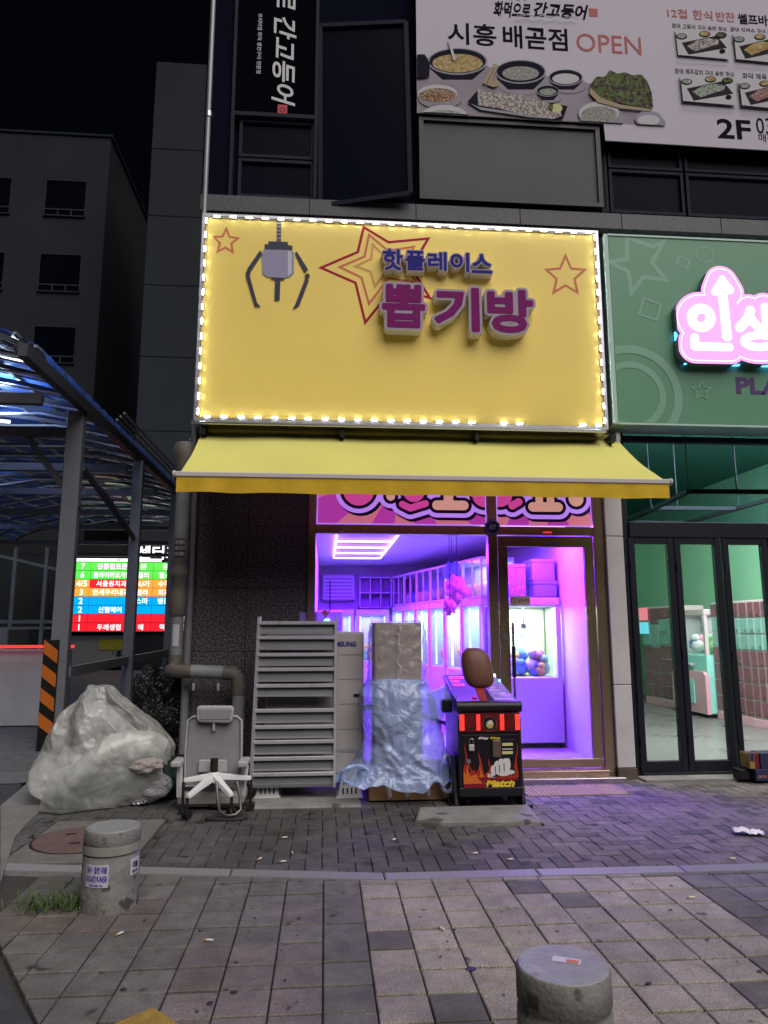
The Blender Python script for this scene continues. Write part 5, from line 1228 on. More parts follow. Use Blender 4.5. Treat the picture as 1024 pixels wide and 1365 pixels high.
def decktext(mb, s, u0, u1, v0, v1, h=.004, off=.03):
    v, f, rim, (a, b, c, d) = glyphs(s, off); mb.add([on(u0+(p-a)/(b-a)*(u1-u0), v0+(q-c)/(d-c)*(v1-v0), h) for p, q in v], f)
mb = MB(); deckq(mb, .05, .42, .02, .95); obj('lit_window', mb, mat('deck_glow', (.12, .04, .35), .15, emit=(.30, .05, .9), es=.35), pm)
mb = MB()
for v0, s in ((.82, '888888'), (.67, '100'), (.54, '0248')): decktext(mb, s, .08, .08+.052*len(s), v0, v0+.09)
obj('red_digits', mb, mat('led_red', (.4, .02, .05), .4, emit=(1, .05, .22), es=1.5), pm)
mb = MB()
for s, u0, v0, h_ in (('BIG PUNCH', .66, .34, .07), ('HIT IT HARD', .68, .25, .05), ('SCORE CHALLENGE', .64, .05, .06)): decktext(mb, s, u0, u0+.028*len(s)*.75, v0, v0+h_)
obj('deck_lettering', mb, mat('deck_white', (.6, .5, .7), .4), pm)
mb = MB(); c = on(.80, .78, .003); mb.add([on(.80+.09*math.cos(a), .78+.09*math.sin(a), .004) for a in [2*math.pi*i/24 for i in range(24)]], [tuple(range(24))]); obj('round_badge', mb, mat('badge_orange', (.55, .2, .05), .4), pm)
mb = MB(); p = on(.31, .10, 0); mb.cyl(p, p+Nrm*.02, .024, .018, 16); obj('start_button', mb, mat('button_red', (.5, .02, .02), .3, emit=(.6, .02, .02), es=.15), pm)
mb = MB(); p = on(.975, .93, 0); mb.cyl(p, p+Nrm*.015, .012); obj('blue_lamp', mb, mat('lamp_ice', (.4, .7, 1), .3, emit=(.5, .85, 1), es=7), pm)
mb = MB(); p = on(.985, .72, 0); mb.cyl(p, p+Nrm*.015, .010); obj('green_lamp', mb, mat('lamp_green', (.2, .8, .5), .3, emit=(.2, .9, .55), es=3), pm)
# slot and arm with the pad
mb = MB(); deckq(mb, .44, .62, -.02, .98, .003); obj('arm_slot', mb, drk, pm)
ms_ = at(648, 936, yF-.02); mt_ = at(636, 905, -1.0); red_ = mat('arm_red', (.28, .012, .018), .5, var=.1, spec=.15)
ab, au = Vector((ms_.x, yF+.02, ms_.z-.02)), Vector((mt_.x-.012, -1.0, mt_.z+.02))
mb = MB(); dd = (au-ab); wv = Vector((.032, 0, 0)); wv2 = Vector((.045, 0, 0)); t_ = Vector((0, .03, .01))
mb.add([ab-wv, ab+wv, au+wv2, au-wv2]+[p+t_ for p in (ab-wv, ab+wv, au+wv2, au-wv2)], [(0, 1, 2, 3), (7, 6, 5, 4), (0, 4, 5, 1), (1, 5, 6, 2), (2, 6, 7, 3), (3, 7, 4, 0)]); obj('swing_arm', mb, red_, pm, bevel=.005)
pc = at(636, 890, -.98); mb = MB(); V = []; n, m = 28, 18
for j in range(m+1):
    t = -math.pi/2+math.pi*j/m
    for i in range(n):
        a = 2*math.pi*i/n; sg = lambda v, e: math.copysign(abs(v)**e, v)
        x = .132*sg(math.cos(t), .62)*sg(math.cos(a), .75); z = .170*sg(math.sin(t), .72); y = .085*sg(math.cos(t), .62)*sg(math.sin(a), .75)
        x *= 1-.04*(z/.17); x += .0; P_ = Vector((x-.13*z, y+.2*z, z)); V.append(pc+P_)
mb.add(V, [(j*n+i, j*n+(i+1) % n, (j+1)*n+(i+1) % n, (j+1)*n+i) for j in range(m) for i in range(n)], True)
obj('leather_pad', mb, mat('brown_leather', (.13, .055, .035), .42, var=.12, scale=6, bump=.12, bscale=40), pm)
# lamp band with speakers and crest
zl0, zl1 = at(655, 975, yF).z, at(655, 950, yF).z
mb = MB(); mb.box(mx0_+.005, mx1_-.005, yF-.012, yF-.001, zl0, zl1); obj('lamp_band', mb, mat('band_maroon', (.10, .012, .015), .35), pm)
lr = mat('lamp_red', (.5, .02, .02), .3, emit=(1, .04, .025), es=1.5)
Wm = mx1_-mx0_
for u0, u1 in ((.015, .09), (.285, .345), (.665, .73), (.91, .985)):
    mb = MB(); mb.cbox(mx0_+Wm*u0, mx0_+Wm*u1, yF-.018, yF-.0125, zl0+.012, zl1-.012, .002); o = obj('red_lamp', mb, lr, pm)
    for k in range(4): mb = MB(); zz_ = zl0+.012+(zl1-zl0-.024)*(k+1)/5; mb.box(mx0_+Wm*u0, mx0_+Wm*u1, yF-.0195, yF-.0182, zz_-.001, zz_+.001); obj('lens_rib', mb, red_, o)
for u in (.19, .82):
    cx = mx0_+Wm*u; cz = (zl0+zl1)/2; mb = MB(); mb.cyl((cx, yF-.0125, cz), (cx, yF-.016, cz), .052, n=28); o = obj('speaker', mb, black, pm)
    for k in range(-4, 5): h_ = math.sqrt(max(0, .05**2-(k*.011)**2)); mb = MB(); mb.box(cx+k*.011-.0025, cx+k*.011+.0025, yF-.020, yF-.0165, cz-h_, cz+h_); obj('grille_bar', mb, red_, o)
cx = mx0_+Wm*.5; mb = MB(); mb.y = yF-.0125
mb.mi = 0; mb.disc(cx, cz-.01, .066); mb.mi = 1; mb.ring(cx, cz-.01, .055, .064); mb.mi = 2; mb.disc(cx, cz-.018, .032); mb.mi = 3; mb.poly([(cx-.02, cz-.012), (cx+.005, cz-.022), (cx+.026, cz-.004), (cx+.016, cz+.018), (cx-.006, cz+.014)])
mb.mi = 4
for a in range(4): q = R(45+90*a); mb.poly([(cx+.05*math.cos(q-.08), cz-.01+.05*math.sin(q-.08)), (cx+.068*math.cos(q-.05), cz-.01+.068*math.sin(q-.05)), (cx+.068*math.cos(q+.05), cz-.01+.068*math.sin(q+.05)), (cx+.05*math.cos(q+.08), cz-.01+.05*math.sin(q+.08))])
obj('crest', mb, [black, mat('crest_maroon', (.22, .03, .04), .4), mat('crest_gold', (.45, .35, .08), .4), mat('fist_white', (.62, .60, .60), .4), drk], pm)
# printed door
def M_(x, y): p = at(x, y, yF-.005); return (p.x, p.z)
px0, px1, py0, py1 = 617, 691, 979, 1053
mb = MB(); a_, b_ = M_(px0, py1), M_(px1, py0); mb.cbox(a_[0], b_[0], yF-.008, yF-.001, a_[1], b_[1], .003); door = obj('coin_door', mb, mat('door_print_black', (.012, .008, .012), .3), pm)
mb = MB(); mb.y = yF-.0085; mb.step = .0004
def fl(pts, mi): mb.mi = mi; mb.poly([M_(*p) for p in pts])
def flame(x, w_, yb, yt, mi, lean=0):
    L, Rr = [], []
    for k in range(11):
        t = k/10; cx_ = x+lean*t+2.2*math.sin(t*6+x)*t; hw_ = w_/2*(1-t)**1.1*(1+.25*math.sin(t*9)); y_ = yb+(yt-yb)*t
        L.append((cx_-hw_, y_)); Rr.append((cx_+hw_, y_))
    fl(L+Rr[::-1][1:], mi)
for x, w_, yt, mi in ((621, 7, 990, 0), (640, 9, 1002, 0), (653, 8, 1010, 0), (664, 10, 1000, 0), (676, 9, 1012, 0), (688, 6, 988, 0), (628, 8, 1020, 0)): flame(x, w_, 1036, yt, mi)
fl([(618, 1020), (626, 1030), (632, 1026), (640, 1036), (652, 1028), (660, 1034), (672, 1028), (690, 1034), (690, 1040), (618, 1042)], 0)
fl([(618, 1028), (624, 1036), (634, 1032), (642, 1041), (650, 1044), (618, 1046)], 1); flame(624, 6, 1040, 1014, 1); flame(641, 6, 1040, 1018, 1)
fl([(618, 1045), (644, 1044), (636, 1036), (650, 1036), (690, 1037), (690, 1040), (643, 1040), (650, 1048), (646, 1050), (618, 1050)], 2)
obj('flame_print', mb, [mat('flame_red', (.36, .03, .015), .4), mat('flame_orange', (.60, .14, .02), .4), mat('flame_maroon', (.22, .01, .02), .4)], door, kind='stuff')
mb = MB(); a_ = M_(650, 1052)
def MT_(s, x0, x1, y0, y1, off=.04, shear=.3, yy_=yF-.0125): a_, b_ = M_(x0, y1), M_(x1, y0); text(mb, s, a_[0], b_[0], a_[1], b_[1], yy_, off, shear=shear)
MT_('Match', 647, 686, 1038, 1049.5, .05); MT_('King', 653, 667, 982, 986); MT_('BigKing', 671, 683, 1006, 1008.5); o = obj('yellow_lettering', mb, mat('ink_yellow', (.75, .55, .05), .4), door)
mb = MB(); MT_('Big', 650, 660, 1031, 1038, .04, 0); MT_('Big', 637, 652, 982, 986, .04); MT_('COIN SELECT', 670, 682, 986.5, 988.5, .0, 0); obj('white_lettering', mb, mat('fist_white', (0, 0, 0)), door)
mb = MB(); mb.y = yF-.012; mb.step = .0006
mb.mi = 0; mb.poly([M_(*p) for p in ((657, 1036), (655, 1026), (660, 1020), (664, 1016), (678, 1014), (684, 1020), (687, 1028), (684, 1034), (678, 1030), (668, 1034))])
mb.mi = 1
for (x, y, rx, ry) in ((657.5, 1027, 3.2, 6), (662.5, 1023, 3.8, 7.5), (668, 1020.5, 4.2, 8), (675, 1018.5, 4.6, 8.5)): cx_, cz_ = M_(x, y); k_1 = 1/137.; mb.disc(cx_, cz_, rx*k_1, ry*k_1, 20); 
for (x, y) in ((678, 1029), (671, 1031)): cx_, cz_ = M_(x, y); mb.disc(cx_, cz_, 7/137, 2.6/137, 20)
mb.mi = 0
for x, y in ((660.2, 1027), (665.4, 1025), (671.5, 1023)): mb.line([M_(x, y-6), M_(x+.6, y+5)], .005)
obj('fist_emblem', mb, [drk, mat('fist_white', (0, 0, 0))], door)
a_, b_ = M_(655, 1011), M_(686, 985); mb = MB(); mb.cbox(a_[0], b_[0], yF-.016, yF-.0085, a_[1], b_[1], .002); cpn = obj('coin_plate', mb, black, door)
a_, b_ = M_(656.5, 1009), M_(667, 986.5); mb = MB(); mb.cbox(a_[0], b_[0], yF-.026, yF-.0165, a_[1], b_[1], .006); obj('brass_cover', mb, mat('brown_steel', (.20, .14, .11), .35, metal=.6), door)
for y0, y1, m_ in ((990, 994, 0), (997.5, 999, 1), (1001, 1005, 0)):
    a_, b_ = M_(669, y1), M_(683, y0); mb = MB(); mb.cbox(a_[0], b_[0], yF-.021, yF-.0165, a_[1], b_[1], .001); obj('coin_label', mb, [mat('label_cream', (.6, .55, .25), .4), mat('fist_white', (0, 0, 0))][m_], door)
a_, b_ = M_(622.5, 1003), M_(633, 985); mb = MB(); mb.cbox(a_[0], b_[0], yF-.010, yF-.0082, a_[1], b_[1], .001); obj('lock_plate', mb, drk, door)
a_, b_ = M_(624.5, 1000.5), M_(631.5, 992); mb = MB(); mb.cbox(a_[0], b_[0], yF-.035, yF-.012, a_[1], b_[1], .004); pdl = obj('padlock', mb, mat('padlock_white', (.55, .52, .48), .35, metal=.3), door)
cx = (a_[0]+b_[0])/2; zc_ = b_[1]; mb = MB(); mb.tube([(cx-.016, yF-.022, zc_-.005), (cx-.016, yF-.022, zc_+.03), (cx-.01, yF-.022, zc_+.045), (cx+.01, yF-.022, zc_+.045), (cx+.016, yF-.022, zc_+.03), (cx+.016, yF-.022, zc_-.005)], .0045, 8); obj('shackle', mb, steel, door)
x, z = M_(624.5, 1014.5); mb = MB(); mb.cyl((x, yF-.0085, z), (x, yF-.018, z), .018, n=20); mb.cyl((x, yF-.018, z), (x, yF-.022, z), .010, n=16); obj('key_lock', mb, steel, door)
for (fx, fy) in ((mx0_+.08, yF+.07), (mx1_-.08, yF+.07), (mx0_+.08, yB-.08), (mx1_-.08, yB-.08)):
    mb = MB(); mb.cyl((fx-.014, fy, .062), (fx+.014, fy, .062), .032, n=20); mb.box(fx-.02, fx+.02, fy-.008, fy+.03, .075, zbase+.002); obj('castor', mb, rubber, pm)
for s, X in ((1, mx1_+.005), (-1, mx0_-.005)):
    mb = MB(); V = [(X+s*w_, y, z) for w_ in (0, .03) for y, z in ((yF+.02, .03), (yF+.5, .03), (yF+.36, .40), (yF+.14, .40))]
    mb.add(V, [(0, 1, 2, 3), (7, 6, 5, 4)]+[(i, 4+i, 4+(i+1) % 4, (i+1) % 4) for i in range(4)]); mb.box(X, X+s*.075, yF-.02, yF+.52, .0, .03) if s > 0 else mb.box(X-.06, X, yF-.02, yF+.52, .0, .03); obj('side_foot', mb, black, pm, bevel=.004)
mb = MB(); pS = at(594, 942, -.85); mb.cbox(mx0_-.085, mx0_, -.86, -.74, pS.z-.05, pS.z+.06, .01); obj('side_bracket', mb, black, pm)

# ---- office chair set down without its base
ch = thing('office_chair', (-.92, -.95, 0), 'grey mesh office chair back with headrest standing against the drain pipe', 'chair')
CY = -.92
def H(x, y, Y=CY): return at(x, y, Y)
cf = mat('chair_frame', (.38, .37, .38), .45, var=.06); cm = mat('chair_mesh', (.27, .26, .275), .8, var=.12, scale=12, bump=.5, bscale=350); cw = mat('chair_white', (.68, .68, .70), .3, var=.05)
def pnl(name, pts, Y0, th, m, par, bev=.012):
    mb = MB(); V = [at(x, y, Y0) for x, y in pts]; n = len(V)
    mb.add(V+[v+Vector((0, th, 0)) for v in V], [tuple(range(n)), tuple(range(n, 2*n))[::-1]]+[((i+1) % n, i, n+i, n+(i+1) % n) for i in range(n)])
    mb.f = [f[::-1] for f in mb.f]
    return obj(name, mb, m, par, bevel=bev)
pnl('mesh_back', [(252, 962), (258, 957), (315, 957), (320, 962), (320, 1040), (316, 1048), (248, 1048), (245, 1040)], CY, .03, cm, ch, .01)
o = [(251, 960), (258, 955), (316, 955), (322, 960), (322, 1000), (321, 1048), (246, 1048), (247, 1000)]
mb = MB(); pts = [at(x, y, CY-.008) for x, y in o]; mb.tube(pts, .010, 8, closed=True); obj('back_frame', mb, cf, ch)
pnl('headrest', [(262, 944), (265, 941), (309, 941), (312, 945), (310, 961), (306, 964), (266, 963), (262, 959)], CY-.06, .045, cf, ch, .016)
pnl('headrest_pad', [(265, 945), (309, 945), (307, 960), (266, 960)], CY-.066, .02, cm, ch, .008)
mb = MB(); p = at(286, 962, CY); q = at(286, 972, CY); mb.bar((p.x, CY-.02, p.z), (q.x, CY-.02, q.z-.01), .05, .02); obj('headrest_stem', mb, cf, ch, bevel=.006)
pnl('lumbar_plate', [(265, 1013), (302, 1013), (303, 1030), (264, 1030)], CY-.03, .02, cf, ch, .008)
mb = MB(); a_, b_ = gr(239, 1076), gr(327, 1073)
mb.cbox(a_.x, b_.x, CY-.06, CY+.28, .02, .135, .03); obj('seat', mb, mat('seat_grey', (.33, .31, .31), .7, var=.1), ch)
for px, s in ((237, -1), (325, 1)):
    p = at(px, 1018, CY-.08); mb = MB(); mb.cbox(p.x-.045, p.x+.04, CY-.16, CY+.08, p.z-.02, p.z+.03, .012); ar = obj('armrest', mb, cf, ch)
    mb = MB(); mb.bar((p.x+.01, CY-.04, p.z-.02), (p.x+.015*-s, CY-.02, .10), .03, .05); obj('arm_post', mb, cw, ar)
# star base
sb = thing('chair_base', (-.9, -1.06, 0), 'white five spoked chair base with black gas lift set before the office chair', 'chair base')
hub = Vector((at(285, 1034, -1.02).x, -1.02, 0)); hz = at(285, 1034, -1.02).z
mb = MB(); mb.lathe((hub.x, hub.y, 0), [(.05, hz-.045), (.055, hz-.02), (.045, hz+.02), (.035, hz+.03)]); obj('hub', mb, cw, sb)
mb = MB(); mb.cyl((hub.x, hub.y, hz+.02), (hub.x, hub.y, at(286, 1011, -1.02).z), .031, n=20); obj('gas_lift', mb, rubber, sb)
for (px, py, Y) in ((245, 1040, -1.06), (250, 1062, -1.24), (309, 1060, -1.22), (335, 1037, -1.02), (288, 1040, -.78)):
    e = at(px, py, Y); mb = MB(); a = Vector((hub.x, hub.y, hz)); d = (e-a); u = Vector((-d.y, d.x, 0)).normalized()
    V = []
    for t, w_, h_ in ((.03, .038, .042), (.5, .03, .032), (.93, .024, .026), (1, .02, .022)):
        c = a+d*t
        for i_, j_ in ((-1, -1), (1, -1), (.8, 1), (-.8, 1)): V.append(c+u*w_*i_+Vector((0, 0, h_*j_*.6)))
    F = [(4*k+i, 4*k+(i+1) % 4, 4*k+4+(i+1) % 4, 4*k+4+i) for k in range(3) for i in range(4)]+[(3, 2, 1, 0), (12, 13, 14, 15)]
    mb.add(V, F); sp_ = obj('spoke', mb, cw, sb, bevel=.004)
    cst = Vector((e.x, e.y, .034)); mb = MB(); q = u*.024
    for s in (-1, 1): mb.cyl(cst+q*s*1.2, cst+q*s*.3, .034, n=18)
    mb.cyl(cst+Vector((0, 0, .02)), (e.x, e.y, max(.05, e.z-.01)), .012); obj('castor', mb, rubber, sp_)
# rusty oval stand with a bent tube
st = thing('metal_stand', (-.74, -1.33, 0), 'dark oval metal foot with bent tube loop in front of the chair base', 'stand')
dmt = mat('dark_iron', (.045, .042, .042), .5, metal=.4, var=.3, scale=8)
c = gr(301, 1094); mb = MB(); n = 36
for (cx, cy_, rx, ry, z0, z1) in ((c.x, c.y+.03, .165, .055, .0, .022), ):
    V = [(cx+rx*math.copysign(abs(math.cos(2*math.pi*i/n))**.7, math.cos(2*math.pi*i/n)), cy_+ry*math.sin(2*math.pi*i/n), z) for z in (z0, z1) for i in range(n)]
    mb.add(V, [tuple(range(n))[::-1], tuple(range(n, 2*n))]+[(i, (i+1) % n, n+(i+1) % n, n+i) for i in range(n)])
obj('front_plate', mb, dmt, st, bevel=.004)
mb = MB(); c2v = gr(303, 1078); V = [(c2v.x+.16*math.cos(2*math.pi*i/n), c2v.y+.06*math.sin(2*math.pi*i/n), z) for z in (.02, .05) for i in range(n)]
mb.add(V, [tuple(range(n))[::-1], tuple(range(n, 2*n))]+[(i, (i+1) % n, n+(i+1) % n, n+i) for i in range(n)]); mb.box(c2v.x-.05, c2v.x+.05, c2v.y-.03, c2v.y+.03, 0, .02); obj('rear_plate', mb, dmt, st, bevel=.006)
L_ = [at(x, y, Y) for x, y, Y in ((289, 1042, -1.12), (290, 1065, -1.2), (293, 1082, -1.3), (303, 1088, -1.33), (314, 1086, -1.33), (321, 1080, -1.3), (320, 1062, -1.2), (316, 1042, -1.12))]
mb = MB(); mb.tube([Vector((p.x, p.y, max(p.z, .035))) for p in L_], .013, 10); obj('bent_tube', mb, mat('iron_tube', (.16, .155, .15), .35, metal=.7, var=.2), st)

# ---- heap of translucent sheeting and bags
def heap(name, pts, ridge, m, seed, label, cat, amp=.03, fr=5, n=64, rows=30, power=1.0, base=0.0, group=None):
    """pts: footprint polygon (x,y); ridge: list of (x,y,z) peaks; a draped skin over them"""
    peaks = ridge; mb = MB(); V = []; F = []
    cx = sum(p[0] for p in pts)/len(pts); cy_ = sum(p[1] for p in pts)/len(pts); k = len(pts)
    def foot(t):
        s = t*k; i = int(s) % k; f = s-int(s); a, b = pts[i], pts[(i+1) % k]; return Vector((a[0]+(b[0]-a[0])*f, a[1]+(b[1]-a[1])*f))
    px, py, pz = peaks[0]
    for j in range(rows+1):
        t = j/rows
        for i in range(n):
            g = foot(i/n); top = Vector((px, py)); q = g.lerp(top, t)
            h = 0
            for (X, Y, Z, rad) in [(p[0], p[1], p[2], p[3]) for p in ridge[1:]]:
                d = math.hypot(q.x-X, q.y-Y); h = max(h, Z*max(0, 1-d/rad))
            z = max(pz*t**power, h)
            P_ = Vector((q.x, q.y, z)); f1 = noise.noise(P_*fr+Vector((seed, 0, 0))); f2 = abs(noise.noise(Vector((P_.x*fr*2.2, P_.y*fr*2.2, P_.z*fr*.9+seed))))
            f3 = noise.voronoi(P_*fr*.8+Vector((seed, 2, 1)))[0][0]
            e = math.sin(math.pi*min(1, t*1.02))*.9+.25
            nv = Vector((g.x-cx, g.y-cy_, 0)).normalized()*.7+Vector((0, 0, .6))
            P_ = P_+nv*amp*e*(f1*1.1-f2*1.4+f3*1.2)
            if P_.z < base+.004: P_.z = base+.004+.002*abs(f1)
            V.append(P_)
    for j in range(rows):
        for i in range(n): F.append((j*n+i, j*n+(i+1) % n, (j+1)*n+(i+1) % n, (j+1)*n+i))
    mb.add(V, F, True); o = obj(name, mb, m, label=label, cat=cat, group=group); return o
sheet = mat('plastic_sheet', (.58, .58, .56), .26, trans=.5, var=.08, scale=2.2, crease=(.3, 3), spec=.9)
g_ = lambda x, y: tuple(gr(x, y)[:2])
def sheet_mesh(rows, m, seed, label, depth, amp, n=17, Y=-.40, name='plastic_sheet'):
    """rows: (left column, right column, picture row) outline of the standing sheet, made round"""
    V = []; rnd_ = random.Random(seed); K_ = len(rows)
    for j, ((a, b, c), d) in enumerate(zip(rows, depth)):
        z, x0, x1 = at((a+b)/2, c, Y).z, at(a, c, Y).x, at(b, c, Y).x
        for i in range(n):
            t = 2*math.pi*(i+.5*(j % 2))/n; cc, ss = math.cos(t), math.sin(t)
            P_ = Vector(((x0+x1)/2+(x1-x0)/2*cc, Y+d*ss, z))
            if 0 < j < K_-1: P_ += Vector((cc*.25, ss, .2*abs(ss)))*rnd_.uniform(-amp, amp)
            P_.z = max(.006, P_.z); V.append(P_)
    F = []
    for j in range(K_-1):
        for i in range(n):
            a, b, c, d = j*n+i, j*n+(i+1) % n, (j+1)*n+(i+1) % n, (j+1)*n+i
            F += [(a, b, d), (b, c, d)] if j % 2 == 0 else [(a, b, c), (a, c, d)]
    F.append(tuple(range((K_-1)*n, K_*n)))
    mb = MB(); mb.add(V, F, True); o = obj(name, mb, m, label=label, cat='plastic sheet')
    at_ = o.data.attributes.new('crease_edge', 'FLOAT', 'EDGE')
    at_.data.foreach_set('value', [rnd_.choice((.35, .6, .9)) for _ in range(len(o.data.edges))])
    sb_ = o.modifiers.new('folds', 'SUBSURF'); sb_.levels = sb_.render_levels = 4
    tx = bpy.data.textures.new('wrinkle', 'CLOUDS'); tx.noise_scale = .16
    dm_ = o.modifiers.new('wrinkle', 'DISPLACE'); dm_.texture = tx; dm_.strength = .05; dm_.mid_level = .5
    tv = bpy.data.textures.new('crease', 'VORONOI'); tv.noise_scale = .13; tv.weight_1 = -1; tv.weight_2 = 1
    d2 = o.modifiers.new('crease', 'DISPLACE'); d2.texture = tv; d2.strength = -.016; d2.mid_level = 0
    return o
sheet_mesh([(62, 214, 1080), (40, 228, 1046), (42, 234, 1018), (56, 234, 996), (70, 214, 972), (83, 188, 950), (102, 165, 932), (118, 150, 914)], sheet, 5, 'tall heap of translucent greenish white plastic sheeting by the ramp', (.50, .50, .45, .40, .33, .26, .18, .09), .085)
for k, (px, py, Y, s_r) in enumerate(((110, 1020, -.30, .22), (165, 1010, -.25, .24), (135, 965, -.28, .20), (95, 1050, -.35, .18))):
    p = at(px, py, Y); mb = MB(); mb.blob((p.x, p.y, max(p.z, s_r*.8)), s_r*1.1, s_r, s_r*.9, k+20, .4, 2, 24, 16); mb.v = [(x, y, max(.005, z)) for x, y, z in mb.v]; obj('rubbish_bag', mb, mat('inner_white', (.6, .58, .58), .5, crease=(.5, 9)), label=['white rubbish bag at the left inside the plastic heap', 'white rubbish bag at the right inside the plastic heap', 'topmost white rubbish bag inside the plastic heap', 'lowest white rubbish bag at the left foot inside the heap'][k], cat='rubbish bag')
sh2 = mat('plastic_sheet_front', (.48, .50, .47), .28, trans=.46, var=.08, scale=3, crease=(.3, 3.2), spec=.9)
# front fold: a bulging band swept from lower left to upper right
mb = MB(); V = []; nu, nv_ = 70, 30
cl_ = [(62, 1055, -.90, .14), (95, 1050, -.95, .20), (130, 1020, -.92, .22), (165, 1003, -.86, .20), (200, 1000, -.80, .16), (222, 1006, -.74, .12)]
for i in range(nu+1):
    s = i/nu*(len(cl_)-1); k = min(int(s), len(cl_)-2); f = s-k; a, b = cl_[k], cl_[k+1]; f = f*f*(3-2*f)
    px, py, Y, r = [a[q]+(b[q]-a[q])*f for q in range(4)]; c = at(px, py, Y)
    for j in range(nv_+1):
        t = j/nv_; th = R(100)-R(195)*t; dn = .95 if t > .5 else .9
        P_ = c+Vector((.25*r*math.sin(th*1.2), -r*.75*math.cos(th-R(12)), r*1.0*math.sin(th)))
        drop = max(0, t-.62)*c.z*1.5; P_.z -= drop
        q = P_*3.5; P_ = P_+Vector((noise.noise(q), -abs(noise.noise(q*1.6)), noise.noise(q+Vector((5, 5, 5)))))*.03
        P_.z = max(.006, P_.z); V.append(P_)
mb.add(V, [(i*(nv_+1)+j, (i+1)*(nv_+1)+j, (i+1)*(nv_+1)+j+1, i*(nv_+1)+j+1) for i in range(nu) for j in range(nv_)], True)
obj('plastic_sheet', mb, sh2, label='rolled front fold of plastic sheeting lying across the foot of the heap', cat='plastic sheet')
for k, (px, py, Y, rx, rz, lab) in enumerate(((193, 1020, -.86, .15, .07, 'pinkish bubble wrap bundle at the right end of the plastic heap'), (192, 1050, -.74, .22, .12, 'pale lilac plastic bag at the lower right foot of the heap'))):
    p = at(px, py, Y); mb = MB(); mb.blob((p.x, p.y, max(p.z, rz*.9)), rx, .10, rz, k+4, .3, 1.8, 36, 24); mb.v = [(x, y, max(.005, z)) for x, y, z in mb.v]; obj('bubble_wrap' if k < 1 else 'plastic_bag', mb, mat('bubble_wrap', (.46, .40, .385), .3, crease=(.4, 16), trans=.2) if k < 1 else mat('lilac_plastic', (.44, .42, .45), .3, crease=(.5, 9), trans=.2), label=lab, cat='bubble wrap' if k < 1 else 'plastic bag')
blkbag = mat('black_bag', (.006, .006, .008), .3, crease=(.8, 9), spec=.5)
p = at(210, 958, .1); mb = MB(); mb.blob((p.x-.02, .12, .50), .30, .28, .56, 4, .45, 2.8, 56, 40); mb.v = [(x, y, max(.004, z)) for x, y, z in mb.v]; obj('garbage_bag', mb, blkbag, label='crinkled black garbage bag behind the plastic heap beside the drain pipe', cat='garbage bag')
mb = MB(); p = at(222, 1050, -.5); mb.blob((p.x, -.45, .13), .15, .2, .22, 9, .35, 3, 40, 28); mb.v = [(x, y, max(.004, z)) for x, y, z in mb.v]; obj('garbage_bag', mb, mat('dark_teal_bag', (.008, .022, .022), .6, bump=1, bscale=60), label='small dark green mesh bag between the plastic heap and the office chair', cat='bag')
mb = MB(); p = at(190, 975, .3); V = []
r = random.Random(2)
for k in range(3): a = at(187+3*k, 960+6*k, .2); mb.blob(a, .07, .05, .05, k, .5, 3, 12, 8)
obj('crumpled_paper', mb, mat('pale_scrap', (.5, .5, .6), .5), label='pale crumpled scrap poking out beside the black garbage bag', cat='scrap')
# crushed can
cn_ = thing('crushed_can', tuple(gr(187, 1074)), 'small crushed can with dark and silver print before the plastic heap', 'can')
p = gr(187, 1074); mb = MB(); V = []; n = 20
for j in range(7):
    for i in range(n):
        a = 2*math.pi*i/n; x = -.055+.11*j/6; r_ = .028*(1-.35*math.sin(j*1.6+a*2)**2); V.append((p.x+x, p.y+r_*1.1*math.cos(a), .024+r_*.8*math.sin(a)))
mb.add(V, [(j*n+i, j*n+(i+1) % n, (j+1)*n+(i+1) % n, (j+1)*n+i) for j in range(6) for i in range(n)]); mb.add(V, [tuple(range(n))[::-1], tuple(range(6*n, 7*n))]); obj('body', mb, mat('can_print', (.5, .5, .52), .25, metal=.7, spots=((.02, .02, .05), 28, .5)), cn_)

# ---- bollards
stn = mat('bollard_granite', (.17, .16, .155), .75, var=.4, scale=9, bump=.5, bscale=60, spots=((.06, .055, .05), 12, .6))
top = mat('bollard_top', (.24, .25, .24), .42, var=.35, scale=8, bump=.4, bscale=60, spots=((.12, .12, .12), 5, .6))
def bollard(x, y, r, h, label):
    t = thing('bollard', (x, y, 0), label, 'bollard', 'granite bollards on the pavement')
    mb = MB(); mb.lathe((x, y, 0), [(r*1.02, -.01), (r*1.0, .02), (r*.985, h-.13), (r*.95, h-.125), (r*.95, h-.105), (r*.985, h-.10), (r*.985, h-.012), (r*.95, h-.003)], 48); obj('shaft', mb, stn, t)
    mb = MB(); mb.lathe((x, y, 0), [(r*.95, h-.004), (r*.93, h)], 48); obj('top_face', mb, top, t); return t
b1 = bollard(-1.13, -3.0, .148, .40, 'granite bollard at left beside the weeds with a purple phone sticker')
pB = at(750, 1283, -4.75)
b2 = bollard(pB.x, -4.75, .152, .385, 'granite bollard nearest the camera, cut by the bottom edge')
def bol_label(par, x, y, r, z0, z1, a0, a1, m, lines, mi):
    mb = MB(); curved_label(mb, x, y, r, z0, z1, a0, a1); o = obj('sticker', mb, m, par)
    mb = MB()
    for s, u, v, b0, b1_ in lines: wrap_text(mb, s, x, y, r+.0012, z0+(z1-z0)*u, z0+(z1-z0)*v, a0+(a1-a0)*b0, a0+(a1-a0)*b1_, .04)
    obj('sticker_lettering', mb, mi, o)
lab_w = mat('label_pale', (.50, .47, .58), .5)
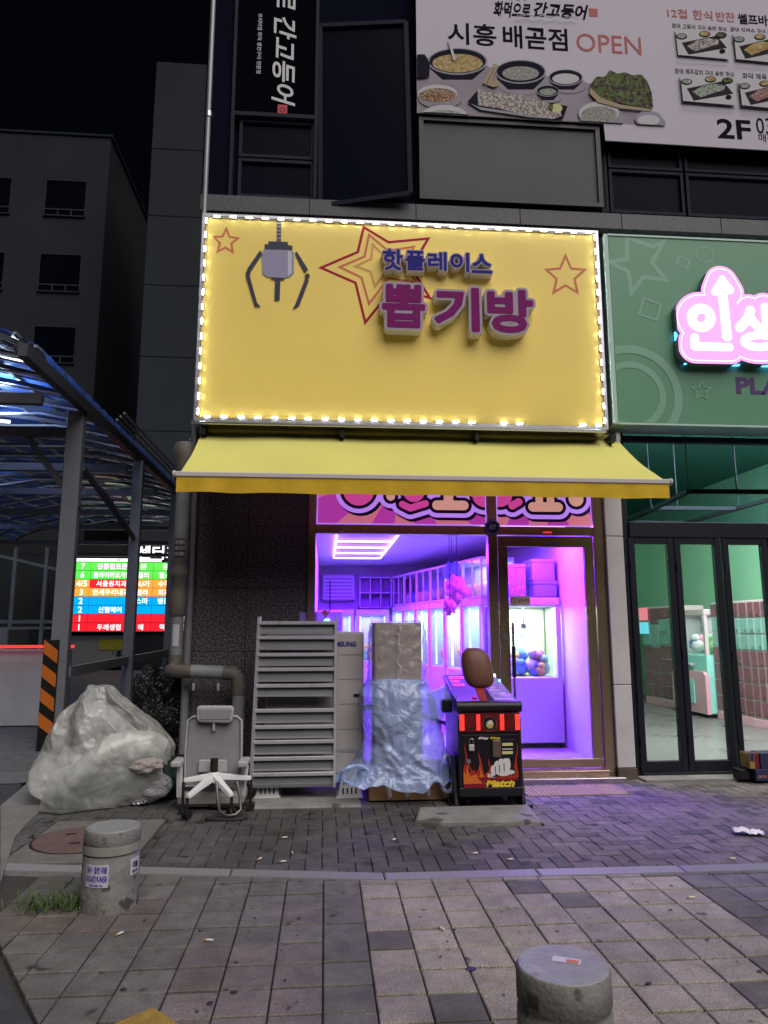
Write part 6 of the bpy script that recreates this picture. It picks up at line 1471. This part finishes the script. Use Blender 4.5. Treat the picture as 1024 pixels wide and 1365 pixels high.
bol_label(b1, -1.13, -3.0, .1495, .135, .245, 232, 281, lab_w, (('일수 · 월변 대출', .62, .93, .06, .94), ('010-8719-9458', .22, .52, .05, .95), ('당일대출가능', .05, .14, .2, .8)), mat('ink_violet', (.09, .05, .32), .5))
bol_label(b1, -1.13, -3.0, .1495, .17, .255, 325, 352, lab_w, (('대출', .4, .8, .2, .8), ('문의', .1, .3, .2, .8)), ink)
mb = MB(); curved_label(mb, -1.13, -3.0, .1492, .285, .33, 200, 360, 24); obj('tape_band', mb, mat('grey_tape', (.26, .25, .23), .5, var=.2), b1)
mb = MB(); a = R(-25); q = [(pB.x+.02+(u*math.cos(a)-v*math.sin(a)), -4.73+(u*math.sin(a)+v*math.cos(a)), .3866) for u, v in ((-.045, -.02), (.045, -.02), (.045, .02), (-.045, .02))]
mb.add(q, [(0, 1, 2, 3)]); sk = obj('sticker', mb, lab_w, b2)
mb = MB(); q = [(pB.x+.02+(u*math.cos(a)-v*math.sin(a)), -4.73+(u*math.sin(a)+v*math.cos(a)), .3874) for u, v in ((0, -.016), (.038, -.016), (.038, .008), (0, .008))]; mb.add(q, [(0, 1, 2, 3)]); obj('orange_print', mb, mat('ink_orange', (.5, .15, .05), .5), sk)

# ---- litter
fil = mat('butt_white', (.6, .58, .55), .7); ora = mat('butt_orange', (.45, .22, .08), .7)
spots_ = [((378, 1117), 20, 'cigarette butt nearest the concrete pad on the dark bricks'), ((390, 1138), 100, 'cigarette butt lying longways below the grey pad, right one'), ((376, 1149), 10, 'cigarette butt just above the kerb band, middle'), ((345, 1146), 60, 'cigarette butt just above the kerb band, left one'), ((158, 1246), 55, 'cigarette butt on a tile right of the left bollard'), ((277, 1254), -10, 'cigarette butt lying crosswise on the grey tiles'), ((588, 1238), -60, 'cigarette butt with orange filter on the dark tile'), ((920, 1197), 0, 'cigarette butt on the pale tiles at right'), ((679, 1146), 5, 'cigarette butt above the kerb under the punching machine slab'), ((632, 1138), 15, 'long thin cigarette butt left of the slab centre'), ((975, 1145), 0, 'cigarette butt below the crumpled tissue'), ((524, 1120), 40, 'cigarette butt left of the concrete slab')]
proto_b = None
for (px, py), a, lab in spots_:
    p = gr(px, py, .004)
    if proto_b is None:
        t = thing('cigarette_butt', (0, 0, 0), lab, 'cigarette butt', 'cigarette butts on the pavement'); mb = MB(); mb.cyl((-.004, 0, .005), (.026, 0, .005), .0055, n=8); obj('paper', mb, fil, t); mb = MB(); mb.cyl((-.018, 0, .005), (-.004, 0, .005), .0056, n=8); obj('filter', mb, ora, t); proto_b = t; t.location = (p.x, p.y, .003); t.rotation_euler = (0, 0, R(a))
    else: dup(proto_b, (p.x, p.y, .003), lab, R(a))
p = gr(998, 1112); mb = MB(); V = []; n = 14
for j in range(n+1):
    for i in range(n+1):
        u, v = i/n-.5, j/n-.5; V.append((p.x+u*.19+v*.04, p.y+v*.10-u*.05, .008+.05*abs(noise.noise(Vector((u*5, v*5, 2))))+.03*max(0, .4-abs(u+.3))))
mb.add(V, [(j*(n+1)+i, j*(n+1)+i+1, (j+1)*(n+1)+i+1, (j+1)*(n+1)+i) for j in range(n) for i in range(n)]); obj('tissue', mb, mat('tissue_white', (.75, .72, .8), .8), label='crumpled white tissue lying on the bricks at the right edge', cat='tissue')
gum = mat('gum_stain', (.035, .03, .045), .6); mb = MB(); r = random.Random(11)
G_ = [(628, 1291, .024), (605, 1239, .012), (668, 1215, .008), (560, 1222, .008), (743, 1241, .010), (895, 1180, .010), (865, 1310, .013), (1013, 1294, .012), (943, 1252, .011), (843, 1178, .009), (312, 1322, .016), (280, 1336, .014), (165, 1318, .014), (310, 1207, .009), (340, 1223, .009), (267, 1240, .010), (315, 1282, .010), (193, 1226, .010), (812, 1190, .009), (894, 1212, .011)]
G_ += [(r.uniform(230, 1020), r.uniform(1178, 1350), r.uniform(.004, .008)) for _ in range(45)]
for k, (px, py, rr) in enumerate(G_):
    p = gr(px, py, .0045+.0001*k); V = [(p.x+rr*(1+.25*noise.noise(Vector((k, i, 0))))*math.cos(2*math.pi*i/12), p.y+rr*(.8+.3*noise.noise(Vector((k, i, 4))))*math.sin(2*math.pi*i/12), .0045+.00005*k) for i in range(12)]; mb.add(V, [tuple(range(12))])
obj('gum_stains', mb, gum, sidewalk, kind='stuff')
# weeds round the left bollard
mb = MB(); r = random.Random(4); wc = gr(62, 1212)
for k in range(240):
    bx, by = (wc.x+r.gauss(.02, .12), wc.y+r.gauss(0, .04)) if k < 190 else (-1.30+r.gauss(0, .02), -3.0+r.gauss(0, .10))
    a = r.uniform(0, 6.28); l = r.uniform(.04, .17); h = l*r.uniform(.2, .75); w_ = r.uniform(.0015, .003); dx, dy = math.cos(a), math.sin(a)
    P0, P1, P2 = Vector((bx, by, .002)), Vector((bx+dx*l*.45, by+dy*l*.45, h)), Vector((bx+dx*l, by+dy*l, h*.65)); s_v = Vector((-dy, dx, 0))*w_
    mb.add([P0-s_v, P0+s_v, P1+s_v, P1-s_v, P2], [(0, 1, 2, 3), (3, 2, 4)])
obj('weeds', mb, mat('weed_green', (.07, .11, .03), .7, var=.4, scale=30), kind='stuff', label='thin grass growing in the joint beside the left bollard')
# small black socket box at the granite foot
# ================================================================ LEFT: CANOPY, LIT DIRECTORY, BUILDINGS
stl = mat('canopy_steel', (.07, .07, .085), .45, metal=.2, var=.15, scale=3); stw = mat('canopy_rafter', (.34, .34, .36), .4, metal=.3)
blu = mat('blue_polycarbonate', (.05, .16, .75), .14, spec=.7, var=.3, scale=1.2, bump=.15, bscale=3, trans=.06)
cn = thing('ramp_canopy', (-5.8, 6, 0), 'curved blue polycarbonate canopy on grey steel posts over the parking ramp', 'canopy')
CX, CZ, CH, CW = -6.9, 4.12, .75, 3.7     # vault: centre, springing height, rise, half width
def arc(s, dz=0): return (CX+CW*math.cos(s), CZ+.25+dz+CH*math.sin(s))     # s 0 (right) .. pi (left)
YS = [.8, 1.5, 2.2, 2.9, 3.6, 4.3, 5.0, 5.7, 6.4, 7.2, 8.0, 8.8, 9.6, 10.4, 11.2, 12.3, 13.4, 14.5, 15.6, 16.8, 18.0]
NA = 15
for yi, y in enumerate(YS):
    mb = MB(); pts = [Vector((arc(math.pi*i/24)[0], y, arc(math.pi*i/24)[1])) for i in range(25)]
    for a_, b_ in zip(pts, pts[1:]): mb.bar(a_, b_, .035, .06)
    obj('arch_rib', mb, stl, cn)
    if yi % 3 == 2 or yi == 0: mb = MB(); mb.box(CX-CW, CX+CW, y-.05, y+.05, 3.95, 4.07); obj('tie_beam', mb, stl, cn)
for k in range(1, NA):
    s = math.pi*k/NA; x, z = arc(s, .075); mb = MB(); mb.box(x-.02, x+.02, YS[0]-.1, YS[-1]+.1, z-.015, z+.015); obj('purlin', mb, stw, cn)
for yi in range(len(YS)-1):
    for k in range(NA):
        s0, s1 = math.pi*k/NA, math.pi*(k+1)/NA; y0, y1 = YS[yi]+.03, YS[yi+1]-.03; mb = MB(); V = []
        for j in range(5):
            s = s0+(s1-s0)*(.04+.92*j/4)
            for q in range(7):
                t = q/6; x, z = arc(s, .10+.035*math.sin(math.pi*t)*math.sin(math.pi*j/4)-.012*math.sin(q*2.2+k)); V.append((x, y0+(y1-y0)*t, z))
        F = [(j*7+q, j*7+q+1, (j+1)*7+q+1, (j+1)*7+q) for j in range(4) for q in range(6)]; mb.add(V, F, True); obj('roof_sheet', mb, blu, cn)
lt = thing('canopy_lamp', (-6, 4.2, 3.9), 'white fluorescent tube lamps hung under the blue canopy at the left edge', 'light')
tw_ = mat('cold_tube', (1, 1, 1), .4, emit=(.8, .9, 1), es=9)
for Y_, py_ in ((3.0, 531), (4.3, 562), (10, 655), (14.5, 700)):  # the two far tubes are unseen, added to light the rear roof
    p = at(9 if Y_ < 6 else -60, py_, Y_); mb = MB(); mb.cyl((p.x-1.3, Y_, p.z+.03), (p.x+.05, Y_, p.z), .022, n=10); obj('tube', mb, tw_, lt); lamp('tube_glow', (p.x-.6, Y_, p.z+.04), (1.2, .1), 75, (.6, .8, 1), lt, (R(180), 0, 0)); lamp('tube_glow', (p.x-.6, Y_, p.z-.04), (1.2, .1), 14, (.7, .85, 1), lt)
# diagonal struts inside the vault
for y0, y1 in zip(YS[:-1], YS[1:]):
    for s0, s1 in ((.25, .9), (.9, 1.6), (1.6, 2.3)):
        a_, b_ = arc(s0, -.06), arc(s1, -.06); mb = MB(); mb.bar((a_[0], y0, a_[1]), (b_[0], y1, b_[1]), .03, .03); obj('brace', mb, stw, cn)
# eave gutter and rail
mb = MB(); mb.bar((-3.2, .2, 4.36), (-3.2, 18.2, 4.36), .10, .14); obj('eave_beam', mb, stl, cn)
for k in range(3): mb = MB(); mb.bar((-3.08+.05*k, 3.2, 4.50+.05*k), (-3.08+.05*k, 9, 4.50+.05*k), .03, .03); obj('gutter_rib', mb, stw, cn)
for y, w_, q in ((2.2, .21, -.1), (5.0, .17, 0), (8.0, .17, 0), (11.0, .15, 0), (14, .15, 0), (17, .15, 0)): 
    mb = MB(); mb.cbox(-3.2+q-w_/2, -3.2+q+w_/2, y-.06, y+.06, -.02, 4.3, .006); obj('post', mb, mat('post_grey', (.20, .20, .23), .4, var=.1), cn)
for y in (2.2, 5.0): mb = MB(); mb.bar((-3.2, y, 3.0), (-3.95, y, 4.0), .07, .07) ; obj('knee_brace', mb, stl, cn)
mb = MB(); mb.bar((-3.2, 2.26, .93), (-3.2, 8, .99), .05, .13); obj('side_rail', mb, mat('post_grey', (0, 0, 0)), cn)
mb = MB(); mb.bar((-3.2, 2.26, 3.2), (-3.2, 5, 3.9), .05, .06); mb2 = MB(); mb2.bar((-3.2, 2.26, 3.55), (-3.2, 5.0, 2.95), .05, .07); obj('side_brace', mb2, stl, cn)
# hazard wrap on the near post
mb = MB(); hz = thing('hazard_guard', (-3.2, 2.2, 0), 'black and orange striped guard wrapped round the nearest canopy post', 'guard')
mb = MB(); x0, x1 = at(65, 960, 2.08).x, at(83, 900, 2.08).x; z1 = at(80, 853, 2.08).z; x0, x1 = -3.47, -3.29
mb.cbox(x0, x1, 2.10, 2.135, .0, z1, .004); obj('board', mb, mat('guard_black', (.012, .012, .012), .5), hz)
for k in range(4): 
    z = .17+.29*k; P_ = [(x0+.004, z+.13), (x0+.004, z+.29), (x1-.004, z+.16), (x1-.004, z)]; mb = MB(); mb.y = 2.099; mb.poly(P_); obj('stripe', mb, mat('guard_orange', (.60, .15, .02), .5), hz)
# white ramp wall with red light bar
wl = thing('ramp_wall', (-6, 4.6, 0), 'white painted parapet wall of the parking ramp at the left', 'wall')
zt_ = at(30, 866, 4.5).z; xr_ = at(66, 900, 4.5).x
mb = MB(); mb.cbox(-9.5, xr_, 4.5, 4.75, 0, zt_, .01); obj('parapet', mb, mat('wall_white', (.50, .49, .53), .7, var=.12, scale=2, spots=((.2, .19, .19), 3, .68)), wl)
ba = thing('barrier_arm', (-5, 4.4, 1.2), 'glowing red barrier light bar along the top of the white wall', 'barrier')
z_ = at(30, 862, 4.35).z; mb = MB(); mb.bar((-9.5, 4.38, z_), (at(98, 862, 4.35).x, 4.38, z_), .04, .045); obj('arm', mb, mat('barrier_red', (.6, .05, .04), .4, emit=(1, .06, .04), es=1.0), ba)
p = at(92, 885, 4.5); mb = MB(); mb.cbox(p.x-.06, p.x+.06, 4.34, 4.44, 0, z_-.04, .01); obj('arm_post', mb, stw, ba)
# thin fence beyond
fe = thing('ramp_fence', (-7, 8.5, 0), 'thin pale steel fence beyond the white ramp wall', 'fence')
for px in (18, 60, -20): p = at(px, 780, 8.5); mb = MB(); mb.box(p.x-.035, p.x+.035, 8.47, 8.53, 0, at(px, 730, 8.5).z); obj('fence_post', mb, mat('fence_pale', (.38, .40, .40), .4), fe)
z1 = at(30, 831, 8.5).z
for z, h in ((z1, .07), (z1-.12, .05)): mb = MB(); mb.box(-10.5, at(75, 831, 8.5).x, 8.48, 8.52, z, z+h); obj('rail', mb, mat('fence_pale', (0, 0, 0)), fe)
a_, b_ = at(-20, 736, 8.5), at(84, 761, 8.5); mb = MB(); mb.bar(a_, b_, .04, .06); obj('top_rail', mb, mat('fence_pale', (0, 0, 0)), fe)
# annex building with the lit floor directory
an = thing('annex_building', (-5, 21, 0), 'dark building behind the canopy carrying the lit floor directory', 'building')
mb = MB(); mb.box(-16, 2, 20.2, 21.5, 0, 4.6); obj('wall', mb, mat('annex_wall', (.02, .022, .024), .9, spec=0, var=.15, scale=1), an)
mb = MB(); a_, b_ = at(98, 912, 20.1), at(262, 846, 20.1); mb.box(a_.x-.6, b_.x+.3, 20.08, 20.2, .2, b_.z-.03); obj('grey_fascia', mb, mat('fascia_grey', (.30, .29, .29), .6, var=.08), an)
mb = MB(); a_, b_ = at(132, 858, 20.07), at(262, 851, 20.07); mb.box(a_.x, b_.x, 20.062, 20.078, at(180, 866, 20.07).z, at(180, 852, 20.07).z); obj('yellow_band', mb, mat('band_yellow', (.42, .36, .04), .5), an)
mb = MB()
def An(s, x0, x1, y0, y1, Y=20.05, off=.03): a_, b_ = at(x0, y1, Y), at(x1, y0, Y); text(mb, s, a_.x, b_.x, a_.z, b_.z, Y, off)
An('상가로 찾은 고객님', 172, 214, 855, 863, 20.055); An('* 주차 및 할인 안내', 148, 216, 867, 878, 20.055); obj('fascia_lettering', mb, ink, an)
dsn = thing('floor_directory', (-5, 20, 1.4), 'brightly lit floor directory board in green, orange, blue and red rows', 'sign')
DY = 19.95
def Dp(x, y): p = at(x, y, DY); return p.x, p.z
def em(n, c, e): return mat(n, c, .5, emit=c, es=e)
EG, EO, EB, ER, EW = em('dir_green', (.10, .72, .07), 1.0), em('dir_orange', (.95, .36, .05), 1.0), em('dir_blue', (.0, .38, .85), 1.0), em('dir_red', (.85, .015, .03), 1.0), em('dir_white', (1, 1, 1), 1.35)
xL, xR = Dp(98, 790)[0], Dp(272, 790)[0]; zT, zB_ = Dp(100, 749)[1], Dp(100, 842)[1]
mb = MB(); mb.box(xL-.05, xR+.05, DY+.005, 20.1, zB_-.04, zT+.17); obj('backing', mb, black, dsn)
cols_ = [0, .12, .45, .60, .78, 1.0]
rows_ = [('7', EG, ['킹콩점프존', '본', '원', '방탈출']), ('6', EG, ['클라이머요가원', '갤러', '헬스', '클래이스']), ('4/5', EO, ['서울원치과', '4U가', '수학', '해법수학']), ('3', EO, ['연세우리내과', '필라', '치과', '두드림']), ('2', EB, [' ', '스마', '병원', '스노우']), ('2', EB, ['신혈헤어', ' ', ' ', '헤어그린']), ('1', ER, [' ', ' ', ' ', '국수나']), ('1', ER, ['두레생협', '해', '떡', '장 독'])]
H_ = (zT-zB_)/8
for k, (n_, m_, cells) in enumerate(rows_):
    z1 = zT-H_*k-.008; z0 = zT-H_*(k+1)+.008
    for q in range(5):
        a_ = xL+(xR-xL)*cols_[q]+.008; b_ = xL+(xR-xL)*cols_[q+1]-.008; mb = MB(); mb.box(a_, b_, DY-.02, DY, z0, z1); o = obj('directory_cell', mb, ER if (k == 2 and q == 1) else m_, dsn)
        s = n_ if q == 0 else cells[q-1]
        if s.strip():
            gb_ = glyphs(s, .012)[3]; w_ = min((b_-a_)*.86, (z1-z0-.08)*(gb_[1]-gb_[0])/(gb_[3]-gb_[2])); c = (a_+b_)/2; mb = MB(); text(mb, s, c-w_/2, c+w_/2, z0+.04, z1-.04, DY-.024, .012); obj('lettering', mb, EW, o)
mb = MB(); mb.box(xL, xL+(xR-xL)*.66, DY-.02, DY, zT+.02, zT+.13); hd_ = obj('header', mb, EW, dsn); mb = MB(); text(mb, 'WELCOME', xL+.85, xL+1.7, zT+.045, zT+.11, DY-.024, .02); obj('header_lettering', mb, ink, hd_)
mb = MB(); a_ = Dp(183, 745); b_ = Dp(262, 728); text(mb, '센터프라자', a_[0], a_[0]+2.6, a_[1]-.02, b_[1], DY-.024, .02); obj('name_lettering', mb, EW, dsn)
p = at(210, 925, 10); mb = MB(); mb.cbox(p.x-.25, p.x+.12, 9.9, 10.2, 0, at(210, 896, 9.9).z, .02); t = obj('meter_cabinet', mb, mat('cabinet_pale', (.45, .52, .55), .5, var=.1), label='pale meter cabinet standing behind the black garbage bag', cat='cabinet')
mb = MB(); mb.cbox(p.x+.14, p.x+.26, 9.9, 10.1, 0, at(225, 880, 9.9).z, .02); obj('pillar', mb, mat('pillar_mint', (.4, .55, .52), .5), label='narrow pale green pillar left of the drain pipe', cat='pillar')
# parking hut far left
p = at(-5, 850, 7); mb = MB(); mb.cbox(-9, at(10, 850, 7).x, 7, 8, 0, at(5, 838, 7).z, .02); obj('booth', mb, mat('booth_beige', (.30, .29, .27), .6), label='pale booth corner beyond the white ramp wall at the left edge', cat='booth')

# ---- apartment block and towers behind
def at_y(px, py, Y): return at(px, py, Y)
ap = thing('apartment_building', (-16, 25, 0), 'dark grey apartment block with small square windows at the left', 'building')
AY = 25.0; apm = mat('apartment_unlit_grey', (.027, .030, .035), .9, spec=0, var=.12, scale=.6);  # wall colour darkened to imitate a far block the street light misses
xr_ = (at(148, 182, AY).x+at(120, 600, AY).x)/2; zt_ = at(70, 180, AY).z
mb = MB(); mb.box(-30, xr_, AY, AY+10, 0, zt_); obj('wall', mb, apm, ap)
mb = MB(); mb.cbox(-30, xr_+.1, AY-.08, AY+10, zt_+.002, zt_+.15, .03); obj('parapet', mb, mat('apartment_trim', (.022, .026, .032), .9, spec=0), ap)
wfm = mat('apartment_frame', (.035, .038, .045), .8, spec=0)
tf = None
cols = [(63, 113, 243, 287), (54, 105, 341, 388), (47, 98, 437, 483), (40, 92, 530, 575)]
for k, (wx0, wx1, wy0, wy1) in enumerate(cols):
    a_, b_ = at(wx0, wy1, AY), at(wx1, wy0, AY); W0, W1 = -13.45, -11.62
    for sft in (0, -3.45, -6.9):
        x0, x1, z0, z1 = W0+sft, W1+sft, a_.z, b_.z
        mb = MB(); f = .05; mb.box(x0-f, x1+f, AY-.05, AY-.001, z1, z1+f); mb.box(x0-f, x1+f, AY-.10, AY-.001, z0-f, z0); mb.box(x0-f, x0, AY-.05, AY-.001, z0, z1); mb.box(x1, x1+f, AY-.05, AY-.001, z0, z1)
        zz_ = z0+(z1-z0)*.18; mb.box(x0, x1, AY-.045, AY-.005, zz_-.03, zz_+.03)
        for q in (1, 2): X = x0+(x1-x0)*q/3; mb.box(X-.03, X+.03, AY-.045, AY-.005, z0, zz_-.03)
        w_ = obj('window', mb, wfm, ap); mb = MB(); mb.box(x0, x1, AY-.02, AY-.008, z0, z1); obj('pane', mb, mat('apartment_glass', (.002, .003, .006), .5, spec=0), w_)
tw = thing('tower_block', (-6, 20, 0), 'tall windowless grey tower slab directly left of the shop building', 'building')
TY = 20; xl_ = (at(205, 82, TY).x+at(190, 500, TY).x)/2
mb = MB(); mb.box(xl_, 3, TY, TY+8, 0, at(205, 82, TY).z); obj('wall', mb, mat('tower_unlit_grey', (.031, .035, .040), .9, spec=0, var=.1, scale=.5), tw)  # lack of street light is put into the tower's dark base colour
for z in (6, 9, 12, 15, 18, 21): mb = MB(); mb.box(xl_-.005, 3, TY-.012, TY-.001, z, z+.03); obj('floor_joint', mb, mat('tower_joint', (.015, .017, .02), .9, spec=0), tw)
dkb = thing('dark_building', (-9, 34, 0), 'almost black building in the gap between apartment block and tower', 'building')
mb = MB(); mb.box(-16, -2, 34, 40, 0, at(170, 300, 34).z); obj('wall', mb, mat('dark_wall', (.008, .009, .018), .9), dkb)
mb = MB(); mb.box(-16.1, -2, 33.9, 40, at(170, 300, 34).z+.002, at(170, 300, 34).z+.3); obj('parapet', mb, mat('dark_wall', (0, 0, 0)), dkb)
